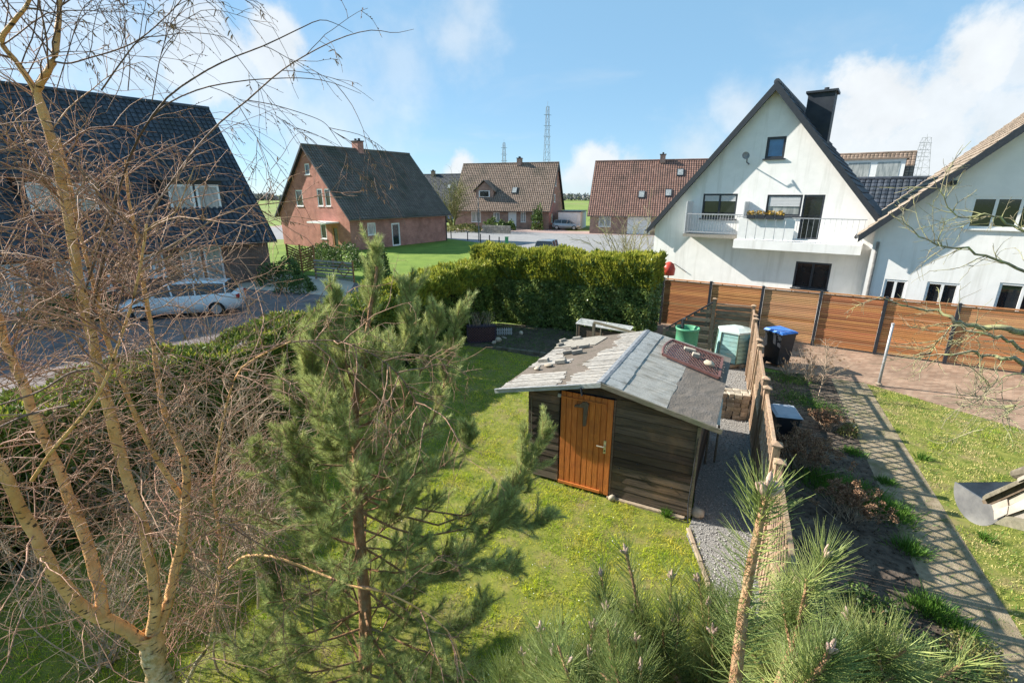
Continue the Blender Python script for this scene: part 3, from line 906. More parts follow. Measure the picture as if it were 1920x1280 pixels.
def chimney(root, x, y, z0, z1, sx, sy, material, cap=True, name='chimney'):
    mb = MB().box((x, y, (z0 + z1) / 2), (sx, sy, z1 - z0))
    c = mb.build(name, material, root)
    if cap:
        MB().box((x, y, z1 + .05), (sx + .16, sy + .16, .1)).build('chimney_cap', M['anthracite'], c)
        mb = MB()
        for dx in (-.3, .3):
            mb.tube([(x + dx * sx, y, z1 + .1), (x + dx * sx, y, z1 + .32)], .07 * sx / .5, 8)
        mb.build('chimney_pot', M['anthracite'], c)
    return c

AZ = math.atan2(-.596, .803)
# ---- white gabled house with the balcony (right)
def plane_origin(s, off):
    return Vector((.803 * s + .596 * off, -.596 * s + .803 * off, 0))
apex_s, OFF = -4.1, 23.0
t = thing('white_house', 'white gabled house with a balcony and a black chimney behind the slatted fence', 'house', plane_origin(apex_s, OFF), AZ)
w_, ea, ri = 8.9, 3.75, 9.15
q = lambda a, b: (a - apex_s, b - apex_s)
H_att = (*q(-4.22, -3.52), 6.48, 7.30)
H_lw = (*q(-6.48, -5.05), 4.08, 5.12)
H_rw = (*q(-3.90, -2.62), 4.25, 5.08)
H_rd = (*q(-2.58, -1.86), 3.36, 5.08)
H_gw = (*q(-2.47, -1.22), 1.38, 2.46)
Pf, Pr, Pl, Pb = house_shell(t, w_, 9.0, ea, ri, M['white_render'], M['dark_tile'], {'f': [H_att, H_lw, H_rw, H_rd, H_gw]}, over=.25, front_over=.35, verge=.26)
window(t, Pf, *H_att, M['anthracite'], M['blue_glass'], 1, 1, fw=.09)
window(t, Pf, *H_lw, M['anthracite'], M['glass'], 2, 1, shutter=.30)
window(t, Pf, *H_rw, M['anthracite'], M['curtain_glass'], 1, 1, shutter=.55)
window(t, Pf, *H_rd, M['anthracite'], M['glass'], 1, 1, name='balcony_door', sill=False)
window(t, Pf, *H_gw, M['anthracite'], M['glass'], 2, 1)
# left railing cage in front of the window
# bay balcony at the left window: slab with sheet-metal sides and bars
a0, a1 = q(-6.95, -4.52)
bal = MB()
bal.box(((a0 + a1) / 2, -.42, 3.36), (a1 - a0, .84, .12))
bal = bal.build('balcony', M['concrete'], t)
for x in (a0 + .04, a1 - .04):
    MB().box((x, -.42, 4.12), (.04, .82, 1.38)).build('side_screen', M['shutter'], bal)
mb = MB()
mb.box(((a0 + a1) / 2, -.80, 4.28), (a1 - a0, .04, .05)); mb.box(((a0 + a1) / 2, -.80, 3.52), (a1 - a0, .04, .04))
for i in range(22):
    x = a0 + (a1 - a0) * (i + .5) / 22
    mb.box((x, -.80, 3.9), (.016, .016, .74))
mb.build('railing', M['galv'], bal)
# large balcony on the right
b0, b1 = q(-4.72, -.35)
bal = MB().box(((b0 + b1) / 2, -.62, 3.14), (b1 - b0, 1.24, .34)).build('balcony', M['white_render'], t)
mb = MB()
for x in np.arange(b0 + .1, q(-2.75, 0)[0], .34):
    mb.box((x + .16, -1.17, 3.75), (.318, .03, .84))
mb.build('balustrade_panel', M['white_frame'], bal)
mb = MB()
mb.box(((b0 + b1) / 2, -1.16, 4.22), (b1 - b0, .035, .035))
for i in range(14):
    x = q(-2.7, 0)[0] + (b1 - q(-2.7, 0)[0] - .05) * i / 13
    mb.box((x, -1.16, 3.76), (.012, .012, .9))
mb.build('railing', M['galv'], bal)
for i in range(4):
    x0 = b0 + .55 + i * .34
    c = MB().box((x0, -1.26, 4.24), (.3, .16, .16)).build('flower_box', M['anthracite'], bal)
    P = rand_unit(60) * np.array([.15, .09, .07]) + np.array([x0, -1.26, 4.36])
    D = unit(rand_unit(60) + np.array([0, 0, .7]))
    V, F_ = cards(P, D, side_of(D), .09, .03)
    link('flowers', np_mesh('flowers', V, F_, M['flower']), c)
MB().tube([(q(-5.0, 0)[0] + .35, -.03, 4.5), (q(-5.0, 0)[0] + .35, -.2, 4.45)], .06, 8).build('wall_lamp', M['anthracite'], t)
# satellite dish on a wall arm
dx = q(-4.78, 0)[0]
dish = MB().tube([(dx, 0, 6.3), (dx, -.45, 6.35), (dx, -.5, 6.55)], .025, 6).build('dish_arm', M['anthracite'], t)
mb = MB()
R = Matrix.Rotation(rad(70), 3, 'X') @ Matrix.Rotation(rad(30), 3, 'Y')
rings = [(0, .03), (.06, .025), (.11, .01), (.15, -.015)]
vs, fs = [], []
for r_, z_ in rings:
    for k in range(16):
        vs.append(Vector((dx - .05, -.55, 6.6)) + R @ Vector((r_ * math.cos(k * math.pi / 8), r_ * math.sin(k * math.pi / 8), -z_)))
for i in range(3):
    for k in range(16):
        fs.append((i * 16 + k, i * 16 + (k + 1) % 16, (i + 1) * 16 + (k + 1) % 16, (i + 1) * 16 + k))
mb.add(vs, fs).build('satellite_dish', M['zinc'], t, smooth=True)
# slate-clad chimney on the right slope
MBc = chimney(t, 1.32, 2.3, 6.0, 9.05, .95, .95, M['slate'], cap=False)
MB().box((1.32, 2.3, 9.09), (1.12, 1.12, .08)).build('chimney_cap', M['anthracite'], MBc)
MB().tube([(1.42, 2.3, 9.13), (1.42, 2.3, 9.28)], .09, 8).build('chimney_pot', M['anthracite'], MBc)
MB().tube([(w_ / 2 - .12, -.06, 0), (w_ / 2 - .12, -.06, 2.7), (w_ / 2 - .3, -.06, 2.95)], .05, 8).build('downpipe', M['zinc'], t)
MB().tube([(-w_ / 2 + 1.1, -.05, 1.05 + .9), (-w_ / 2 + 1.7, -.05, 1.6)], .02, 6).build('cable', M['zinc'], t)
hp = gp(1253, 516, 1.62)
t = thing('red_hood', 'red rounded plastic hood on a post just above the slatted fence beside the clipped hedge', 'hood', (hp.x, hp.y, 0))
MB().lathe([(.01, 0), (.26, .02), (.28, .3), (.20, .52), (.06, .6)], (0, 0, 1.62), 16).build('hood', M['red_plastic'], t, smooth=True)
MB().tube([(0, 0, 0), (0, 0, 1.64)], .03, 8).build('post', M['zinc'], t)

# ---- white house at the far right with the brown verge
off2, s_e = 21.6, -.05
w2, ea2, ri2 = 12.0, 4.06, 9.95
t = thing('white_house', 'white rendered house with a tan tiled roof cut by the right edge', 'house', plane_origin(s_e + w2 / 2, off2), AZ)
c0 = s_e + w2 / 2
q2 = lambda a, b: (a - c0, b - c0)
H1 = (*q2(2.28, 4.0), 4.05, 5.02); H2 = (*q2(.52, 1.16), 1.0, 2.22); H3 = (*q2(1.68, 2.52), 1.0, 2.25); H4 = (*q2(3.45, 4.6), .9, 2.4)
Pf, Pr, Pl, Pb = house_shell(t, w2, 14.0, ea2, ri2, M['white_render'], M['tan_tile'], {'f': [H1, H2, H3, H4]}, over=.45, front_over=.45, verge=.24)
window(t, Pf, *H1, M['white_frame'], M['glass'], 3, 1)
for h in (H2, H3, H4):
    window(t, Pf, *h, M['white_frame'], M['glass'], 2, 1)
MB().box((q2(.9, 0)[0] + .8, -.12, 5.45), (.14, .24, .14)).build('wall_lamp', M['anthracite'], t)
MB().tube([(-w2 / 2 + .15, -.06, 0), (-w2 / 2 + .15, -.06, 3.5)], .05, 8).build('downpipe', M['zinc'], t)

# ---- dark roofed house seen in the gap between the two white houses
t = thing('dark_roof_house', 'black tiled roof filling the gap between the two white houses', 'house', plane_origin(2.0, 36.0), AZ + math.pi / 2)
house_shell(t, 8.0, 12.0, 2.6, 5.9, M['white_render'], M['dark_tile'])
t.location = plane_origin(5.5, 37.5)
# ---- house behind it with a row of dormer windows
t = thing('terrace_house', 'brown tiled roof with a wide white dormer far behind the black roof', 'house', plane_origin(1.3, 58.0), AZ + math.pi / 2)
house_shell(t, 10.0, 10.0, 4.4, 8.6, M['white_render'], M['brown_tile'])
dm = MB().box((-3.2, 3.6, 7.1), (2.6, 6.4, 1.7)).build('dormer', M['white_frame'], t)
for i in range(3):
    P = lambda s, z, d, yy=.6 + i * 2.05: Vector((-4.5 + d, yy + (1.8 - s), z))
    g_ = MB(); pbox(g_, P, .12, 1.68, 6.55, 7.7, -.02, .02); g_.build('pane', M['curtain_glass'], dm)
MB().box((-3.2, 3.6, 8.0), (3.0, 6.8, .12)).build('dormer_roof', M['brown_tile'], dm)

# ---- brick house with the dark roof (left of centre)
bA = math.atan2(-.572, .82)
offB = 29.0
apexB = Vector((.82 * -44.3 + .572 * offB, .572 * 44.3 + .82 * offB, 0))
t = thing('brick_house', 'pink brick house with a steep dark roof and single chimney', 'house', apexB, bA)
wB, lB, eB, rB = 11.4, 13.2, 3.35, 9.5
hf = [(-2.45, -1.3, 3.95, 5.5), (1.15, 2.0, 4.0, 5.6), (2.35, 3.2, 4.0, 5.6), (-.35, .4, 6.9, 7.9), (1.1, 2.0, .9, 2.35), (2.9, 3.9, 0.02, 2.2)]
hr = [(2.0, 3.0, 1.3, 2.45), (5.0, 6.1, .02, 2.3)]
Pf, Pr, Pl, Pb = house_shell(t, wB, lB, eB, rB, M['brick_pink'], M['olive_tile'], {'f': hf, 'r': hr}, over=.5, front_over=.35, wmat_side=M['brick_red'])
for h in hf[:5]:
    window(t, Pf, *h, M['white_frame'], M['glass'], 1, 1, fw=.09)
window(t, Pf, *hf[5], M['wood_warm'], M['glass'], 1, 1, fw=.2, sill=False, name='door')
MB().box((2.6, -.7, 2.55), (3.0, 1.4, .14)).build('porch_roof', M['white_frame'], t)
window(t, Pr, *hr[0], M['white_frame'], M['curtain_glass'], 1, 1, fw=.09)
window(t, Pr, *hr[1], M['white_frame'], M['glass'], 1, 1, fw=.14, sill=False, name='door')
chimney(t, -.1, 6.3, 9.0, 10.35, .95, .75, M['brick_red'])
MB().tube([(wB / 2 + .05, lB - .1, 0), (wB / 2 + .05, lB - .1, 3.1)], .06, 8).build('downpipe', M['anthracite'], t)

# ---- large dark-roofed house behind the birch (far left); its long side faces right
lA = math.atan2(.785, .619)
cornerL = Vector((-15.1, 30.2, 0))            # right end of the long facade
t = thing('dark_house', 'large house under a huge dark blue roof behind the birch', 'house', cornerL, lA - math.pi / 2)
# local frame: facade along -y ... x to the right of the ridge direction
# ridge runs along local +y (world direction 51.7 deg); facade is the side at +x
t.rotation_euler = (0, 0, lA - math.pi / 2)
wL, lL, eL, rL = 12.0, 26.0, 3.0, 10.3
ex = Vector((math.cos(lA - math.pi / 2), math.sin(lA - math.pi / 2), 0)); ey = Vector((math.cos(lA), math.sin(lA), 0))
t.location = cornerL - ex * (wL / 2) - ey * lL
hr = [(22.35, 23.3, .02, 2.3), (21.2, 22.2, .1, 2.3), (16.0, 18.0, .5, 2.1), (13.9, 15.1, .05, 2.15), (10.6, 12.2, .1, 2.3), (19.4, 20.4, .9, 2.1)]
Pf, Pr, Pl, Pb = house_shell(t, wL, lL, eL, rL, M['brick_dark'], M['dark_tile'], {'r': hr}, over=.55, front_over=.3)
window(t, Pr, *hr[0], M['white_frame'], M['curtain_glass'], 1, 1, fw=.1, sill=False, name='door')
for h in hr[1:]:
    window(t, Pr, *h, M['white_frame'], M['curtain_glass'], 2, 1, fw=.09)
for yc, wd in ((22.85, 3.0), (17.2, 2.9), (11.6, 3.0), (5.5, 3.0)):
    # dormer: white windows under a flat dark roof, standing in the slope
    dm = MB().box((3.6, yc, 4.95), (2.6, wd, 1.75)).build('dormer', M['anthracite'], t)
    P = lambda s, z, d, y0=yc - wd / 2: Vector((4.9 - d, y0 + s, z))
    k = 2
    for i in range(k):
        m = MB()
        a, b = .15 + (wd - .3) * i / k + .06, .15 + (wd - .3) * (i + 1) / k - .06
        pbox(m, P, a, b, 4.2, 5.62, -.05, .02)
        wf = m.build('window_frame', M['white_frame'], dm)
        m = MB(); pbox(m, P, a + .12, b - .12, 4.32, 5.50, -.062, -.03)
        m.build('pane', M['curtain_glass'], wf)
    MB().box((3.75, yc, 5.91), (3.1, wd + .4, .16)).build('dormer_roof', M['dark_tile'], dm)
P = lambda s, z, d: Vector((wL / 2 * (1 - (z - eL) / (rL - eL)) + .12 - d, s, z))
m = MB(); pbox(m, P, 5.2, 6.3, 7.2, 8.3, -.06, .04)
sk = m.build('skylight', M['anthracite'], t)
m = MB(); pbox(m, P, 5.3, 6.2, 7.3, 8.2, -.075, -.02); m.build('pane', M['blue_glass'], sk)
chimney(t, -.2, 6.0, 9.6, 11.2, .8, .8, M['brick_brown'])

# ---- far houses across the street (long side towards us, gable to the right)
def far_house(label, left, length, depth, eave, ridge, cdir, roof, wall, gable_wall, front_holes, dormer=None, skylights=(), chim=None, gable_holes=(), half_hip=False):
    """left = ground point of the front wall's left end; front wall runs along cdir"""
    cdir = Vector((cdir[0], cdir[1], 0)).normalized()
    rz = math.atan2(cdir.y, cdir.x) + math.pi / 2          # local +y is -?: ridge along local y
    # put the gable that faces right at local y = 0: local +y = -cdir, local +x = away from us
    yv = -cdir
    rz = math.atan2(yv.y, yv.x) - math.pi / 2
    xv = Vector((math.cos(rz), math.sin(rz), 0))           # points away from or towards us
    org = Vector(left) + cdir * length
    toward = Vector((cdir.y, -cdir.x, 0))                  # towards the camera
    org = org - toward * (depth / 2)
    t = thing('brick_house', label, 'house', org, rz)
    fkey = 'l' if xv.dot(toward) < 0 else 'r'
    Pf, Pr, Pl, Pb = house_shell(t, depth, length, eave, ridge, gable_wall, roof, {fkey: front_holes, 'f': list(gable_holes)}, over=.6, front_over=.3, wmat_side=wall)
    sx = -1 if fkey == 'l' else 1
    PF = Pl if fkey == 'l' else Pr
    for i, h in enumerate(front_holes):
        if h[2] < .2:
            window(t, PF, *h, M['white_frame'], M['white_frame'], 1, 1, fw=.1, sill=False, name='door')
        else:
            window(t, PF, *h, M['white_frame'], M['curtain_glass'], 2, 1, fw=.09)
    for h in gable_holes:
        window(t, Pf, *h, M['white_frame'], M['curtain_glass'], 1, 1, fw=.1)
    def slope_z(x):
        return eave + (ridge - eave) * (1 - abs(x) / (depth / 2))
    if dormer:
        yy, wd = dormer
        z0 = eave + 1.2
        x0 = sx * (depth / 2) * (1 - (z0 - eave) / (ridge - eave))
        zt = z0 + 2.5
        x1 = sx * (depth / 2) * (1 - (zt - eave) / (ridge - eave)) * .9
        mb = MB().prism([(x0, yy - wd / 2, z0), (x0, yy + wd / 2, z0), (x0, yy + wd / 2, z0 + 1.2), (x0, yy, zt - .1), (x0, yy - wd / 2, z0 + 1.2)], (x1 - x0, 0, 0))
        dm = mb.build('dormer', wall, t)
        for s_ in (-1, 1):
            mb = MB().prism([(x0 + sx * .35, yy + s_ * (wd / 2 + .35), z0 + .95), (x0 + sx * .35, yy, zt + .12), (x1 - sx * .9, yy, zt + .12), (x1 - sx * .5, yy + s_ * (wd / 2 + .35), z0 + .95)], (0, 0, .12))
            mb.build('dormer_roof', M['olive_tile'] if s_ > 0 else roof, dm)
        mb = MB().box((x0 + sx * .04, yy, z0 + .65), (.06, wd * .62, .95)); wf = mb.build('window_frame', M['white_frame'], dm)
        MB().box((x0 + sx * .075, yy, z0 + .65), (.04, wd * .5, .78)).build('pane', M['glass'], wf)
    for yy, zz in skylights:
        x = sx * (depth / 2) * (1 - (zz - eave) / (ridge - eave))
        nrm = Vector((sx * (ridge - eave), 0, depth / 2)).normalized()
        ang = math.atan2(ridge - eave, depth / 2)
        R = Matrix.Rotation(sx * ang, 3, 'Y')
        sk = MB().box(Vector((x, yy, zz)) + nrm * .13, (1.15, .85, .12), mtx=R).build('skylight', M['anthracite'], t)
        MB().box(Vector((x, yy, zz)) + nrm * .195, (.95, .68, .03), mtx=R).build('pane', M['curtain_glass'], sk)
    if chim:
        chimney(t, 0, chim, ridge - .3, ridge + .75, .9, .7, M['brick_brown'])
    return t
cd = (.958, -.287)
# house C
far_house('brown roofed brick house with a pointed dormer across the street', (-9.2, 79.2, 0), 15.4, 10.5, 3.3, 9.75, cd, M['brown_tile'], M['brick_brown'], M['brick_red'],
          [(2.9, 4.5, .9, 2.5), (6.6, 7.6, 1.0, 2.4), (9.0, 10.3, .02, 2.5), (11.0, 11.8, 1.0, 2.5), (12.8, 14.4, 1.0, 2.5)],
          dormer=(10.6, 2.9), skylights=((5.9, 5.6),), chim=6.1, gable_holes=[(-1.9, -.7, 3.9, 5.1), (-1.2, -.2, 6.3, 7.4), (-3.6, -2.4, .9, 2.2)])
# house D
far_house('red brown roofed brick house with four skylights across the street', (10.6, 67.4, 0), 17.4, 10.5, 3.0, 9.45, cd, M['red_brown_tile'], M['brick_brown'], M['brick_brown'],
          [(1.2, 2.8, .9, 2.3), (13.6, 15.2, .9, 2.4), (5.0, 8.0, .02, 2.3)], skylights=((10.9, 5.0), (7.5, 5.2), (5.1, 5.2), (6.2, 7.8)), chim=8.6)
# house E: only its dark roof shows between the two
t = far_house('low dark roof far behind the brick house and the yellow shrub', (-26, 112, 0), 18, 10.5, 3.2, 9.3, cd, M['dark_tile'], M['brick_brown'], M['brick_brown'], [(12, 13.2, 1, 2.4)], skylights=((6.2, 6.6),), chim=11.0)
# white garage between C and D
t = thing('garage', 'low white garage with a pale door between the two far brick houses', 'garage', (9.6, 78.5, 0), math.atan2(-.287, .958))
MB().box((0, 0, 1.25), (3.4, 6, 2.5)).build('wall', M['white_render'], t)
MB().box((0, -3.03, 1.1), (2.5, .05, 2.1)).build('garage_door', M['white_frame'], t)
MB().box((0, 0, 2.58), (3.6, 6.2, .14)).build('roof', M['anthracite'], t)

# ---- lattice masts on the horizon
def mast(label, px, ptop, Y, wbase, nseg):
    top = at(px, ptop, Y)
    h = top.z
    t = thing('lattice_mast', label, 'mast', (top.x, Y, 0), .3, 'lattice masts on the horizon')
    mb = MB()
    wid = lambda z: wbase * (1 - .72 * z / h)
    rr = .05 * Y / 150
    for sx in (-1, 1):
        for sy in (-1, 1):
            mb.tube([(sx * wid(z) / 2, sy * wid(z) / 2, z) for z in (0, h)], rr, 4)
    mb.build('leg', M['mast'], t)
    mb = MB()
    for i in range(nseg):
        z0, z1 = h * i / nseg, h * (i + 1) / nseg
        a, b = wid(z0) / 2, wid(z1) / 2
        for (x0, y0, x1, y1) in ((-1, -1, 1, -1), (1, -1, 1, 1), (1, 1, -1, 1), (-1, 1, -1, -1)):
            mb.tube([(x0 * a, y0 * a, z0), (x1 * b, y1 * b, z1)], rr * .55, 3)
            mb.tube([(x0 * b, y0 * b, z1), (x1 * b, y1 * b, z1)], rr * .55, 3)
    mb.build('bracing', M['mast'], t)
    for fz in (.72, .82, .92):
        MB().bar((-wbase * .5, 0, h * fz + .1), (wbase * .5, 0, h * fz + .1), rr * 1.6, rr * 1.6).build('cross_arm', M['mast'], t)
    MB().tube([(0, 0, h), (0, 0, h * 1.05)], rr * .6, 4).build('antenna', M['mast'], t)
mast('tall thin lattice mast above the brown roofed house', 1027, 200, 170, 2.6, 14)
mast('shorter lattice mast left of the tall one', 945, 268, 230, 2.8, 10)
mast('faint pylon above the far right dormer roof', 1738, 258, 260, 9, 9)

# ================================================================== the garden shed
SH_RZ = math.atan2(-.454, .891)
shed = thing('garden_shed', 'weathered dark plank garden shed with an orange door on the lawn', 'shed', sh(0, 0), SH_RZ)
SW, SDEP = 2.9, 3.05
XR, ZR = 1.38, 2.19                       # ridge
XL, ZL = -.52, 1.72                       # left eave
XE, ZE = 3.13, 1.81                       # right eave
def roof_z(x):
    return ZL + (ZR - ZL) * (x - XL) / (XR - XL) if x < XR else ZR + (ZE - ZR) * (x - XR) / (XE - XR)
def clip_poly(poly, f):
    out = []
    for i in range(len(poly)):
        a, b = poly[i], poly[(i + 1) % len(poly)]
        fa, fb = f(a), f(b)
        if fa >= 0:
            out.append(a)
        if (fa >= 0) != (fb >= 0):
            t_ = fa / (fa - fb)
            out.append((a[0] + (b[0] - a[0]) * t_, a[1] + (b[1] - a[1]) * t_))
    return out
gl = (ZR - ZL) / (XR - XL); gr = (ZE - ZR) / (XE - XR)
def under_roof(poly):
    poly = clip_poly(poly, lambda p: (ZL + gl * (p[0] - XL) - .05) - p[1])
    if len(poly) > 2:
        poly = clip_poly(poly, lambda p: (ZR + gr * (p[0] - XR) - .05) - p[1])
    return poly
row = .152
for k in range(15):
    z0 = .06 + k * row
    z1 = z0 + row - .012
    secs = [(0.0, .60), (1.60, SW)] if z1 < 1.90 else [(0.0, SW)]
    for xa, xb in secs:
        po = under_roof([(xa, z0), (xb, z0), (xb, z1), (xa, z1)])
        if len(po) < 3 or max(p[1] for p in po) - min(p[1] for p in po) < .015:
            continue
        pr = random.uniform(0, .006)
        tl = random.uniform(.006, .016)
        pts = [(x, -.012 - pr - (tl if abs(z - z0) < .01 else 0) + random.uniform(-.002, .002), z) for x, z in po]
        MB().prism(pts, (0, .03, 0)).build('plank', M['shed_wood'], shed)
for k in range(11):
    z0 = .06 + k * row
    MB().box((SW - .012 + random.uniform(0, .005), SDEP / 2, z0 + row / 2), (.024, SDEP - .02, row - .006)).build('plank', M['shed_wood'], shed)
MB().box((0.015, SDEP / 2, .88), (.03, SDEP - .02, 1.66)).build('left_wall', M['shed_wood'], shed)
po = under_roof([(0.02, .05), (SW - .03, .05), (SW - .03, 2.4), (0.02, 2.4)])
MB().prism([(x, .03, z) for x, z in po], (0, .03, 0)).build('wall_lining', M['anthracite'], shed)
MB().prism([(x, SDEP - .03, z) for x, z in po], (0, .03, 0)).build('back_wall', M['shed_wood'], shed)
MB().box((SW + .012, -.02, .87), (.05, .06, 1.62)).build('corner_post', M['board_old'], shed)
MB().box((.07, -.035, 1.0), (.014, .012, 1.25)).build('cover_strip', M['board_old'], shed)
MB().box((2.2, -.05, .02), (1.3, .08, .04)).build('sill_beam', M['kerb'], shed)
# door
door = MB()
DX0, DX1, DZ0, DZ1 = .635, 1.565, .05, 1.86
door.box(((DX0 + DX1) / 2, -.03, (DZ0 + DZ1) / 2), (DX1 - DX0 - .02, .02, DZ1 - DZ0 - .02))
door = door.build('door', M['door_orange'], shed)
nb_ = 9
for i in range(nb_):
    a = DX0 + (DX1 - DX0) * i / nb_
    b = DX0 + (DX1 - DX0) * (i + 1) / nb_
    m = MB()
    y = -.052 - random.uniform(0, .004)
    m.add([(a + .004, y + .012, DZ0), (a + .010, y, DZ0), (b - .010, y, DZ0), (b - .004, y + .012, DZ0),
           (a + .004, y + .012, DZ1), (a + .010, y, DZ1), (b - .010, y, DZ1), (b - .004, y + .012, DZ1)],
          [(0, 1, 5, 4), (1, 2, 6, 5), (2, 3, 7, 6), (0, 3, 2, 1), (4, 5, 6, 7), (0, 4, 7, 3)])
    m.build('door_plank', M['door_orange'], door)
MB().box(((DX0 + DX1) / 2 - .06, -.066, DZ1 - .10), (.80, .02, .022)).build('drip_rail', M['door_orange'], door)
MB().box(((DX0 + DX1) / 2 - .08, -.066, DZ0 + .035), (.78, .022, .05)).build('kick_board', M['door_orange'], door)
MB().box((1.582, -.012, .95), (.03, .05, 1.82)).build('door_jamb', M['shed_wood'], shed)
MB().box((DX0 - .03, -.04, 1.76), (.06, .03, .06)).build('hinge', M['trim_pale'], door)
pl_ = MB().box((1.46, -.066, .98), (.042, .014, .24)).build('handle_plate', M['brass'], door)
MB().tube([(1.46, -.068, 1.0), (1.46, -.115, 1.0), (1.44, -.12, 1.0), (1.33, -.118, 1.0)], .011, 8).build('lever', M['brass'], pl_)
MB().tube([(1.46, -.072, .915), (1.46, -.082, .915)], .013, 10).build('keyhole', M['anthracite'], pl_)
orn = MB()
orn.prism([(1.06, -.058, 1.30), (1.115, -.058, 1.31), (1.135, -.058, 1.62), (1.15, -.058, 1.71), (1.11, -.058, 1.755), (1.05, -.058, 1.74), (.99, -.058, 1.68), (.90, -.058, 1.655), (.90, -.058, 1.625), (1.0, -.058, 1.635), (1.065, -.058, 1.64)], (0, -.045, 0))
orn.build('carved_wooden_bird_head', M['axe_wood'], door)
for (x, z) in ((2.02, .78), (2.6, .5), (1.72, .62)):
    MB().lathe([(.004, 0), (.016, .004), (.012, .012)], (0, 0, 0), 8).build('knot', M['anthracite'], shed).location = (x, -.03, z)
wire = MB().tube([(1.60, -.04, 1.0), (1.70, -.07, .98), (1.74, -.06, 1.03), (1.70, -.05, 1.08), (1.66, -.04, 1.05)], .004, 5).build('wire_loop', M['anthracite'], shed)
MB().tube([(SW - .02, -.08, .06), (SW - .12, -.14, .02), (SW + .02, -.16, .03), (SW - .02, -.05, .30), (SW + .01, -.06, 1.5)], .010, 6).build('cable', M['anthracite'], shed)

# roof decks
Y0, Y1 = -.22, 3.28
def deck(x0, x1, y0, y1, th, material, name, parent, lift=0.0):
    a, b = roof_z(x0 + 1e-6) + lift, roof_z(x1 - 1e-6) + lift
    m = MB()
    m.prism([(x0, y0, a), (x1, y0, b), (x1, y1, b), (x0, y1, a)], (0, 0, th))
    return m.build(name, material, parent)
deckL = deck(XL, XR, Y0, Y1, -.035, M['felt_bare'], 'roof_deck', shed)
deckR = deck(XR, XE, Y0, Y1, -.035, M['felt_brown'], 'roof_deck', shed)
def wavy_sheet(x0, x1, y0, y1, lift, material, name, parent, nx=10, ny=16, amp=.006, ragx=0.0):
    V, Fs = [], []
    for j in range(ny + 1):
        for i in range(nx + 1):
            x = x0 + (x1 - x0) * i / nx
            if ragx and i == nx:
                x += random.uniform(-ragx, ragx)
            y = y0 + (y1 - y0) * j / ny
            V.append((x, y, roof_z(x) + lift + random.uniform(0, amp)))
    for j in range(ny):
        for i in range(nx):
            a = j * (nx + 1) + i
            Fs.append((a, a + 1, a + nx + 2, a + nx + 1))
    n = len(V)
    m = MB(); m.add(V, Fs)
    # skirt so the sheet has an edge
    for i in range(nx):
        a, b = V[i], V[i + 1]
        m.add([a, b, (b[0], b[1], b[2] - .012), (a[0], a[1], a[2] - .012)], [(0, 3, 2, 1)])
    for j in range(ny):
        a, b = V[j * (nx + 1) + nx], V[(j + 1) * (nx + 1) + nx]
        m.add([a, b, (b[0], b[1], b[2] - .012), (a[0], a[1], a[2] - .012)], [(0, 3, 2, 1)])
    return m.build(name, material, parent, smooth=False)
wavy_sheet(XR + .02, 2.42, Y0 - .005, Y1, .010, M['felt_grey'], 'roofing_felt', deckR, ragx=.012)
wavy_sheet(2.40, XE + .01, Y0 - .004, Y1, .004, M['felt_brown'], 'roofing_felt', deckR, nx=8, ny=26, amp=.010)
yy = Y0
while yy < Y1 - .05:
    ln = random.uniform(.20, .34)
    y2 = min(yy + ln, Y1)
    wavy_sheet(XR + .03, XR + .34 + random.uniform(-.01, .01), yy + .004, y2 - .004, .022 + random.uniform(0, .006), M['felt_ridge'], 'ridge_shingle', deckR, nx=3, ny=2, amp=.003)
    yy = y2
m = MB()
for j in range(12):
    y0, y1 = Y0 - .01 + (Y1 - Y0) * j / 12, Y0 - .01 + (Y1 - Y0) * (j + 1) / 12
    m.prism([(XR - .085, y0, roof_z(XR - .085) + .016), (XR, y0, ZR + .034), (XR + .05, y0, ZR + .022), (XR + .05, y0, ZR + .012), (XR - .085, y0, roof_z(XR - .085) + .006)], (0, y1 - y0, 0))
m.build('ridge_capping', M['lead_cap'], deckL)
# flaking white coating: long strips down the slope with ragged ends
def strip(xa, xb, y0, y1, parent):
    pts = []
    n = 7
    top, bot = [], []
    for i in range(n + 1):
        x = xa + (xb - xa) * i / n
        top.append((x, y1 - random.uniform(0.003, .016), roof_z(x) + .004))
        bot.append((x, y0 + random.uniform(0.003, .016), roof_z(x) + .004))
    if abs(xa - XL) > .15:
        bot[0] = (xa + random.uniform(-.05, .09), bot[0][1], bot[0][2]); bot[0] = (bot[0][0], bot[0][1], roof_z(bot[0][0]) + .004)
    poly = bot + top[::-1]
    th = random.uniform(.005, .013)
    MB().prism(poly, (0, 0, th)).build('white_strip', M['flaked_white'], parent)
bnd = [(-.3, .79), (.3, .70), (.55, .90), (.9, .66), (1.25, .78), (1.7, .74), (2.1, .98), (2.4, .82), (2.8, .86), (3.4, .72)]
def bx(y):
    for (a, va), (b, vb) in zip(bnd, bnd[1:]):
        if a <= y <= b:
            return va + (vb - va) * (y - a) / (b - a)
    return .8
y = Y0
while y < Y1 - .04:
    wd = random.uniform(.055, .10)
    strip(bx(y) + random.uniform(-.05, .05), XR - .07, y, min(y + wd, Y1), deckL)
    y += wd
y = Y0
while y < .50:
    wd = random.uniform(.05, .09)
    e = .60 - .35 * max(0, (y - .15)) + random.uniform(-.05, .04)
    strip(XL + random.uniform(-.03, .05) + .25 * max(0, y - .1), e, y, y + wd, deckL)
    y += wd
y = 1.05
while y < 2.35:
    wd = random.uniform(.06, .11)
    strip(XL - .01 + random.uniform(0, .05), XL + random.uniform(.25, .62) + (.35 if 1.05 < y < 1.35 else 0), y, y + wd, deckL)
    y += wd
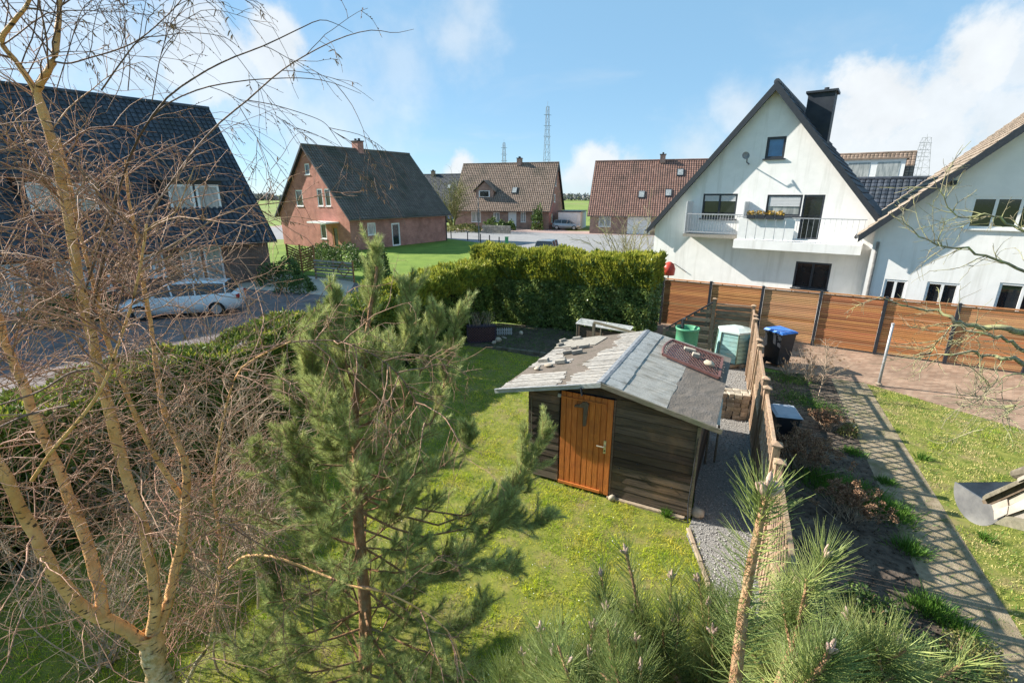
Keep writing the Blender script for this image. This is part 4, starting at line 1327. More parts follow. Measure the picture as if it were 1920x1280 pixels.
MB().prism([(x, yy_, roof_z(x) + .006) for x, yy_ in ((XL - .02, 2.5), (.45, 2.42), (.55, 3.0), (.30, 3.24), (XL - .02, 3.2))], (0, 0, .012)).build('slate_sheet', M['concrete'], deckL)
# verge boards
MB().bar((XL - .06, Y0 - .012, ZL - .035), (XR, Y0 - .012, ZR - .03), .022, .075).build('verge_board', M['trim_pale'], shed)
MB().bar((XR, Y0 - .014, ZR - .035), (XE + .10, Y0 - .014, ZE - .05), .024, .075).build('verge_board', M['board_old'], shed)
MB().bar((XL - .05, Y0 - .03, ZL + .008), (XR - .35, Y0 - .03, roof_z(XR - .35) + .008), .03, .014).build('metal_edge', M['galv'], shed)
MB().bar((XR - .33, Y0 - .03, roof_z(XR - .33) - .04), (XR - .30, Y0 - .04, roof_z(XR - .33) - .18), .03, .015).build('bracket', M['anthracite'], shed)

# helper: where a line of sight meets a slope of the shed roof (world)
def roof_hit(px, py, left=True, lift=0.0):
    xa, za = (XL, ZL) if left else (XR, ZR)
    xb, zb = (XR, ZR) if left else (XE, ZE)
    p0 = sh(xa, 0, za + lift); ex_ = sh(xb, 0, zb + lift) - p0; ey_ = SHED_W
    n = ex_.cross(ey_).normalized()
    d = ray(px, py)
    o_ = Vector((0, 0, CAM_H))
    return o_ + d * ((p0 - o_).dot(n) / d.dot(n))
def brick_mesh(name, sx, sy, sz, material, bev=.008):
    m = MB()
    hx, hy, hz = sx / 2, sy / 2, sz / 2
    vs = []
    for z, s_ in ((-hz, 0), (hz - bev, 0), (hz, bev)):
        for x, y in ((-1, -1), (1, -1), (1, 1), (-1, 1)):
            vs.append((x * (hx - s_) + random.uniform(-.004, .004), y * (hy - s_) + random.uniform(-.004, .004), z + hz))
    fs = [(3, 2, 1, 0), (8, 9, 10, 11)]
    for r_ in (0, 4):
        for k in range(4):
            fs.append((r_ + k, r_ + (k + 1) % 4, r_ + 4 + (k + 1) % 4, r_ + 4 + k))
    m.add(vs, fs)
    return m.mesh(name, material)
def stone_mesh(name, rx, ry, rz, material, rough=.12):
    m = MB()
    n, k = 9, 6
    vs = [(0, 0, -rz)]
    for i in range(1, k):
        a = math.pi * i / k
        for j in range(n):
            b = 2 * math.pi * j / n
            f = 1 + random.uniform(-rough, rough)
            vs.append((rx * math.sin(a) * math.cos(b) * f, ry * math.sin(a) * math.sin(b) * f, -rz * math.cos(a) * f))
    vs.append((0, 0, rz))
    fs = [(0, 1 + (j + 1) % n, 1 + j) for j in range(n)]
    for i in range(k - 2):
        for j in range(n):
            a, b = 1 + i * n + j, 1 + i * n + (j + 1) % n
            fs.append((a, b, b + n, a + n))
    l_ = len(vs) - 1
    fs += [(l_, l_ - n + j, l_ - n + (j + 1) % n) for j in range(n)]
    m.add([(x, y, z + rz * .8) for x, y, z in vs], fs)
    return m.mesh(name, material, smooth=True)
slopeL = math.atan2(ZR - ZL, XR - XL); slopeR = math.atan2(ZE - ZR, XE - XR)
def roof_rot(left, rz):
    return (Matrix.Rotation(SH_RZ, 4, 'Z') @ Matrix.Rotation(-slopeL if left else -slopeR, 4, 'Y') @ Matrix.Rotation(rz, 4, 'Z')).to_euler()
bricks = [
    ((1020, 678), .0, (.21, .10, .07), 'brick lying along the left eave of the shed roof beside two round stones'),
    ((1052, 680), .05, (.21, .11, .07), 'brick right of the flat round stone on the shed roof'),
    ((1065, 662), .25, (.20, .10, .065), 'left one of two parallel bricks in the middle of the shed roof'),
    ((1083, 662), .3, (.22, .11, .075), 'right one of two parallel bricks in the middle of the shed roof'),
    ((1096, 651), .2, (.22, .11, .06), 'brick at the corner of the grey slate sheet on the shed roof'),
    ((1077, 653), .1, (.13, .10, .05), 'short broken brick between the paired bricks and the slate sheet'),
    ((1051, 648), .9, (.15, .10, .06), 'brick on the rear left edge of the shed roof, lower of two'),
    ((1056, 640), .8, (.15, .10, .06), 'brick on the rear left edge of the shed roof, upper of two'),
    ((1082, 636), .1, (.20, .10, .06), 'rearmost brick lying on the grey slate sheet of the shed roof')]
for (p, rz_, s_, lab) in bricks:
    o = link('brick', brick_mesh('brick', *s_, M['concrete']), None, roof_hit(*p, True, .018), roof_rot(True, rz_))
    tag(o, lab, 'brick', 'bricks weighing down the shed roof')
for p, r_, lab in (((1029, 687), (.10, .065, .032), 'flat rounded stone on the left slope of the shed roof'), ((1008, 693), (.065, .055, .035), 'small round stone nearest the left eave of the shed roof')):
    tag(link('stone', stone_mesh('stone', *r_, M['field_stone']), None, roof_hit(*p, True, .012), roof_rot(True, .1)), lab, 'stone', 'stones on the shed roof')

# brown plastic trellis lying on the right slope
c_bl, c_br, c_tr, c_tl = [roof_hit(*p, False, .07) for p in ((1243, 664), (1348, 708), (1355, 672), (1256, 636))]
trel = thing('trellis_panel', 'brown plastic trellis panel with a bowed end lying on the shed roof', 'trellis', c_bl)
def tq(a, b):
    return c_bl.lerp(c_br, a).lerp(c_tl.lerp(c_tr, a), b)
for (a, b), (c, d), nm in (((0, 0), (1, 0), 'frame_bar'), ((1, 0), (1, 1), 'frame_bar'), ((.05, 1), (1, 1), 'frame_bar')):
    MB().bar(tq(a, b), tq(c, d), .045, .05).build(nm, M['plastic_brown'], trel, world=True)
arc = [tq(.0 - .06 * math.sin(math.pi * i / 8) + .05 * i / 8, i / 8) for i in range(9)]
MB().tube(arc, .026, 6).build('bowed_frame_bar', M['plastic_brown'], trel, world=True)
m = MB()
nl = 14
for i in range(-8, nl):
    for sg in (0, 1):
        a0, a1 = i / nl * 1.0, (i + 7) / nl
        p0, p1 = (a0, 0.02), (a1, .98)
        if sg:
            p0, p1 = (a0, .98), (a1, .02)
        # clip to the frame
        def cl(p, q_):
            if p[0] < 0:
                f = (0 - p[0]) / (q_[0] - p[0]); return (0, p[1] + (q_[1] - p[1]) * f)
            if p[0] > 1:
                f = (1 - p[0]) / (q_[0] - p[0]); return (1, p[1] + (q_[1] - p[1]) * f)
            return p
        if max(a0, a1) <= .01 or min(a0, a1) >= .99:
            continue
        pa, pb = cl(p0, p1), cl(p1, p0)
        if abs(pa[0] - pb[0]) < .02:
            continue
        m.bar(tq(*pa) + Vector((0, 0, .004 * sg)), tq(*pb) + Vector((0, 0, .004 * sg)), .009, .008)
tag(m.build('lattice', M['plastic_brown'], trel, world=True), kind='stuff')
for p, s_, lab in (((1293, 657), (.22, .11, .05), 'grey block pinning the upper part of the brown trellis'), ((1304, 668), (.14, .10, .07), 'sandy brick in the middle of the brown trellis')):
    tag(link('brick', brick_mesh('brick', *s_, M['paver_stone']), None, roof_hit(*p, False, .095), roof_rot(False, .2)), lab, 'brick', 'weights on the trellis')
tag(link('stone', stone_mesh('stone', .11, .075, .055, M['field_stone'], .2), None, roof_hit(1328, 685, False, .09), roof_rot(False, -.5)), 'pale angular stone at the lower end of the brown trellis', 'stone', 'weights on the trellis')

# ================================================================== long slatted fence along the driveway
lf_o = Vector((10.6, 16.23, 0)); lf_d = Vector((.845, -.535, 0)).normalized(); lf_n = Vector((lf_d.y, -lf_d.x, 0))   # towards the garden
LF_RZ = math.atan2(lf_d.y, lf_d.x)
lfence = thing('slatted_fence', 'warm brown fence of narrow horizontal slats between anthracite posts along the drive', 'fence', lf_o, LF_RZ)
slat_mes = [MB().box((0, 0, 0), (1.0, .02, 1.0)).mesh('slat', M[q_]) for q_ in ('slat_wood', 'slat_wood_red', 'slat_wood_pale')]
post_me = MB().box((0, 0, .97), (.085, .085, 1.94)).mesh('post', M['anthracite'])
PW = 1.79
for k in range(-3, 6):
    link('post', post_me, lfence, (k * PW, 0, 0))
    if k == 5:
        break
    pan = MB().box((k * PW + PW / 2, .012, 1.885), (PW - .09, .05, .045)).build('fence_panel', M['slat_wood'], lfence)
    n_s = 30
    for i in range(n_s):
        z = .05 + i * (1.80 / n_s)
        link('slat', slat_mes[(k * 2 + 7) % 3 if random.random() < .75 else random.randrange(3)], pan, (k * PW + PW / 2, .02 + random.uniform(-.004, .004), z + .028), None, (PW - .10, 1, .046))
    m = MB()
    for fx in (.22, .5, .78):
        m.box((k * PW + PW * fx, .06, .95), (.04, .025, 1.8))
    m.build('backing_batten', M['anthracite'], pan)
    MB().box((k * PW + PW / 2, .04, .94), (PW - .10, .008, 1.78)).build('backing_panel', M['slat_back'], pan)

# ================================================================== lattice fence between the two gardens
latf = thing('lattice_fence', 'weathered wooden fence of lattice panels with capped posts beside the gravel path', 'fence', fence_pt(5.64))
lat_rz = math.atan2(.914, .406)
cap_me = MB().add([(-.07, -.07, 0), (.07, -.07, 0), (.07, .07, 0), (-.07, .07, 0), (-.07, -.07, .02), (.07, -.07, .02), (.07, .07, .02), (-.07, .07, .02), (0, 0, .06)],
                  [(3, 2, 1, 0), (0, 1, 5, 4), (1, 2, 6, 5), (2, 3, 7, 6), (3, 0, 4, 7), (4, 5, 8), (5, 6, 8), (6, 7, 8), (7, 4, 8)]).mesh('post_cap', M['lattice_wood'])
lpost_me = MB().box((0, 0, .91), (.09, .09, 1.82)).mesh('post', M['lattice_wood'])
lath_me = MB().box((0, 0, 0), (1, .010, .032)).mesh('lath', M['lattice_wood'])
vboard_me = MB().box((0, 0, 0), (1, .014, 1)).mesh('board', M['lattice_wood'])
base0 = fence_pt(5.64)
def fl(y, z=0.0, off=0.0):                 # local point of the fence root
    p = fence_pt(y) - base0 + UD * off
    return Vector((p.x, p.y, z))
def fence_post(y):
    p = link('post', lpost_me, latf, fl(y), (0, 0, lat_rz))
    link('post_cap', cap_me, p, (0, 0, 1.82))
def fence_panel(ya, yb, ztop=1.74, zmid=.92, solid=True):
    a, b = fl(ya), fl(yb)
    L_ = (b - a).length
    d = (b - a).normalized()
    pan = thing('fence_panel', None, None, a, math.atan2(d.y, d.x))
    pan.parent = latf
    def part(nm, x, z, sx, sz, y=0.0, th=1.0):
        link(nm, vboard_me, pan, (x, y, z), None, (sx, th, sz))
    part('rail', L_ / 2, ztop - .025, L_, .05, 0, 3.2)
    part('rail', L_ / 2, zmid, L_, .05, 0, 3.0)
    part('rail', L_ / 2, .10, L_, .05, 0, 3.0)
    part('stile', .022, (ztop + .075) / 2, .044, ztop - .175, 0, 2.6)
    part('stile', L_ - .022, (ztop + .075) / 2, .044, ztop - .175, 0, 2.6)
    nbd = max(2, int(L_ / .105))
    for i in range(nbd):
        x = .05 + (L_ - .1) * (i + .5) / nbd
        part('board', x, (zmid + .1) / 2, (L_ - .1) / nbd - .008, zmid - .15, .006 * (-1) ** i)
    # diagonal laths in the upper half
    z0, z1 = zmid + .025, ztop - .05
    hgt = z1 - z0
    sp = .235
    n = int((L_ + hgt) / sp)
    for sg in (1, -1):
        for i in range(n + 1):
            c = i * sp
            xa, za, xb, zb = c - hgt, 0.0, c, hgt
            if xa < .04:
                za += .04 - xa; xa = .04
            if xb > L_ - .04:
                zb -= xb - (L_ - .04); xb = L_ - .04
            if xb - xa < .05:
                continue
            if sg < 0:
                xa, xb = L_ - xa, L_ - xb
            dx, dz = xb - xa, zb - za
            link('lath', lath_me, pan, ((xa + xb) / 2, .006 * sg, z0 + (za + zb) / 2), (0, -math.atan2(dz, dx), 0), (math.hypot(dx, dz), 1, 1))
    return pan
pairs = [(3.0, 3.42), (5.43, 5.88), (7.89, 8.34), (10.35, 10.80), (12.80, 13.22)]
for i, (a, b) in enumerate(pairs):
    fence_post(a); fence_post(b)
    fence_panel(a + .05, b - .05, 1.62)
    nxt = pairs[i + 1][0] if i + 1 < len(pairs) else 14.36
    fence_panel(b + .05, nxt - .05)
fence_post(14.42)
# cross panels at the far end: horizontal boards, then a quarter panel running down
cx0 = fence_pt(14.42)
cross = thing('board_fence', 'dark weathered board fence with one sloping panel behind the composter', 'fence', cx0, math.atan2(-UD.y, -UD.x))
brd = MB().box((0, 0, 0), (1, .016, .125)).mesh('board', M['board_old'])
for i in range(12):
    link('board', brd, cross, (.55, .012 * (-1) ** i, .12 + i * .142), None, (1.0, 1, 1))
link('rail', vboard_me, cross, (.55, 0, 1.80), None, (1.0, 3, .04))
cp_me = MB().box((0, 0, .97), (.10, .10, 1.94)).mesh('post', M['board_old'])
for x in (1.12,):
    p = link('post', cp_me, cross, (x, 0, 0))
    link('post_cap', cap_me, p, (0, 0, 1.94))
m = MB()
for i in range(12):
    z = .12 + i * .142
    x1 = 1.18 + 1.35 * min(1.0, max(0, (1.86 - z - .06) / 1.05))
    if x1 < 1.3:
        continue
    link('board', brd, cross, ((1.18 + x1) / 2, .012 * (-1) ** i, z), None, (x1 - 1.18, 1, 1))
MB().bar((1.16, 0, 1.84), (2.56, 0, .80), .05, .045).build('sloping_rail', M['anthracite'], cross)
link('post', MB().box((0, 0, .42), (.09, .09, .84)).mesh('post', M['board_old']), cross, (2.55, 0, 0))

# old wooden frame and white glazed lights behind the shed
bz = 1.22
ba, bb = gp(1114, 604, bz), gp(1334, 660, bz)
fr = thing('wooden_frame', 'grey timber rail on posts standing behind the shed', 'frame', (ba.x, ba.y, 0))
MB().bar(ba, bb, .07, .06).build('rail', M['board_old'], fr, world=True)
for p in (ba, bb):
    MB().box((p.x, p.y, bz / 2 - .015), (.08, .08, bz - .032), LF_RZ).build('post', M['board_old'], fr, world=True)
MB().bar(bb + Vector((-.12, .1, -.1)), bb + Vector((-.12, .1, -.9)), .05, .04).build('batten', M['white_wood'], fr, world=True)
ca = gp(1080, 606, .95); cb = gp(1178, 622, .95)
cf = thing('cold_frame', 'peeling white window sash used as a cold frame lid behind the shed', 'cold frame', (ca.x, ca.y, 0))
dd = (cb - ca).normalized(); dn = Vector((-dd.y, dd.x, 0))
for o_ in (0, .38):
    MB().bar(ca + dn * o_ + Vector((0, 0, .0 + o_ * .2)), cb + dn * o_ + Vector((0, 0, .0 + o_ * .2)), .05, .03).build('sash_bar', M['white_wood'], cf, world=True)
for f in (0, .5, 1):
    p = ca.lerp(cb, f)
    MB().bar(p + dn * .04, p + dn * .36 + Vector((0, 0, .07)), .035, .025).build('sash_bar', M['white_wood'], cf, world=True)
m = MB().prism([ca + Vector((0, 0, -.005)), cb + Vector((0, 0, -.005)), cb + dn * .38 + Vector((0, 0, .07)), ca + dn * .38 + Vector((0, 0, .07))], (0, 0, .006))
m.build('pane', M['curtain_glass'], cf, world=True)
for f in (.03, .5, .97):
    p = ca.lerp(cb, f)
    MB().box((p.x, p.y, .46), (.05, .05, .92)).build('leg', M['board_old'], cf, world=True)
m = MB().prism([ca + dn * .05 + Vector((0, 0, -.93)), cb + dn * .05 + Vector((0, 0, -.93)), cb + dn * .05 + Vector((0, 0, -.1)), ca + dn * .05 + Vector((0, 0, -.1))], dn * .02)
m.build('side_board', M['shed_wood'], cf, world=True)

# rain barrel
p = gp(1290, 612, 1.16)
t = thing('rain_barrel', 'green plastic rain barrel behind the shed', 'barrel', (p.x, p.y, 0))
MB().lathe([(.27, 0), (.31, .3), (.335, .7), (.335, 1.06), (.36, 1.07), (.365, 1.13), (.335, 1.14), (.31, 1.06), (.29, .9), (.02, .88)], (0, 0, 0), 28).build('barrel_body', M['plastic_green'], t, smooth=True)
MB().lathe([(.325, 0), (.345, .01), (.345, .04), (.32, .05)], (0, 0, .5), 28).build('hoop', M['plastic_green'], t)
MB().tube([(-.08, .22, .85), (-.08, .24, 1.35), (-.02, .2, 1.36)], .045, 8).build('filler_pipe', M['anthracite'], t)
# composter
p = gp(1377, 690, 0.0)
t = thing('composter', 'pale teal six sided plastic composter with a grey lid by the board fence', 'composter', (p.x + .06, p.y + .38, .16), .12)
hexr = lambda r_, z: [(r_ * math.cos(k * math.pi / 3 + .18), r_ * math.sin(k * math.pi / 3 + .18), z) for k in range(6)]
for k in range(6):
    for j in range(7):
        z0, z1 = .02 + j * .13, .02 + (j + 1) * .13 - .012
        r0, r1 = .545 - .008 * j, .545 - .008 * (j + 1) + .004
        a0, a1 = hexr(r0, z0), hexr(r1, z1)
        q0, q1, q2_, q3 = a0[k], a0[(k + 1) % 6], a1[(k + 1) % 6], a1[k]
        cdir_ = Vector(((q0[0] + q1[0]) / 2, (q0[1] + q1[1]) / 2, 0)).normalized()
        MB().prism([q0, q1, q2_, q3], -cdir_ * .03).build('wall_slat', M['plastic_olive'] if k == 5 else M['plastic_teal'], t)
m = MB()
ra, rb = hexr(.535, .93), hexr(.53, .98)
rc = hexr(.24, 1.06)
m.add(ra + rb + rc, [tuple(range(6))[::-1]] + [(k, (k + 1) % 6, 6 + (k + 1) % 6, 6 + k) for k in range(6)] + [(6 + k, 6 + (k + 1) % 6, 12 + (k + 1) % 6, 12 + k) for k in range(6)] + [tuple(range(12, 18))])
m.build('lid', M['plastic_teal_lid'], t)
for k in range(6):
    x, y_, _ = hexr(.548, 0)[k]
    MB().tube([(x, y_, .0), (x * .91, y_ * .91, .95)], .022, 6).build('corner_rib', M['plastic_olive'], t)
# mossy slabs under the composter
base_p = Vector((p.x + .06, p.y + .36, 0))
for i, (dx, dy, z) in enumerate(((-.22, -.2, .0), (.22, -.22, .0), (-.2, .2, .0), (.22, .2, .0), (-.15, -.28, .078), (.2, -.26, .078), (0, .2, .078))):
    o = link('paving_slab', brick_mesh('paving_slab', .40, .40, .075, M['paver_stone']), None, base_p + Vector((dx, dy, z)), (0, 0, .1 + .05 * i))
    tag(o, 'mossy concrete slab stacked under the teal composter', 'slab', 'slabs under the composter')
# paver stack
pc = gp(1372, 788)
k_ = 0
random.seed(21)
pm = [brick_mesh('paver', .15, .13, .105, M['paver_stone']) for _ in range(4)]
d_u, d_w = Vector((.96, -.28, 0)), Vector((.28, .96, 0))
for lay in range(6):
    for i in range(6):
        for j in range(3):
            if lay == 5 and (random.random() < .35):
                continue
            if lay < 5 and j == 1 and 0 < i < 5:
                continue                       # the heart of the stack shows nothing
            pos = pc + d_u * ((i - 2.5) * .165 + random.uniform(-.02, .02)) + d_w * (.08 + j * .14 + random.uniform(-.012, .02)) + Vector((0, 0, .018 + lay * .106))
            o = link('paver', random.choice(pm), None, pos, (0, 0, -.28 + random.uniform(-.25, .25)))
            tag(o, 'sandy concrete paver stacked between the shed and the lattice fence', 'paver', 'pavers in the stack')
# pale boards leaning behind the shed corner
pq = [at(x, y_, Y_) for x, y_, Y_ in ((1333, 792, 8.35), (1350, 797, 8.4), (1356, 748, 8.75), (1338, 742, 8.7))]
t = thing('pale_board', 'pale blue sheet leaning at the shed wall under the right eave', 'sheet', (pq[0].x, pq[0].y, 0))
MB().prism(pq, (.01, .02, -.012)).build('sheet', M['plastic_teal_lid'], t, world=True)
for p in pq[:2]:
    MB().bar(p + Vector((0, .03, -.015)), Vector((p.x, p.y + .03, 0)), .03, .03).build('leg', M['board_old'], t, world=True)

# bins on the neighbour's side
def wheelie(name, label, pos, rz, sx, sy, h, lid, lidm, wheels=True):
    t = thing(name, label, 'bin', pos, rz, 'refuse bins')
    m = MB()
    a, b = .82, 1.0
    V = []
    for z, f in ((.08, a), (h * .5, .91), (h * .93, 1.0)):
        V += [(-sx / 2 * f, -sy / 2 * f, z), (sx / 2 * f, -sy / 2 * f, z), (sx / 2 * f, sy / 2 * f, z), (-sx / 2 * f, sy / 2 * f, z)]
    F_ = [(3, 2, 1, 0), (8, 9, 10, 11)]
    for r_ in (0, 4):
        F_ += [(r_ + k, r_ + (k + 1) % 4, r_ + 4 + (k + 1) % 4, r_ + 4 + k) for k in range(4)]
    m.add(V, F_).build('bin_body', M['plastic_black'], t)
    MB().box((0, 0, h * .935), (sx + .05, sy + .05, .05)).build('rim', M['plastic_black'], t)
    m = MB()
    lx, ly = sx / 2 + .04, sy / 2 + .04
    m.add([(-lx, -ly, h * .96), (lx, -ly, h * .96), (lx, ly, h * .97), (-lx, ly, h * .97),
           (-lx + .05, -ly + .06, h * 1.0), (lx - .05, -ly + .06, h * 1.0), (lx - .05, ly - .04, h * 1.025), (-lx + .05, ly - .04, h * 1.025)],
          [(3, 2, 1, 0), (4, 5, 6, 7), (0, 1, 5, 4), (1, 2, 6, 5), (2, 3, 7, 6), (3, 0, 4, 7)])
    l_ = m.build('lid', lidm, t)
    MB().tube([(-sx * .4, sy / 2 + .07, h * .98), (sx * .4, sy / 2 + .07, h * .98)], .018, 8).build('handle', lidm, l_)
    if wheels:
        for s_ in (-1, 1):
            MB().tube([(s_ * sx * .5 - .03, sy * .36, .1), (s_ * sx * .5 + .03, sy * .36, .1)], .1, 14).build('wheel', M['tyre'], t)
    return t
wheelie('refuse_bin', 'tall black wheeled bin with a bright blue lid behind the lattice fence', (8.28, 14.25, 0), .35, .58, .62, 1.12, True, M['plastic_blue'])
wheelie('refuse_bin', 'low black bin with a grey lid tucked against the lattice fence', (5.62, 9.02, 0), -.25, .42, .5, .86, True, M['plastic_grey'], wheels=False)

# clothes pole
pp = gp(1647, 722)
t = thing('clothes_pole', 'thin pale metal clothes pole at the edge of the drive', 'pole', pp)
MB().tube([(0, 0, 0), (.0, 0, .9), (.0, 0, 1.76)], [.038, .036, .034], 10).build('tube', M['galv'], t, smooth=True)
MB().lathe([(.075, -.02), (.085, .05), (.05, .075)], (0, 0, 0), 12).build('concrete_foot', M['kerb'], t)
MB().lathe([(.04, 0), (.042, .03), (.03, .04)], (0, 0, 1.75), 10).build('cap', M['galv'], t)
MB().tube([(0, 0, .86), (.09, -.02, .90)], .007, 5).build('hook', M['galv'], t)

# planter with trellis front, little picket and edging stones under the hedge
pa, pb2 = gp(876, 643), gp(930, 641)
t = thing('planter_box', 'dark purple brown planter box with a lattice front under the hedge', 'planter', (pa.x, pa.y, 0), math.atan2(pb2.y - pa.y, pb2.x - pa.x))
lw_ = (pb2 - pa).length
MB().box((lw_ / 2, .2, .30), (lw_, .40, .56)).build('box_body', M['planter'], t)
for x in (0.02, lw_ - .02):
    MB().box((x, -.02, .30), (.05, .03, .60)).build('frame_post', M['planter'], t)
for z in (.03, .585):
    MB().box((lw_ / 2, -.02, z), (lw_, .03, .05)).build('frame_rail', M['planter'], t)
m = MB()
for i in range(-5, 11):
    for sg in (-1, 1):
        x0 = i * .1; x1 = x0 + .5
        pts = [(max(0.03, x0), max(0, .03 - x0)), (min(lw_ - .03, x1), .5 - max(0, x1 - lw_ + .03))]
        if pts[1][0] - pts[0][0] < .04:
            continue
        (xa, za), (xb, zb) = pts
        if sg < 0:
            xa, xb = lw_ - xa, lw_ - xb
        m.bar((xa, -.022 - .004 * sg, .055 + za), (xb, -.022 - .004 * sg, .055 + zb), .007, .014)
tag(m.build('lattice', M['plastic_brown'], t), kind='stuff')
m = MB()
for i in range(46):
    x = random.uniform(.1, lw_ - .1); y_ = random.uniform(.06, .34)
    pts = [Vector((x, y_, .56))]
    d = Vector((random.uniform(-.35, .35), random.uniform(-.3, .3), 1))
    for k in range(4):
        pts.append(pts[-1] + d * .13)
        d += Vector((random.uniform(-.2, .2), random.uniform(-.2, .2), 0))
    m.tube(pts, [.006, .005, .004, .003, .002], 3)
tag(m.build('dry_stems', M['twig_pale'], t), kind='stuff')
pk = gp(932, 628)
t = thing('picket_edging', 'short white picket edging beside the planter box', 'edging', (pk.x, pk.y, 0), .1)
for i in range(7):
    x = i * .085
    MB().prism([(x, 0, 0), (x + .055, 0, 0), (x + .055, 0, .24), (x + .0275, 0, .29), (x, 0, .24)], (0, .018, 0)).build('picket', M['white_wood'], t)
for z in (.07, .19):
    MB().box((.28, .03, z), (.6, .018, .03)).build('rail', M['white_wood'], t)
for (px, py, r_, lab) in ((926, 645, (.10, .08, .07), 'pale stone at the right foot of the planter box'), (934, 641, (.13, .1, .1), 'brown round stone just right of the planter box'),
                          (977, 627, (.09, .07, .08), 'white stone lying alone on the shaded flower border'), (945, 634, (.16, .07, .03), 'flat white stone on the shaded flower border'),
                          (1147, 937, (.075, .06, .055), 'pinkish stone holding the orange shed door'), (1306, 968, (.12, .10, .09), 'mossy boulder at the front right corner of the shed')):
    tag(link('stone', stone_mesh('stone', *r_, M['field_stone']), None, gp(px, py), (0, 0, random.uniform(0, 3))), lab, 'stone', 'loose garden stones')
# border edging along the shaded bed: a low run of dark blocks
ea_, eb_ = gp(930, 655), gp(1062, 672)
for i in range(11):
    f = (i + .5) / 11
    p = ea_.lerp(eb_, f)
    o = link('edging_block', brick_mesh('edging_block', .21, .09, .11, M['board_old']), None, (p.x, p.y, 0), (0, 0, math.atan2(eb_.y - ea_.y, eb_.x - ea_.x) + random.uniform(-.06, .06)))
    tag(o, 'dark block edging the shaded border behind the lawn', 'edging block', 'border edging blocks')
# kerb between lawn and gravel
for i in range(5):
    a = Vector((2.60, 4.6, 0)).lerp(Vector((2.80, 6.45, 0)), (i + .5) / 5)
    o = link('kerb_stone', brick_mesh('kerb_stone', .36, .06, .045, M['kerb']), None, (a.x, a.y, 0), (0, 0, math.atan2(1.85, .20) + random.uniform(-.02, .02)))
    tag(o, 'sandy kerb stone between the lawn and the gravel path', 'kerb stone', 'kerb stones along the gravel')

# ================================================================== dormer corner with gutter at the right edge (near)
rdep = lambda x: 1.60 - (x - 1840) / 95 * .22
rpx = lambda x, y, o=0.0: atd(x, y, rdep(x) + o)
rc_ = thing('dormer_corner', 'corner of a weathered dormer with a dark metal gutter at the right edge', 'dormer', rpx(1850, 960))
ga, gb = rpx(1836, 930, .06), None
gd = Vector((.985, .02, -.0)).normalized(); gs = Vector((gd.y, -gd.x, 0))
R_, k = .085, 14
gb = ga + gd * .9
m = MB()
for pnt in (ga, gb):
    for rad_ in (R_, R_ - .004):
        for i in range(k + 1):
            t_ = math.pi + math.pi * i / k
            m.v.append(tuple(pnt + gs * (rad_ * math.cos(t_)) + Vector((0, 0, rad_ * 1.15 * math.sin(t_)))))
n_ = k + 1
for i in range(k):
    m.f.append((i, i + 1, 2 * n_ + i + 1, 2 * n_ + i))
    m.f.append((n_ + i, 3 * n_ + i, 3 * n_ + i + 1, n_ + i + 1))
m.build('gutter', M['zinc'], rc_, world=True, smooth=True)
ring = [ga - gd * .006 + gs * (R_ * 1.03 * math.cos(math.pi + math.pi * i / k)) + Vector((0, 0, R_ * 1.18 * math.sin(math.pi + math.pi * i / k))) for i in range(k + 1)]
MB().prism(ring, gd * .006).build('gutter_end_cap', M['zinc'], rc_, world=True)
back = Vector((.05, .03, 0))
def slab(nm, pts, material, o, th=.5):
    MB().prism([rpx(x, y, o) for x, y in pts], back * th).build(nm, material, rc_, world=True)
slab('verge_board', [(1842, 931), (1930, 892), (1930, 898), (1842, 938)], M['board_old'], -.02)
slab('fascia_board', [(1841, 938), (1930, 898), (1930, 914), (1860, 945), (1843, 944)], M['axe_wood'], 0.0)
slab('soffit_board', [(1858, 944), (1930, 911), (1930, 922), (1862, 950)], M['board_old'], .03)
slab('flaking_slate', [(1859, 946), (1888, 934), (1890, 948), (1863, 957)], M['roof_slate_flake'], .0)
slab('flaking_slate', [(1889, 934), (1932, 915), (1932, 930), (1891, 947)], M['roof_slate_flake'], .008)
slab('flaking_slate', [(1863, 958), (1890, 949), (1888, 963), (1864, 974)], M['roof_slate_flake'], -.008)
slab('flaking_slate', [(1891, 949), (1932, 931), (1932, 950), (1884, 967)], M['roof_slate_flake'], -.004)
slab('flaking_slate', [(1884, 968), (1932, 951), (1932, 972), (1890, 972)], M['concrete'], .01)
slab('bottom_board', [(1864, 981), (1882, 971), (1932, 983), (1932, 998)], M['board_old'], -.02)
slab('side_lining', [(1866, 952), (1940, 912), (1940, 990), (1870, 974)], M['anthracite'], .05)
MB().tube([rpx(1905, 889, .0), rpx(1945, 880, .0)], [.014, .02], 10).build('ridge_roll', M['board_old'], rc_, world=True)
slab('mortar_fillet', [(1907, 897), (1930, 886), (1930, 893), (1908, 903)], M['roof_slate_flake'], -.03)
MB().box((2.6, .5, 2.0), (1.4, 1.4, 4.0)).build('house_wall', M['brick_dark'], rc_, world=True)

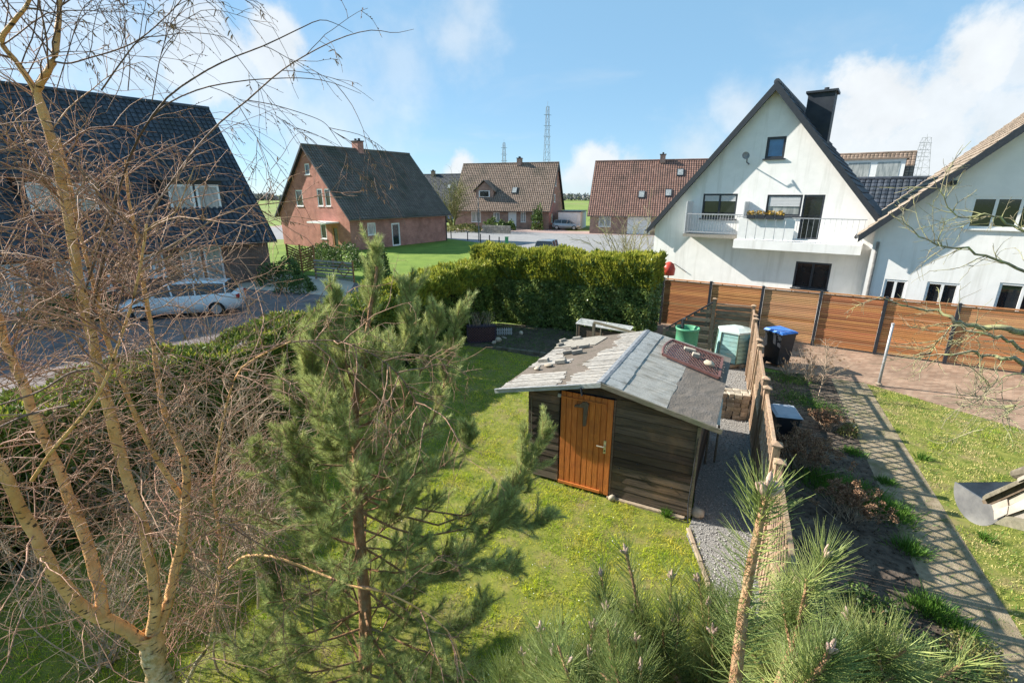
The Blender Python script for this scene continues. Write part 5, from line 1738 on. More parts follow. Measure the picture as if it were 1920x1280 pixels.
# ================================================================== vegetation
def tubes(A, R, sides=3):
    """A (N,K,3) centre lines, R (N,K) radii -> verts, quads"""
    A = np.asarray(A, float); R = np.asarray(R, float)
    N, K, _ = A.shape
    T = np.empty_like(A)
    T[:, 1:-1] = A[:, 2:] - A[:, :-2]
    T[:, 0] = A[:, 1] - A[:, 0]
    T[:, -1] = A[:, -1] - A[:, -2]
    T = unit(T)
    ref = np.where(np.abs(T[..., 2:3]) < .9, np.array([0, 0, 1.]), np.array([1., 0, 0]))
    S = unit(np.cross(T, ref))
    U = np.cross(T, S)
    ang = np.arange(sides) * 2 * np.pi / sides
    V = A[:, :, None, :] + (S[:, :, None, :] * np.cos(ang)[None, None, :, None] + U[:, :, None, :] * np.sin(ang)[None, None, :, None]) * R[:, :, None, None]
    idx = np.arange(N * K * sides).reshape(N, K, sides)
    a = idx[:, :-1]; b = idx[:, 1:]
    F_ = np.stack([a, np.roll(a, -1, 2), np.roll(b, -1, 2), b], -1).reshape(-1, 4)
    return V.reshape(-1, 3), F_
def grow(P, D, L_, K=6, droop=0.0, wob=.15, up=0.0):
    """centre lines from P along D, length L_, bending down (droop) or up"""
    N = len(P)
    A = np.empty((N, K, 3))
    A[:, 0] = P
    D = unit(D)
    st = (np.broadcast_to(np.asarray(L_, float), (N,)) / (K - 1))[:, None]
    droop = np.broadcast_to(np.asarray(droop, float), (N,))[:, None]
    for k in range(1, K):
        A[:, k] = A[:, k - 1] + D * st
        D = unit(D + RNG.normal(0, wob, (N, 3)) + np.array([0, 0, -1.]) * droop + np.array([0, 0, up]))
    return A
def pick(A, n, t0=.2, t1=1.0):
    """n random points on the lines A: positions, tangents, line index, parameter"""
    N, K, _ = A.shape
    i = RNG.integers(0, N, n)
    t = RNG.uniform(t0, t1, n) * (K - 1) * .9999
    k = t.astype(int)
    f = (t - k)[:, None]
    P = A[i, k] * (1 - f) + A[i, k + 1] * f
    return P, unit(A[i, k + 1] - A[i, k]), i, t / (K - 1)
def fan(T, spread, upb=0.0):
    """directions leaving tangent T sideways"""
    s = side_of(T)
    return unit(T * (1 - spread) + s * spread + np.array([0, 0, upb]))
def spline(pts, n):
    pts = [Vector(p) for p in pts]
    P = [pts[0] * 2 - pts[1]] + pts + [pts[-1] * 2 - pts[-2]]
    out = []
    m_ = len(pts) - 1
    for i in range(n):
        u = i / (n - 1) * m_
        k = min(int(u), m_ - 1)
        t = u - k
        a, b, c, d = P[k], P[k + 1], P[k + 2], P[k + 3]
        out.append(.5 * ((2 * b) + (c - a) * t + (2 * a - 5 * b + 4 * c - d) * t * t + (3 * b - a - 3 * c + d) * t ** 3))
    return np.array([tuple(p) for p in out])
def part_np(name, V, F_, material, root, smooth=False, kind=None):
    V = np.asarray(V, float) - np.array(tuple(root.location))
    o = link(name, np_mesh(name, V, F_, material, smooth), root)
    if kind:
        o['kind'] = kind
    return o
def taper(N, K, r0, r1):
    r0 = np.broadcast_to(np.asarray(r0, float), (N,))[:, None]
    r1 = np.broadcast_to(np.asarray(r1, float), (N,))[:, None]
    return r0 + (r1 - r0) * np.linspace(0, 1, K)[None, :]

# ---------------------------------------------------------------- the birch
def px_line(pts):
    return [at(x, y, Y) for x, y, Y in pts]
birch = thing('birch_tree', 'many stemmed birch with orange and white bark and bare twigs in the left foreground', 'tree', (-3.05, 3.15, 0))
limbs = [   # (points, r0, r1)
    ([Vector((-3.05, 3.15, -.05)), at(330, 1330, 3.2), at(300, 1265, 3.25), at(280, 1185, 3.3)], .19, .14),
    (px_line([(285, 1215, 3.28), (222, 1170, 3.2), (165, 1145, 3.1), (120, 1100, 3.05), (90, 1050, 3.0), (62, 995, 3.0), (28, 925, 2.95), (-15, 850, 2.9), (-60, 740, 2.9), (-110, 560, 2.9), (-150, 380, 3.0)]), .088, .036),
    (px_line([(195, 1160, 3.15), (183, 1090, 3.25), (160, 1010, 3.4), (132, 940, 3.5), (110, 880, 3.55), (76, 805, 3.6), (50, 735, 3.65), (25, 680, 3.7), (0, 610, 3.75), (-30, 480, 3.8), (-50, 300, 3.9)]), .075, .035),
    (px_line([(285, 1185, 3.3), (292, 1120, 3.35), (285, 1070, 3.4), (270, 990, 3.45), (246, 910, 3.5), (225, 850, 3.5), (200, 755, 3.5), (178, 660, 3.5), (152, 540, 3.5), (130, 415, 3.5), (108, 310, 3.5), (80, 210, 3.5), (65, 162, 3.5)]), .078, .040),
    (px_line([(68, 170, 3.5), (80, 150, 3.5), (100, 112, 3.5), (108, 60, 3.55), (113, 0, 3.6), (118, -110, 3.7), (110, -260, 3.8)]), .038, .014),
    (px_line([(66, 168, 3.5), (34, 120, 3.45), (3, 78, 3.4), (28, 38, 3.4), (55, 0, 3.4), (75, -90, 3.4)]), .030, .012),
    (px_line([(290, 1190, 3.3), (308, 1150, 3.4), (322, 1100, 3.5), (338, 1020, 3.6), (348, 950, 3.7), (350, 900, 3.75), (345, 855, 3.8)]), .072, .05),
    (px_line([(346, 870, 3.8), (332, 825, 3.85), (312, 785, 3.9), (298, 720, 3.95), (290, 660, 4.0), (280, 592, 4.0), (270, 535, 4.0), (263, 480, 4.0), (252, 420, 4.0), (240, 370, 4.0), (236, 300, 4.0)]), .040, .014),
    (px_line([(342, 935, 3.75), (318, 895, 3.7), (295, 860, 3.65), (262, 797, 3.6), (232, 722, 3.6), (205, 650, 3.6), (190, 590, 3.6), (172, 520, 3.6), (150, 440, 3.65), (128, 330, 3.7), (110, 260, 3.7)]), .036, .016),
    (px_line([(60, 900, 2.9), (100, 842, 2.85), (150, 785, 2.8), (182, 742, 2.8), (203, 700, 2.8), (222, 645, 2.8), (250, 560, 2.8), (268, 470, 2.8), (275, 420, 2.8)]), .021, .010),
    (px_line([(345, 1290, 3.6), (370, 1240, 3.65), (395, 1195, 3.7), (410, 1080, 3.8), (413, 1010, 3.85), (401, 925, 3.9), (409, 845, 3.95), (428, 745, 4.0), (458, 685, 4.0), (545, 640, 4.0)]), .032, .010),
    (px_line([(338, 1045, 3.6), (368, 1010, 3.6), (410, 988, 3.6), (455, 972, 3.6)]), .022, .010),
    (px_line([(430, 1065, 3.7), (460, 1042, 3.7), (520, 1045, 3.6), (600, 1075, 3.5), (660, 1098, 3.4), (715, 1108, 3.35), (770, 1132, 3.3), (830, 1172, 3.2), (858, 1220, 3.15), (872, 1290, 3.1)]), .021, .008),
    (px_line([(480, 655, 4.0), (560, 640, 4.0), (640, 640, 3.95), (700, 665, 3.9), (745, 700, 3.85), (775, 745, 3.8), (800, 800, 3.75)]), .012, .005),
    (px_line([(130, 760, 2.7), (60, 775, 2.7), (0, 800, 2.65), (-60, 830, 2.6)]), .010, .007),
    (px_line([(175, 690, 2.8), (130, 700, 2.75), (70, 735, 2.7), (-20, 765, 2.6)]), .009, .006),
    # boughs reaching over the sky to the right
    (px_line([(170, 600, 3.5), (205, 440, 3.4), (240, 300, 3.3), (300, 198, 3.2), (365, 146, 3.2), (428, 112, 3.2), (495, 86, 3.2), (560, 55, 3.25), (600, 38, 3.3), (630, 45, 3.3), (662, 62, 3.3)]), .014, .0022),
    (px_line([(155, 560, 3.5), (210, 390, 3.45), (255, 270, 3.4), (300, 205, 3.4), (370, 169, 3.4), (440, 154, 3.4), (503, 148, 3.4), (573, 147, 3.4), (625, 156, 3.4), (677, 176, 3.4)]), .013, .0022),
    (px_line([(200, 640, 3.6), (265, 440, 3.6), (334, 323, 3.6), (400, 242, 3.6), (464, 188, 3.6), (521, 138, 3.6), (573, 104, 3.6), (638, 72, 3.6), (696, 57, 3.6), (740, 62, 3.6), (776, 55, 3.6)]), .015, .0022),
    (px_line([(464, 188, 3.6), (521, 199, 3.6), (597, 224, 3.6), (623, 245, 3.6), (646, 261, 3.6)]), .006, .002),
    (px_line([(446, 195, 3.6), (472, 240, 3.6), (487, 270, 3.6), (508, 323, 3.6), (514, 350, 3.6)]), .005, .002),
    (px_line([(508, 318, 3.6), (530, 290, 3.6), (545, 265, 3.6), (560, 250, 3.6), (585, 250, 3.6)]), .004, .002),
    (px_line([(102, 116, 3.5), (130, 119, 3.5), (170, 108, 3.5), (215, 95, 3.5), (258, 76, 3.5), (300, 42, 3.5), (340, 0, 3.5), (380, -60, 3.5)]), .011, .005),
    (px_line([(190, 170, 3.4), (225, 120, 3.4), (262, 75, 3.4), (300, 68, 3.4), (360, 62, 3.4), (420, 70, 3.4), (455, 95, 3.4)]), .009, .002),
    (px_line([(240, 170, 3.5), (243, 110, 3.5), (225, 45, 3.5), (205, 0, 3.5), (190, -40, 3.5)]), .006, .003),
    (px_line([(200, 210, 3.6), (228, 150, 3.6), (235, 60, 3.6), (232, 0, 3.6)]), .005, .003),
    (px_line([(105, 170, 3.5), (130, 90, 3.5), (145, 40, 3.5), (160, 10, 3.5), (190, -10, 3.5)]), .006, .003),
    (px_line([(285, 190, 3.5), (300, 110, 3.5), (318, 50, 3.5), (330, 0, 3.5)]), .006, .003),
]
thick, thin_, lines = [], [], []
for pts, r0, r1 in limbs:
    n = 26
    S_ = spline(pts, n)
    sc_ = .62 if r0 > .018 else (.55 if r1 < .0055 else .8)
    r = np.linspace(r0, r1, n) * sc_
    if r0 > .03:
        r = r * (1 + RNG.normal(0, .06, n))
        S_[1:-1] += RNG.normal(0, r0 * .05, (n - 2, 3))
    V, F_ = tubes(S_[None], r[None], 12 if r0 > .05 else (8 if r0 > .018 else 5))
    (thick if r0 > .0205 else thin_).append((V, F_))
    lines.append(S_)
V, F_ = join_np(thick)
part_np('trunk', V, F_, M['birch_bark'], birch, True)
V, F_ = join_np(thin_)
part_np('bough', V, F_, M['twig_dark'], birch, True)
LA = np.stack(lines)                     # (limbs, 26, 3)
ups = LA[[1, 2, 3, 7, 8, 9, 10]]
skyb = LA[16:]
twP = []
# branches on the stems
P, T, _, _ = pick(ups, 100, .15, .98)
A1 = grow(P, fan(T, .62, .12), RNG.uniform(.5, 1.4, 100), 9, .05, .13)
P, T, _, _ = pick(LA[[4, 5]], 34, .1, 1)
A1b = grow(P, fan(T, .6, .1), RNG.uniform(.5, 1.3, 34), 9, .08, .12)
P, T, _, _ = pick(LA[[11, 12, 13, 10]], 60, .15, 1)
A1c = grow(P, fan(T, .6, .05), RNG.uniform(.4, 1.0, 60), 9, .07, .14)
P, T, _, _ = pick(skyb, 42, .25, .95)
A1d = grow(P, fan(T, .42, .0), RNG.uniform(.3, .8, 42), 9, .07, .08)
# low tangle round the fork and left of it
P, T, _, _ = pick(LA[[0, 1, 2, 3, 6]], 80, .25, .8)
A1e = grow(P, fan(T, .8, -.05), RNG.uniform(.5, 1.5, 80), 9, .04, .16)
A1 = np.concatenate([A1, A1c, A1e])
parts = [tubes(A1, taper(len(A1), 9, RNG.uniform(.0045, .008, len(A1)), .0018), 4)]
n2 = 1350
P, T, _, _ = pick(A1, n2, .15, 1)
A2 = grow(P, fan(T, .55, -.05), RNG.uniform(.18, .62, n2), 7, .10, .16)
n2d = 420
P, T, _, _ = pick(np.concatenate([A1d, A1b]), n2d, .2, 1)
A2d = grow(P, fan(T, .45, -.05), RNG.uniform(.12, .4, n2d), 7, .10, .10)
parts += [tubes(A2, taper(n2, 7, .0030, .0015), 3)]
tag(part_np('fine_twigs', *join_np([tubes(A1d, taper(len(A1d), 9, .0026, .0013), 3), tubes(A2d, taper(n2d, 7, .0018, .0012), 3), tubes(A1b, taper(len(A1b), 9, .005, .0018), 4)]), M['twig_dark'], birch), kind='stuff')
P, T, _, _ = pick(LA[[2, 3, 7, 8, 9]], 120, .5, 1)
A1u = grow(P, fan(T, .6, .1), RNG.uniform(.4, 1.1, 120), 9, .06, .13)
P, T, _, _ = pick(A1u, 1500, .1, 1)
A2u = grow(P, fan(T, .55, -.03), RNG.uniform(.12, .42, 1500), 6, .10, .17)
parts += [tubes(A1u, taper(120, 9, .005, .0016), 4), tubes(A2u, taper(1500, 6, .0022, .0013), 3)]
n3 = 2600
P, T, _, _ = pick(A2, n3, .2, 1)
A3 = grow(P, fan(T, .5, -.1), RNG.uniform(.06, .22, n3), 4, .12, .16)
parts.append(tubes(A3, taper(n3, 4, .0017, .0011), 3))
V, F_ = join_np(parts)
tag(part_np('twigs', V, F_, M['twig'], birch), kind='stuff')
# buds along the sky twigs and hanging catkins
nB = 2600
P, T, _, _ = pick(np.concatenate([A2, ]), nB // 2, .1, 1)
P2, T2, _, _ = pick(np.concatenate([A2d]), nB // 2, .1, 1)
P = np.concatenate([P, P2]); T = np.concatenate([T, T2])
Bd = grow(P, fan(T, .4), .012, 3, 0, .05)
bv = tubes(Bd, np.tile(np.array([[.0016, .003, .0006]]), (len(Bd), 1)), 3)
nC = 900
P, T, _, _ = pick(np.concatenate([A2, ]), nC - 130, .5, 1)
P2, T2, _, _ = pick(A2d, 130, .5, 1)
P = np.concatenate([P, P2])
P = np.concatenate([P, P])
Ck = grow(P, unit(rand_unit(len(P)) * .8 + np.array([0, 0, -.8])), RNG.uniform(.025, .05, len(P)), 4, .2, .12)
cv = tubes(Ck, np.tile(np.array([[.0014, .0030, .0030, .0012]]), (len(Ck), 1)), 4)
V, F_ = join_np([bv, cv])
tag(part_np('catkins', V, F_, M['catkin'], birch), kind='stuff')

# ---------------------------------------------------------------- bare shrubs behind the birch
def bare_shrub(name, label, base, nst, height, spread, r0=.014, n1=70, n2=420, material='twig_pale', group=None, lean=(0, 0, 0), tw='twig_pale', n3=0):
    t = thing(name, label, 'shrub', base, 0, group)
    b = np.array(tuple(base))
    P = b + np.column_stack([RNG.normal(0, .08, nst), RNG.normal(0, .08, nst), np.zeros(nst)])
    D = unit(np.column_stack([RNG.normal(lean[0], spread, nst), RNG.normal(lean[1], spread, nst), np.ones(nst)]))
    A0 = grow(P, D, RNG.uniform(.7, 1.05, nst) * height, 12, -.02, .07)
    part_np('stem', *tubes(A0, taper(nst, 12, RNG.uniform(.6, 1.1, nst) * r0, r0 * .25), 6), M[material], t, True)
    P, T, _, _ = pick(A0, n1, .2, 1)
    A1_ = grow(P, fan(T, .5, .12), RNG.uniform(.15, .42, n1) * height, 7, .03, .14)
    P, T, _, _ = pick(A1_, n2, .15, 1)
    A2_ = grow(P, fan(T, .5, .03), RNG.uniform(.05, .2, n2) * height, 5, .05, .14)
    pr = [tubes(A1_, taper(n1, 7, r0 * .32, r0 * .12), 4), tubes(A2_, taper(n2, 5, max(.0018, r0 * .13), .0012), 3)]
    if n3:
        P, T, _, _ = pick(A2_, n3, .3, 1)
        A3_ = grow(P, fan(T, .5, .0), RNG.uniform(.03, .07, n3) * height, 3, .05, .1)
        pr.append(tubes(A3_, taper(n3, 3, .0016, .001), 3))
    V, F_ = join_np(pr)
    tag(part_np('twigs', V, F_, M[tw], t), kind='stuff')
    return t, A0, A1_, A2_
bare_shrub('bare_shrub', 'slim bare shrub with upright stems between the birch and the pine', gp(500, 1120), 9, 3.0, .13, .022, 90, 520, n3=200)
bare_shrub('bare_shrub', 'spreading bare shrub under the left hedge behind the birch stems', gp(300, 1000), 11, 2.2, .28, .016, 100, 560, n3=250)
bare_shrub('bare_shrub', 'low bare brush at the left edge behind the birch trunk', gp(60, 1080), 12, 2.0, .34, .014, 90, 480, tw='twig')
bare_shrub('bare_shrub', 'dense low brush tangled round the foot of the birch', gp(200, 1240), 16, 1.7, .42, .012, 110, 620, tw='twig_pale', n3=250)
bare_shrub('bare_shrub', 'thin bare stems right of the birch trunk', gp(430, 1235), 8, 2.3, .2, .014, 70, 420, n3=200)
bare_shrub('bare_shrub', 'twiggy bare shrub rising above the hedge before the parked white car', gp(430, 800), 12, 3.2, .2, .018, 120, 700, n3=300, tw='twig')

# ---------------------------------------------------------------- pines
def needles(A, per, ln, wd, ang=.8, t0=0.0, curve=False, two=True):
    """needles set round the shoots A (N,K,3)"""
    N = len(A)
    n = N * per
    Kk = A.shape[1]
    i = np.repeat(np.arange(N), per)
    t = np.clip(RNG.uniform(t0, 1.02, n), 0, .9999) * (Kk - 1)
    k = t.astype(int)
    f = (t - k)[:, None]
    P = A[i, k] * (1 - f) + A[i, np.minimum(k + 1, Kk - 1)] * f
    T = unit(A[i, np.minimum(k + 1, Kk - 1)] - A[i, k])
    tt = t / (Kk - 1)
    a = ang * (1.12 - .55 * tt ** 3) * RNG.uniform(.75, 1.2, n)
    s = side_of(T)
    D = T * np.cos(a)[:, None] + s * np.sin(a)[:, None]
    L_ = ln * RNG.uniform(.65, 1.1, n)
    if not curve:
        return blades(P, unit(D), side_of(D), L_, wd)
    # two-segment needles with a little droop, three-sided section
    A_ = np.empty((n, 3, 3))
    A_[:, 0] = P
    A_[:, 1] = P + D * (L_ * .5)[:, None]
    D2 = unit(D + T * .25 + RNG.normal(0, .1, (n, 3)) + np.array([0, 0, -.05]))
    A_[:, 2] = A_[:, 1] + D2 * (L_ * .5)[:, None]
    R = np.tile(np.array([[wd, wd * .95, wd * .25]]), (n, 1))
    return tubes(A_, R, 3)
pine = thing('pine_tree', 'bushy young pine with upright candles left of the shed lawn', 'tree', (gp(690, 1279).x, 3.75, 0))
tr = spline([Vector((pine.location.x, 3.75, -.02)), at(686, 1180, 3.95), at(674, 1000, 4.2), at(668, 860, 4.5), at(667, 750, 4.7), at(688, 620, 5.0), at(706, 500, 5.25)], 30)
rr = np.linspace(.075, .014, 30)
tV = tubes((tr + RNG.normal(0, .004, tr.shape))[None], rr[None], 10)
# main branches in whorls
bp, bd, bl = [], [], []
for t_ in np.linspace(.08, .74, 14):
    p = tr[int(t_ * 29)]
    nbr = 5 if t_ < .55 else 4
    ph = RNG.uniform(0, 6.28)
    for j in range(nbr):
        a = ph + j * 2 * np.pi / nbr + RNG.uniform(-.3, .3)
        el = .05 + .75 * t_ ** 2
        bp.append(p); bd.append((math.cos(a), math.sin(a), el + RNG.uniform(-.1, .15)))
        bl.append((1.45 - 1.1 * t_) * RNG.uniform(.65, 1.1))
bp, bd, bl = np.array(bp), unit(np.array(bd)), np.array(bl)
B1 = grow(bp, bd, bl, 9, 0, .06, up=.055)
hand = [  # prominent boughs, by the pictures of their tips
    [tr[22], at(700, 560, 5.2), at(703, 465, 5.35)], [tr[20], at(640, 640, 4.8), at(626, 540, 4.9)], [tr[20], at(760, 640, 5.1), at(765, 530, 5.3)],
    [tr[16], at(800, 800, 4.9), at(840, 690, 5.2), at(862, 572, 5.4)], [tr[17], at(760, 760, 4.8), at(815, 640, 5.2), at(820, 580, 5.3)],
    [tr[12], at(800, 960, 4.5), at(930, 960, 4.8), at(975, 880, 5.0), at(984, 790, 5.1)], [tr[12], at(820, 980, 4.5), at(940, 930, 4.8), at(1000, 860, 5.0), at(1032, 795, 5.1)],
    [tr[11], at(800, 1000, 4.3), at(930, 985, 4.4), at(1000, 985, 4.5), at(1045, 962, 4.55)], [tr[10], at(800, 1050, 4.2), at(900, 1020, 4.2), at(960, 930, 4.5)],
    [tr[9], at(780, 1080, 4.0), at(880, 1060, 4.0), at(960, 1050, 4.1)], [tr[14], at(750, 900, 4.5), at(860, 860, 4.9), at(880, 800, 5.0)],
    [tr[12], at(600, 980, 4.2), at(560, 900, 4.3), at(545, 800, 4.4)], [tr[16], at(610, 820, 4.5), at(585, 720, 4.6), at(580, 640, 4.7)],
    [tr[8], at(560, 1130, 3.9), at(520, 1100, 3.9), at(495, 1040, 4.0)], [tr[6], at(590, 1210, 3.7), at(545, 1220, 3.7), at(510, 1190, 3.75)],
    [tr[7], at(780, 1180, 3.8), at(860, 1180, 3.9), at(910, 1130, 4.0)], [tr[18], at(600, 730, 4.6), at(575, 660, 4.6), at(600, 590, 4.8)]]
B1h = np.stack([spline(h, 9) for h in hand])
B1h[:, 1:-1] += RNG.normal(0, .02, B1h[:, 1:-1].shape)
B = np.concatenate([B1, B1h])
Rb = taper(len(B), 9, np.concatenate([bl * .009 + .003, np.full(len(B1h), .012)]), .005)
# side branches
n2 = 1150
P, T, i_, t_ = pick(B, n2, .22, .98)
S2 = grow(P, fan(T, .45, .16), RNG.uniform(.14, .42, n2) * (1.15 - .5 * t_), 6, 0, .08, up=.10)
n3 = 1150
P, T, i_, t_ = pick(S2, n3, .35, .95)
S3 = grow(P, fan(T, .42, .2), RNG.uniform(.09, .2, n3), 6, 0, .06, up=.10)
nh = 800
P, T, i_, t_ = pick(B1h, nh, .35, .97)
S2h = grow(P, fan(T, .42, .12), RNG.uniform(.10, .30, nh) * (1.15 - .5 * t_), 6, 0, .08, up=.09)
S2 = np.concatenate([S2, S2h]); n2 += nh
V, F_ = join_np([tV, tubes(B, Rb, 6)])
part_np('trunk', V, F_, M['pine_bark'], pine, True)
part_np('shoots', *join_np([tubes(S2, taper(n2, 6, .006, .0035), 4), tubes(S3, taper(n3, 6, .0045, .003), 4)]), M['shoot_bark'], pine)['kind'] = 'stuff'
tips = np.concatenate([B[:, 5:]])          # the outer part of each bough
nd = [needles(S2, 180, .085, .0017, .75, .12), needles(S3, 140, .080, .0017, .72), needles(tips, 170, .070, .0018, .75), needles(B1h[:, 6:], 380, .080, .0019, .70)]
V, F_ = join_np(nd)
tag(part_np('needles', V, F_, M['needle'], pine), kind='stuff')
# a few cones
tag(link('cone', stone_mesh('cone', .022, .022, .035, M['catkin']), pine, at(832, 692, 5.0) - pine.location), None)

pine2 = thing('pine_tree', 'tall young pine with thick orange leaders and long needles in front of the lattice fence', 'tree', (.60, .85, 0))
lead = spline([Vector((.60, .85, -.02)), Vector((.60, .87, 2.2)), Vector((.585, .90, 3.3)), atd(1378, 1275, 1.28), atd(1396, 1130, 1.26), atd(1420, 1000, 1.23), atd(1436, 928, 1.21)], 40)
rl = np.interp(np.arange(40), [0, 12, 19, 39], [.05, .030, .0155, .0085])
LV = [tubes((lead + RNG.normal(0, .0012, lead.shape))[None], rl[None], 12)]
shoots = [
    ([lead[15], atd(1462, 1275, 1.45), atd(1505, 1150, 1.5), atd(1527, 1092, 1.5), atd(1546, 1045, 1.5)], .014),
    ([lead[19], atd(1480, 1300, 1.3), atd(1520, 1278, 1.28), atd(1554, 1222, 1.25)], .014),
    ([lead[18], atd(1570, 1300, 1.5), atd(1622, 1250, 1.5), atd(1672, 1205, 1.5)], .010),
    ([lead[18], atd(1300, 1330, 1.8), atd(1273, 1280, 1.9), atd(1234, 1207, 1.95), atd(1199, 1136, 2.0), atd(1174, 1037, 2.0)], .013),
    ([lead[17], atd(1230, 1320, 1.9), atd(1207, 1275, 1.95), atd(1192, 1190, 2.0), atd(1190, 1150, 2.0)], .010),
    ([lead[16], atd(1120, 1330, 1.75), atd(1107, 1278, 1.8), atd(1112, 1180, 1.8)], .011),
    ([lead[18], atd(1260, 1300, 2.1), atd(1255, 1214, 2.2), atd(1259, 1085, 2.25)], .010),
    ([lead[16], atd(1022, 1320, 1.8), atd(1018, 1270, 1.85), atd(1014, 1185, 1.9)], .009),
    ([lead[19], atd(1330, 1290, 2.0), atd(1322, 1180, 2.1), atd(1310, 1090, 2.1)], .010),
    ([lead[18], atd(1150, 1300, 2.2), atd(1140, 1160, 2.3), atd(1128, 1080, 2.35)], .008),
    ([lead[18], atd(1440, 1330, 1.6), atd(1455, 1220, 1.75), atd(1470, 1150, 1.8)], .010),
    ([lead[17], atd(1590, 1330, 1.7), atd(1600, 1230, 1.8), atd(1590, 1160, 1.85)], .009),
    ([lead[17], atd(1640, 1330, 1.45), atd(1680, 1290, 1.45), atd(1720, 1250, 1.5)], .008),
    ([lead[16], atd(960, 1330, 2.1), atd(975, 1280, 2.2), atd(990, 1220, 2.2)], .008),
    ([lead[17], atd(1400, 1330, 1.9), atd(1380, 1240, 2.0), atd(1365, 1150, 2.0)], .009),
    ([lead[16], atd(1060, 1330, 1.6), atd(1050, 1290, 1.65), atd(1062, 1250, 1.65)], .008),
]
for q_ in range(26):
    tx, ty, dd_ = RNG.uniform(965, 1520), RNG.uniform(1130, 1265), RNG.uniform(1.6, 2.35)
    shoots.append(([lead[int(RNG.integers(13, 17))], atd(tx * .9 + 140, ty + 190, dd_), atd(tx * .97 + 40, ty + 90, dd_), atd(tx, ty, dd_)], .008))
SA = np.stack([spline(p, 14) for p, _ in shoots])
SA[:, 1:-1] += RNG.normal(0, .004, SA[:, 1:-1].shape)
SR = np.stack([np.linspace(r * .9, r * .5, 14) for _, r in shoots])
LV.append(tubes(SA, SR, 8))
# lower boughs, mostly below the frame
nlow = 40
ti = RNG.integers(6, 15, nlow)
a = RNG.uniform(-.5, 3.7, nlow)
LB = grow(lead[ti], np.column_stack([np.cos(a), np.sin(a), np.full(nlow, .25)]), RNG.uniform(.4, .85, nlow), 8, 0, .05, up=.03)
LV.append(tubes(LB, taper(nlow, 8, .014, .006), 6))
V, F_ = join_np(LV)
part_np('trunk', V, F_, M['shoot_bark'], pine2, True)
n2 = 150
P, T, i_, t_ = pick(np.concatenate([SA[:, :12]]), 150, .25, .8)
S2a = grow(P, fan(T, .45, .12), RNG.uniform(.10, .26, 150), 6, 0, .05, up=.08)
P, T, i_, t_ = pick(LB, n2, .35, 1)
S2b = grow(P, fan(T, .42, .15), RNG.uniform(.14, .32, n2), 6, 0, .05, up=.10)
part_np('shoots', *join_np([tubes(S2a, taper(150, 6, .006, .004), 6), tubes(S2b, taper(n2, 6, .006, .004), 5)]), M['shoot_bark'], pine2)['kind'] = 'stuff'
topl = lead[17:][None]
nd = [needles(topl, 430, .125, .0011, 1.1, .05, True), needles(SA[:, 4:], 300, .140, .0011, .95, 0, True), needles(S2a, 130, .125, .0011, .9, 0, True), needles(S2b, 90, .12, .0011, .8, 0, True), needles(LB[:, 4:], 90, .11, .0011, .8, 0, True)]
V, F_ = join_np(nd)
tag(part_np('needles', V, F_, M['needle_near'], pine2), kind='stuff')
# bud clusters at the tips
def buds(P, T, s, n=6):
    A_ = []
    for q_ in range(n):
        d = unit(T * 1.0 + (rand_unit(1)[0] * (.0 if q_ == 0 else .75)))
        L_ = s * (1.0 if q_ == 0 else RNG.uniform(.55, .85))
        A_.append(np.stack([P + d * L_ * f for f in (0, .25, .6, .88, 1.0)]))
    A_ = np.array(A_)
    R = np.tile(np.array([[.10, .15, .14, .08, .015]]) * s, (n, 1))
    return tubes(A_, R, 7)
bs = [buds(lead[-1], unit(lead[-1] - lead[-3]), .066, 8)]
for s_ in SA:
    bs.append(buds(s_[-1], unit(s_[-1] - s_[-3]), .046, 5))
V, F_ = join_np(bs)
part_np('buds', V, F_, M['pine_bud'], pine2, True)['kind'] = 'stuff'

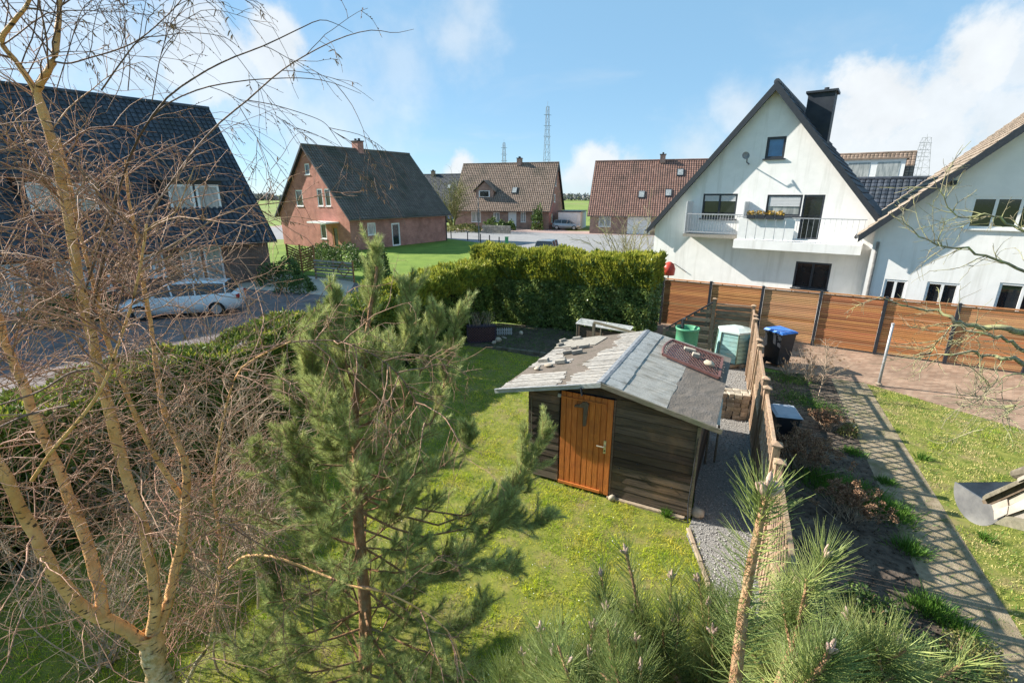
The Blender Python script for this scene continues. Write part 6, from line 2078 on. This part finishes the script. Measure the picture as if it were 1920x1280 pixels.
# ---------------------------------------------------------------- hedges
def hedge(name, label, A, B, depth_dir, thick, height, n_leaf, leaf_len, leaf_w, face_mat, tip_mat=None, n_tip=0, tip_len=.14, hvar=.12, core_in=.22, lump=.12, tip_band=.35, cat='hedge'):
    A, B = Vector(A), Vector(B)
    t = thing(name, label, cat, (A.x, A.y, 0))
    L_ = (B - A).length
    e = np.array(tuple((B - A).normalized())); q = np.array(tuple(Vector(depth_dir).normalized()))
    a0 = np.array(tuple(A))
    def hh(s):
        return height * (1 + hvar * (.5 * np.sin(s * 1.9 + 1) + .3 * np.sin(s * 4.7 + 2) + .2 * np.sin(s * 9.1)))
    def bulge(s, z):
        return lump * (np.sin(s * 2.6 + 1.3 * np.sin(z * 2.1)) * .5 + .35 * np.sin(s * 6.1 + z * 4) + .25 * np.sin(z * 7.3 + s * 2) + .2 * np.sin(s * 13 + z * 11))
    # near-black core, added to stop light leaking through the leaves
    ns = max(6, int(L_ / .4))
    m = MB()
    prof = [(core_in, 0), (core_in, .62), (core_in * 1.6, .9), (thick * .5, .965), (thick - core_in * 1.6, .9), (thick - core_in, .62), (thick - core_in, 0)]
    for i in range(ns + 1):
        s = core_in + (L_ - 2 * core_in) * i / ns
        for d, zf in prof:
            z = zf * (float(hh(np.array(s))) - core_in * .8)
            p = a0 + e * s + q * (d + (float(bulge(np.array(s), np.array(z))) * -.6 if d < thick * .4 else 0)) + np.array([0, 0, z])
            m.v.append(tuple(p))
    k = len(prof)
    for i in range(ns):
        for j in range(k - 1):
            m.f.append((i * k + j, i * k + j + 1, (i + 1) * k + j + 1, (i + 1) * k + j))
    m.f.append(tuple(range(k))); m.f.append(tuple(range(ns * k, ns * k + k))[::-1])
    m.build('light_block_core', M['hedge_core'], t, world=True)
    def sample(n, top_only=False, band=None):
        u = RNG.uniform(0, 1, n)
        s = RNG.uniform(0, L_, n)
        h_ = hh(s)
        if top_only:
            front = RNG.uniform(0, 1, n) < .5
        else:
            front = u < .60
        side = (~front) & (RNG.uniform(0, 1, n) < .22)
        z = np.where(front | side, h_ * RNG.uniform(0, 1, n) ** .85, h_)
        if top_only:
            z = np.where(front | side, h_ * (1 - band * RNG.uniform(0, 1, n) ** 1.4), h_)
        d = np.where(front, 0.0, RNG.uniform(0, thick, n))
        rightend = RNG.uniform(0, 1, n) < .75
        s = np.where(side, np.where(rightend, L_, 0.0), s)
        # rounded shoulder
        sh_ = np.clip((z / h_ - .8) / .2, 0, 1)
        d = np.where(front, d + sh_ ** 2 * .28 * thick * .5, d)
        d = d - np.where(front, bulge(s, z), 0)
        z = z - np.where(~front & ~side, (np.abs(d / thick - .5) * 2) ** 3 * .18, 0) + np.where(~front & ~side, bulge(s, d * 3) * .7, 0)
        dep = RNG.exponential(.05, n)
        nrm = np.where(front[:, None], -q, np.where(side[:, None], np.where(rightend[:, None], e, -e), np.array([0, 0, 1.])))
        P = a0 + e * s[:, None] + q * d[:, None] + np.array([0, 0, 1.]) * z[:, None] - nrm * dep[:, None]
        return P, nrm, s
    P, nrm, _ = sample(n_leaf)
    D = unit(nrm * .55 + rand_unit(n_leaf) * .9 + np.array([0, 0, .25]))
    V, F_ = cards(P, D, side_of(D), leaf_len * RNG.uniform(.6, 1.3, n_leaf), leaf_w * RNG.uniform(.7, 1.2, n_leaf))
    tag(part_np('foliage', V, F_, face_mat, t), kind='stuff')
    if n_tip:
        P, nrm, _ = sample(n_tip, True, tip_band)
        D = unit(nrm * .35 + rand_unit(n_tip) * .45 + np.array([0, 0, .8]))
        V, F_ = cards(P, D, side_of(D), tip_len * RNG.uniform(.5, 1.4, n_tip), tip_len * .16 * RNG.uniform(.7, 1.2, n_tip))
        tag(part_np('new_growth', V, F_, tip_mat, t), kind='stuff')
    return t
hb_a, hb_b = Vector((-1.7, 20.2, 0)), Vector((4.85, 16.7, 0))
hq = Vector((-(hb_b - hb_a).y, (hb_b - hb_a).x, 0)).normalized()
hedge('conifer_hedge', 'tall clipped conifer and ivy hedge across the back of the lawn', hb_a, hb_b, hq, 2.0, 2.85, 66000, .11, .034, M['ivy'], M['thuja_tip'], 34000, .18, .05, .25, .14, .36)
# left wing, along the lot line towards the camera
lh_b = Vector((-.75, 19.2, 0)); lh_a = lh_b - WD * 6.1
hedge('conifer_hedge', 'shaded conifer hedge running forward from the left end of the back hedge', lh_a, lh_b, -UD, 1.5, 2.45, 26000, .09, .022, M['thuja'], M['thuja_tip'], 12000, .17, .06, .25, .15, .3)
lh2_b = lh_a; lh2_a = lh_a - WD * 13.6
hedge('evergreen_hedge', 'dark evergreen hedge along the left side of the lawn behind the birch', lh2_a, lh2_b, -UD, 1.7, 2.2, 110000, .085, .020, M['thuja'], M['thuja_tip'], 7000, .11, .07, .25, .16, .2)

# ---------------------------------------------------------------- shrubs and tufts of the bed
def leaf_bush(name, label, base, rx, rz_, n, ln, wd, material, stems=18, cat='shrub', group=None, flat=.0):
    t = thing(name, label, cat, base, 0, group)
    b = np.array(tuple(base))
    P0 = b + np.column_stack([RNG.normal(0, rx * .12, stems), RNG.normal(0, rx * .12, stems), np.zeros(stems)])
    D = unit(np.column_stack([RNG.normal(0, .5, stems), RNG.normal(0, .5, stems), np.ones(stems)]))
    A_ = grow(P0, D, rz_ * RNG.uniform(.7, 1.1, stems), 6, 0, .1)
    part_np('stem', *tubes(A_, taper(stems, 6, .006, .002), 4), M['twig'], t)
    u_ = rand_unit(n)
    u_[:, 2] = np.abs(u_[:, 2])
    lum = 1 + .18 * np.sin(u_[:, 0] * 5 + 2 * u_[:, 1]) + .14 * np.sin(u_[:, 1] * 7 + 3 * u_[:, 2])
    P = b + u_ * np.array([rx, rx, rz_]) * (RNG.uniform(.55, 1.0, n) ** .5 * lum)[:, None]
    D = unit(u_ * .6 + rand_unit(n) * .8 + np.array([0, 0, .2]))
    V, F_ = cards(P, D, side_of(D), ln * RNG.uniform(.6, 1.3, n), wd * RNG.uniform(.7, 1.2, n))
    tag(part_np('foliage', V, F_, material, t), kind='stuff')
    return t
def dry_shrub(label, base, r, h, nheads, headr, n_st, material='dry_head', group='dry hydrangeas in the bed'):
    t = thing('hydrangea', label, 'shrub', base, 0, group)
    b = np.array(tuple(base))
    P0 = b + np.column_stack([RNG.normal(0, r * .18, n_st), RNG.normal(0, r * .18, n_st), np.zeros(n_st)])
    D = unit(np.column_stack([RNG.normal(0, .55, n_st), RNG.normal(0, .55, n_st), np.ones(n_st)]))
    A_ = grow(P0, D, h * RNG.uniform(.8, 1.1, n_st), 7, 0, .09)
    nb2 = n_st * 3
    P, T, _, _ = pick(A_, nb2, .4, 1)
    B_ = grow(P, fan(T, .4, .2), h * RNG.uniform(.15, .3, nb2), 5, 0, .1)
    part_np('stem', *join_np([tubes(A_, taper(n_st, 7, .006, .003), 4), tubes(B_, taper(nb2, 5, .003, .002), 3)]), M['twig_pale'], t)
    ends = np.concatenate([A_[:, -1], B_[:, -1]])
    ends = ends[RNG.permutation(len(ends))[:nheads]]
    per = 46
    C = np.repeat(ends, per, 0)
    P = C + rand_unit(len(C)) * headr * RNG.uniform(.3, 1, (len(C), 1)) * np.array([1, 1, .75])
    D = rand_unit(len(C))
    V, F_ = cards(P, D, side_of(D), headr * .42, headr * .16)
    tag(part_np('flower_heads', V, F_, M[material], t), kind='stuff')
    return t
def tuft(name, label, base, r, h, n, material='grass_lush', cat='grass tuft', group='tufts in the bed', wd=.005):
    P = np.array(tuple(base)) + np.column_stack([RNG.normal(0, r * .5, n), RNG.normal(0, r * .5, n), np.zeros(n)])
    out = P - np.array(tuple(base))
    D = unit(out / (r + 1e-6) * .55 + RNG.normal(0, .28, (n, 3)) + np.array([0, 0, 1.]))
    A_ = grow(P, D, h * RNG.uniform(.5, 1.1, n), 4, .16, .06)
    # ribbon blades
    T = unit(A_[:, 1] - A_[:, 0]); S = side_of(T)
    w_ = (wd * np.array([1, .9, .6, .08]))[None, :, None]
    Va = A_ - S[:, None] * w_; Vb = A_ + S[:, None] * w_
    V = np.stack([Va, Vb], 2).reshape(n, 8, 3)
    ix = np.arange(n)[:, None] * 8
    F_ = np.concatenate([ix + np.array([[0, 1, 3, 2]]), ix + np.array([[2, 3, 5, 4]]), ix + np.array([[4, 5, 7, 6]])])
    o = link(name, np_mesh(name, V.reshape(-1, 3) - np.array(tuple(base)), F_, M[material]), None, base)
    return tag(o, label, cat, group)
dry_shrub('large brown dry hydrangea crowded against the lattice fence behind the low bin', gp(1500, 875), .75, .72, 190, .065, 70)
dry_shrub('rounded pale brown hydrangea in the middle of the bed', gp(1552, 805), .42, .42, 110, .06, 42)
dry_shrub('dark dry hydrangea low in the bed nearest the pine', gp(1585, 970), .6, .55, 140, .06, 50)
dry_shrub('tall dry shrub with fan of stems beside the blue lidded bin', gp(1522, 715), .55, .95, 60, .035, 46, 'catkin')
dry_shrub('small dry hydrangea beside the paved path', gp(1478, 705), .25, .5, 16, .035, 20, 'catkin')
bare_shrub('young_fruit_tree', 'thin pale stemmed young tree standing alone in the bed', gp(1526, 745), 1, 1.75, .03, .022, 26, 90, 'twig_pale')
leaf_bush('evergreen_bush', 'small dark leaved bush in the lower right behind the pine', gp(1625, 1190), .42, .5, 2600, .045, .016, M['shrub_leaf'])
leaf_bush('variegated_bush', 'pale cream and green bush at the bottom right corner', gp(1820, 1255), .28, .34, 1700, .035, .013, M['shrub_leaf_yellow'])
leaf_bush('evergreen_bush', 'green leafy bush at the bottom right beside the cream one', gp(1765, 1290), .4, .4, 2200, .04, .014, M['shrub_leaf'])
leaf_bush('evergreen_bush', 'small yellow green bush half way along the bed by the path', gp(1590, 815), .2, .25, 700, .04, .014, M['shrub_leaf_yellow'])
tf = [(1250, 965, .07, .16, 260, 'small bright grass tuft at the foot of the shed wall'), (1545, 905, .45, .16, 1200, 'grass tuft beside the large brown hydrangea'),
      (1610, 930, .5, .16, 1500, 'broad low grass patch in the middle of the bed'), (1672, 965, .34, .18, 900, 'grass tuft next to the dark dry hydrangea'),
      (1705, 1030, .2, .18, 420, 'grass tuft leaning over the path edge'), (1745, 1145, .24, .2, 560, 'larger grass tuft near the bottom of the bed'),
      (1800, 1185, .18, .18, 380, 'small grass tuft by the path at the lower right'), (1495, 748, .6, .08, 1500, 'short grass patch behind the low bin'),
      (1600, 850, .2, .12, 380, 'short grass tuft beside the pale brown hydrangea'), (1480, 712, .6, .1, 1200, 'short grass patch beneath the blue lidded bin'),
      (1545, 768, .5, .08, 1100, 'pale grass patch around the young tree'), (1730, 860, .1, .16, 160, 'dark tuft on the neighbour lawn at the shadow edge'),
      (1845, 1010, .08, .14, 120, 'single tuft on the dry part of the neighbour lawn'), (1660, 905, .14, .14, 260, 'thin tuft by the path in the sun')]
for x, y_, r_, h_, n_, lab in tf:
    tuft('grass_tuft', lab, gp(x, y_), r_, h_, n_)

# ---------------------------------------------------------------- bare tree reaching in from the right
rt = thing('bare_fruit_tree', 'lichen covered bare fruit tree reaching in from the right edge', 'tree', (8.6, 6.4, 0))
rl_ = [
    ([Vector((8.6, 6.4, -.02)), Vector((8.55, 6.4, 1.2)), Vector((8.45, 6.45, 2.4)), Vector((8.3, 6.5, 4.2)), Vector((8.1, 6.6, 6.2))], .13, .04),
    ([Vector((8.45, 6.45, 2.9)), at(2010, 640, 6.6), at(1919, 622, 6.7), at(1884, 616, 6.7), at(1851, 613, 6.8), at(1818, 607, 6.8), at(1796, 605, 6.8), at(1775, 592, 6.9), at(1745, 582, 7.0), at(1690, 574, 7.0), at(1650, 556, 7.1)], .06, .006),
    ([Vector((8.5, 6.4, 2.0)), at(2010, 720, 6.4), at(1919, 684, 6.4), at(1897, 672, 6.4), at(1875, 668, 6.4), at(1844, 666, 6.5), at(1818, 659, 6.5), at(1779, 666, 6.5), at(1748, 668, 6.6), at(1705, 672, 6.6)], .042, .005),
    ([at(1960, 690, 6.4), at(1908, 653, 6.5), at(1888, 637, 6.5), at(1866, 629, 6.5), at(1822, 622, 6.6), at(1787, 611, 6.7), at(1760, 640, 6.7), at(1735, 672, 6.7)], .028, .005),
    ([at(1990, 700, 6.2), at(1919, 699, 6.1), at(1888, 703, 6.0), at(1862, 721, 6.0), at(1846, 740, 5.9), at(1834, 748, 5.9)], .012, .003),
    ([at(1990, 740, 5.6), at(1925, 755, 5.4), at(1900, 765, 5.4), at(1870, 785, 5.3), at(1843, 806, 5.3)], .010, .003),
    ([Vector((8.3, 6.5, 4.0)), at(1990, 540, 6.5), at(1900, 500, 6.6), at(1820, 470, 6.7), at(1740, 450, 6.8), at(1690, 405, 6.8)], .03, .004),
    ([Vector((8.2, 6.6, 4.6)), at(1990, 440, 6.5), at(1910, 430, 6.6), at(1850, 400, 6.7), at(1790, 405, 6.8), at(1750, 330, 6.8)], .025, .004),
]
ls, tv = [], []
for p, r0, r1 in rl_:
    S_ = spline(p, 22)
    S_[1:-1] += RNG.normal(0, .018, S_[1:-1].shape)
    tv.append(tubes(S_[None], np.linspace(r0, r1, 22)[None], 7))
    ls.append(S_)
M['lichen_bark'] = mat('lichen_bark', (.15, .125, .09), (.34, .31, .20), scale=22, rough=.9, c3=(.36, .36, .17), c3_scale=9, c3_range=(.48, .6))
part_np('trunk', *join_np(tv), M['lichen_bark'], rt, True)
ls = np.stack(ls[1:])
P, T, _, _ = pick(ls, 100, .3, 1)
R1 = grow(P, fan(T, .5, -.02), RNG.uniform(.25, .75, 100), 7, .0, .16)
P, T, _, _ = pick(R1, 520, .15, 1)
R2 = grow(P, fan(T, .5, .05), RNG.uniform(.06, .3, 520), 5, 0, .18)
V, F_ = join_np([tubes(R1, taper(100, 7, .007, .003), 4), tubes(R2, taper(520, 5, .0034, .0022), 3)])
tag(part_np('twigs', V, F_, M['lichen_bark'], rt), kind='stuff')

# ================================================================== things beyond the hedges
def car(label, pos, rz, paint, length=4.4, width=1.78, h=1.46, estate=True):
    """x forward; a lofted lower body, glasshouse with roof, wheels with rims, lamps"""
    t = thing('parked_car', label, 'car', pos, rz)
    L2, W2 = length / 2, width / 2
    st = [  # x, half width, sill z, belt z
        (-L2, .80, .42, .86), (-L2 + .08, .92, .30, .96), (-L2 * .72, .99, .22, .98), (-L2 * .3, 1.0, .20, .95), (L2 * .2, 1.0, .20, .93), (L2 * .45, .99, .20, .90), (L2 * .72, .96, .22, .80), (L2 * .94, .86, .28, .68), (L2, .70, .36, .58)]
    V, F_ = [], []
    for x, wf, z0, z1 in st:
        w = W2 * wf
        V += [(x, -w * .92, z0), (x, -w, (z0 * 1.6 + z1) / 2.6), (x, -w * .985, z1 * .93), (x, -w * .90, z1), (x, 0, z1 + .025), (x, w * .90, z1), (x, w * .985, z1 * .93), (x, w, (z0 * 1.6 + z1) / 2.6), (x, w * .92, z0)]
    k = 9
    for i in range(len(st) - 1):
        for j in range(k - 1):
            F_.append((i * k + j, (i + 1) * k + j, (i + 1) * k + j + 1, i * k + j + 1))
        F_.append((i * k + k - 1, (i + 1) * k + k - 1, (i + 1) * k, i * k))
    F_ += [tuple(range(k)), tuple(range((len(st) - 1) * k, len(st) * k))[::-1]]
    m = MB(); m.add(V, F_)
    m.build('body', paint, t, smooth=True)
    rear = -L2 * (.90 if estate else .72)
    gh = [(rear, .80, .95, .98), (rear + .22, .82, .95, h * .95), (-L2 * .3, .84, .95, h), (L2 * .08, .83, .94, h * .985), (L2 * .22, .82, .93, h * .93), (L2 * .52, .80, .88, .92)]
    V, F_ = [], []
    for x, wf, z0, z1 in gh:
        w0, w1 = W2 * wf * 1.08, W2 * wf * .86
        V += [(x, -w0, z0), (x, -w1, z1), (x, 0, z1 + .02), (x, w1, z1), (x, w0, z0)]
    k = 5
    for i in range(len(gh) - 1):
        for j in range(k - 1):
            F_.append((i * k + j, (i + 1) * k + j, (i + 1) * k + j + 1, i * k + j + 1))
    F_ += [tuple(range(k)), tuple(range((len(gh) - 1) * k, len(gh) * k))[::-1]]
    m = MB(); m.add(V, F_)
    m.build('windows', M['glass'], t, smooth=False)
    V, F_ = [], []
    for x, wf, z0, z1 in gh[1:5]:
        w1 = W2 * wf * .88
        V += [(x, -w1, z1 - .02), (x, -w1 * .9, z1 + .022), (x, 0, z1 + .04), (x, w1 * .9, z1 + .022), (x, w1, z1 - .02)]
    for i in range(3):
        for j in range(4):
            F_.append((i * 5 + j, (i + 1) * 5 + j, (i + 1) * 5 + j + 1, i * 5 + j + 1))
    m = MB(); m.add(V, F_)
    m.build('roof', paint, t, smooth=True)
    for s_ in (-1, 1):
        m = MB()
        for i in (1, 2, 3):
            x, wf, z0, z1 = gh[i]
            m.bar((x, s_ * W2 * wf * 1.085, z0 - .01), (x + (.04 if i < 3 else .12), s_ * W2 * wf * .865, z1), .05, .07)
        m.build('window_pillar', paint, t)
        for x in (-L2 * .62, L2 * .62):
            wl_ = MB().tube([(x, s_ * (W2 - .2), .32), (x, s_ * (W2 + .015), .32)], .32, 20).build('wheel', M['tyre'], t)
            MB().tube([(x, s_ * (W2 + .012), .32), (x, s_ * (W2 + .03), .32)], .21, 12).build('rim', M['rim'], wl_)
        MB().box((-L2 + .05, s_ * W2 * .74, .82), (.16, .26, .16)).build('tail_lamp', M['red_lamp'], t)
        MB().box((L2 - .10, s_ * W2 * .60, .60), (.22, .34, .12)).build('headlamp', M['white_frame'], t)
        MB().box((L2 * .36, s_ * (W2 + .08), 1.0), (.12, .16, .12)).build('mirror', paint, t)
    return t
car('white estate car parked beyond the left hedge behind bare twigs', (-14.5, 20.9, 0), math.pi + rad(17), M['car_white'], 4.6)
car('dark silver car parked on the street above the back hedge', (3.1, 41.5, 0), rad(70), M['car_silver'], 4.3, estate=False)
car('blue car parked beside the brick house far down the street', (-12.8, 96, 0), rad(75), M['car_blue'], 4.3)
car('pale car parked before the white garage between the far houses', (8.2, 74.5, 0), rad(-17), M['car_silver'], 4.2)

# little slatted garden fence and herringbone lattice near the brick house
pa, pb2 = gp(592, 523), gp(663, 530)
t = thing('slat_fence', 'low wooden fence of wide gapped slats with a rhombus on it', 'fence', (pa.x, pa.y, 0), math.atan2(pb2.y - pa.y, pb2.x - pa.x))
lw_ = (pb2 - pa).length
for i in range(6):
    MB().box((lw_ / 2, 0, .16 + i * .20), (lw_, .03, .12)).build('slat', M['paver_stone'], t)
for x in (0, lw_ / 2, lw_):
    MB().box((x, .05, .66), (.10, .06, 1.3)).build('post', M['wood_warm'], t)
cx = lw_ * .78
for a_, b_ in (((cx - .5, .75), (cx, .30)), ((cx, .30), (cx + .5, .75)), ((cx - .5, .75), (cx, 1.2)), ((cx, 1.2), (cx + .5, .75))):
    MB().bar((a_[0], -.03, a_[1]), (b_[0], -.03, b_[1]), .02, .06, (0, 1, 0)).build('rhombus_bar', M['wood_warm'], t)
pa, pb2 = gp(543, 510), gp(592, 514)
t = thing('herringbone_screen', 'brown wooden screen of diagonal battens next to the low slat fence', 'screen', (pa.x, pa.y, 0), math.atan2(pb2.y - pa.y, pb2.x - pa.x))
lw_ = (pb2 - pa).length
for i in range(9):
    for s_ in (-1, 1):
        x = .1 + i * (lw_ * .5 - .2) / 8
        c_ = lw_ * .25 if s_ < 0 else lw_ * .75
        z0 = .1 + i * .17
        MB().bar((c_ - lw_ * .24, 0, z0 + (.35 if s_ < 0 else 0)), (c_ + lw_ * .24, 0, z0 + (0 if s_ < 0 else .35)), .03, .09, (0, 0, 1)).build('batten', M['wood_warm'], t)
for x in (0, lw_ / 2, lw_):
    MB().box((x, .03, .95), (.1, .08, 1.9)).build('post', M['wood_warm'], t)

# street furniture
lp = gp(898, 452)
t = thing('street_lamp', 'thin grey lamp post standing at the edge of the street lawn', 'street lamp', lp)
top = at(898, 372, lp.y)
MB().tube([(0, 0, 0), (0, 0, top.z)], [.07, .05], 8).build('pole', M['zinc'], t)
MB().box((0, -.25, top.z + .04), (.16, .6, .09)).build('lamp_head', M['zinc'], t)
for i, (x, y_) in enumerate(((846, 447), (877, 451), (901, 454), (918, 457), (936, 461))):
    p = gp(x, y_)
    t = thing('bollard', ['dark post, leftmost of the row along the street lawn', 'dark post, second from the left along the street lawn', 'dark post in the middle of the row along the street lawn', 'dark post, fourth from the left along the street lawn', 'dark post nearest the green gate post on the street lawn'][i], 'post', p, 0, 'posts along the street lawn')
    MB().tube([(0, 0, 0), (0, 0, .85)], .06, 8).build('tube', M['anthracite'], t)
    MB().lathe([(.06, 0), (.07, .03), (.03, .07)], (0, 0, .85), 8).build('cap', M['anthracite'], t)
p = gp(950, 466)
t = thing('gate_post', 'short green metal gate post at the right end of the street lawn', 'post', p)
MB().box((0, 0, .55), (.34, .10, 1.1)).build('post_body', M['plastic_green'], t)
MB().box((0, 0, 1.12), (.38, .14, .05)).build('cap', M['plastic_green'], t)
a_, b_ = gp(905, 436), gp(958, 438)
t = thing('garden_wall', 'low grey block wall in front of the brown roofed house', 'wall', (a_.x, a_.y, 0), math.atan2(b_.y - a_.y, b_.x - a_.x))
lw_ = (b_ - a_).length
for r_ in range(3):
    for i in range(12):
        x = (i + .5 + (.25 if r_ % 2 else 0)) * lw_ / 12.3
        MB().box((x, 0, .2 + r_ * .33), (lw_ / 12.3 - .03, .35, .31)).build('block', M['concrete'], t)
for i, (x, y_, r_, h_) in enumerate(((921, 430, .9, 1.5), (938, 431, .9, 1.2), (955, 431, .9, 1.1))):
    p = gp(x, y_)
    leaf_bush('clipped_bush', ['clipped round bush, left of three behind the block wall', 'clipped round bush, middle of three behind the block wall', 'clipped round bush, right of three behind the block wall'][i], p, r_, h_, 420, .35, .12, M['shrub_leaf'], 6, group='bushes behind the block wall')
leaf_bush('conical_conifer', 'narrow dark conifer at the corner of the brown roofed house', gp(1008, 431), .8, 3.2, 700, .35, .1, M['shrub_leaf'], 6)
leaf_bush('conical_conifer', 'small dark conifer behind the pine beside the street lawn', gp(712, 522), .75, 1.9, 2400, .16, .05, M['shrub_leaf'], 10)
leaf_bush('low_hedge', 'low clipped green hedge left of the block wall', gp(868, 433), 3.2, .8, 1500, .3, .1, M['shrub_leaf_yellow'], 20, cat='hedge')
leaf_bush('garden_shrub', 'grey green shrub above the low slat fence', gp(640, 500), 2.0, 1.5, 3000, .16, .05, M['shrub_leaf'], 20)
leaf_bush('garden_shrub', 'grey green shrub left of the brick house corner', gp(600, 496), 1.8, 1.5, 2600, .16, .05, M['shrub_leaf'], 20)
leaf_bush('garden_shrub', 'dark round shrub before the large dark house', gp(535, 530), 1.3, 1.4, 2600, .14, .045, M['shrub_leaf'], 20)
leaf_bush('garden_shrub', 'dark low shrub at the corner of the yard left of the slat fence', gp(560, 545), 1.0, .8, 1500, .13, .04, M['shrub_leaf'], 16)
leaf_bush('garden_shrub', 'leafy shrub under the windows of the large dark house', gp(150, 600), 1.5, 1.2, 2400, .14, .045, M['shrub_leaf'], 16)
bare_shrub('bare_shrub', 'yellowish bare shrub standing behind the right end of the back hedge', (6.6, 27.5, 0), 14, 4.0, .35, .05, 160, 900, 'lichen_bark', tw='lichen_bark')
bare_shrub('willow_tree', 'pale yellow bare tree between the brick house and the brown roofed house', (-8.6, 72, 0), 12, 7.0, .25, .09, 220, 1500, 'shrub_leaf_yellow', tw='shrub_leaf_yellow')
poly_sheet('street_lawn', [(-26, 36), (-9, 30), (.2, 30), (.6, 48.6), (-8, 59.2), (-24, 57.6)], -.010, M['far_lawn'])
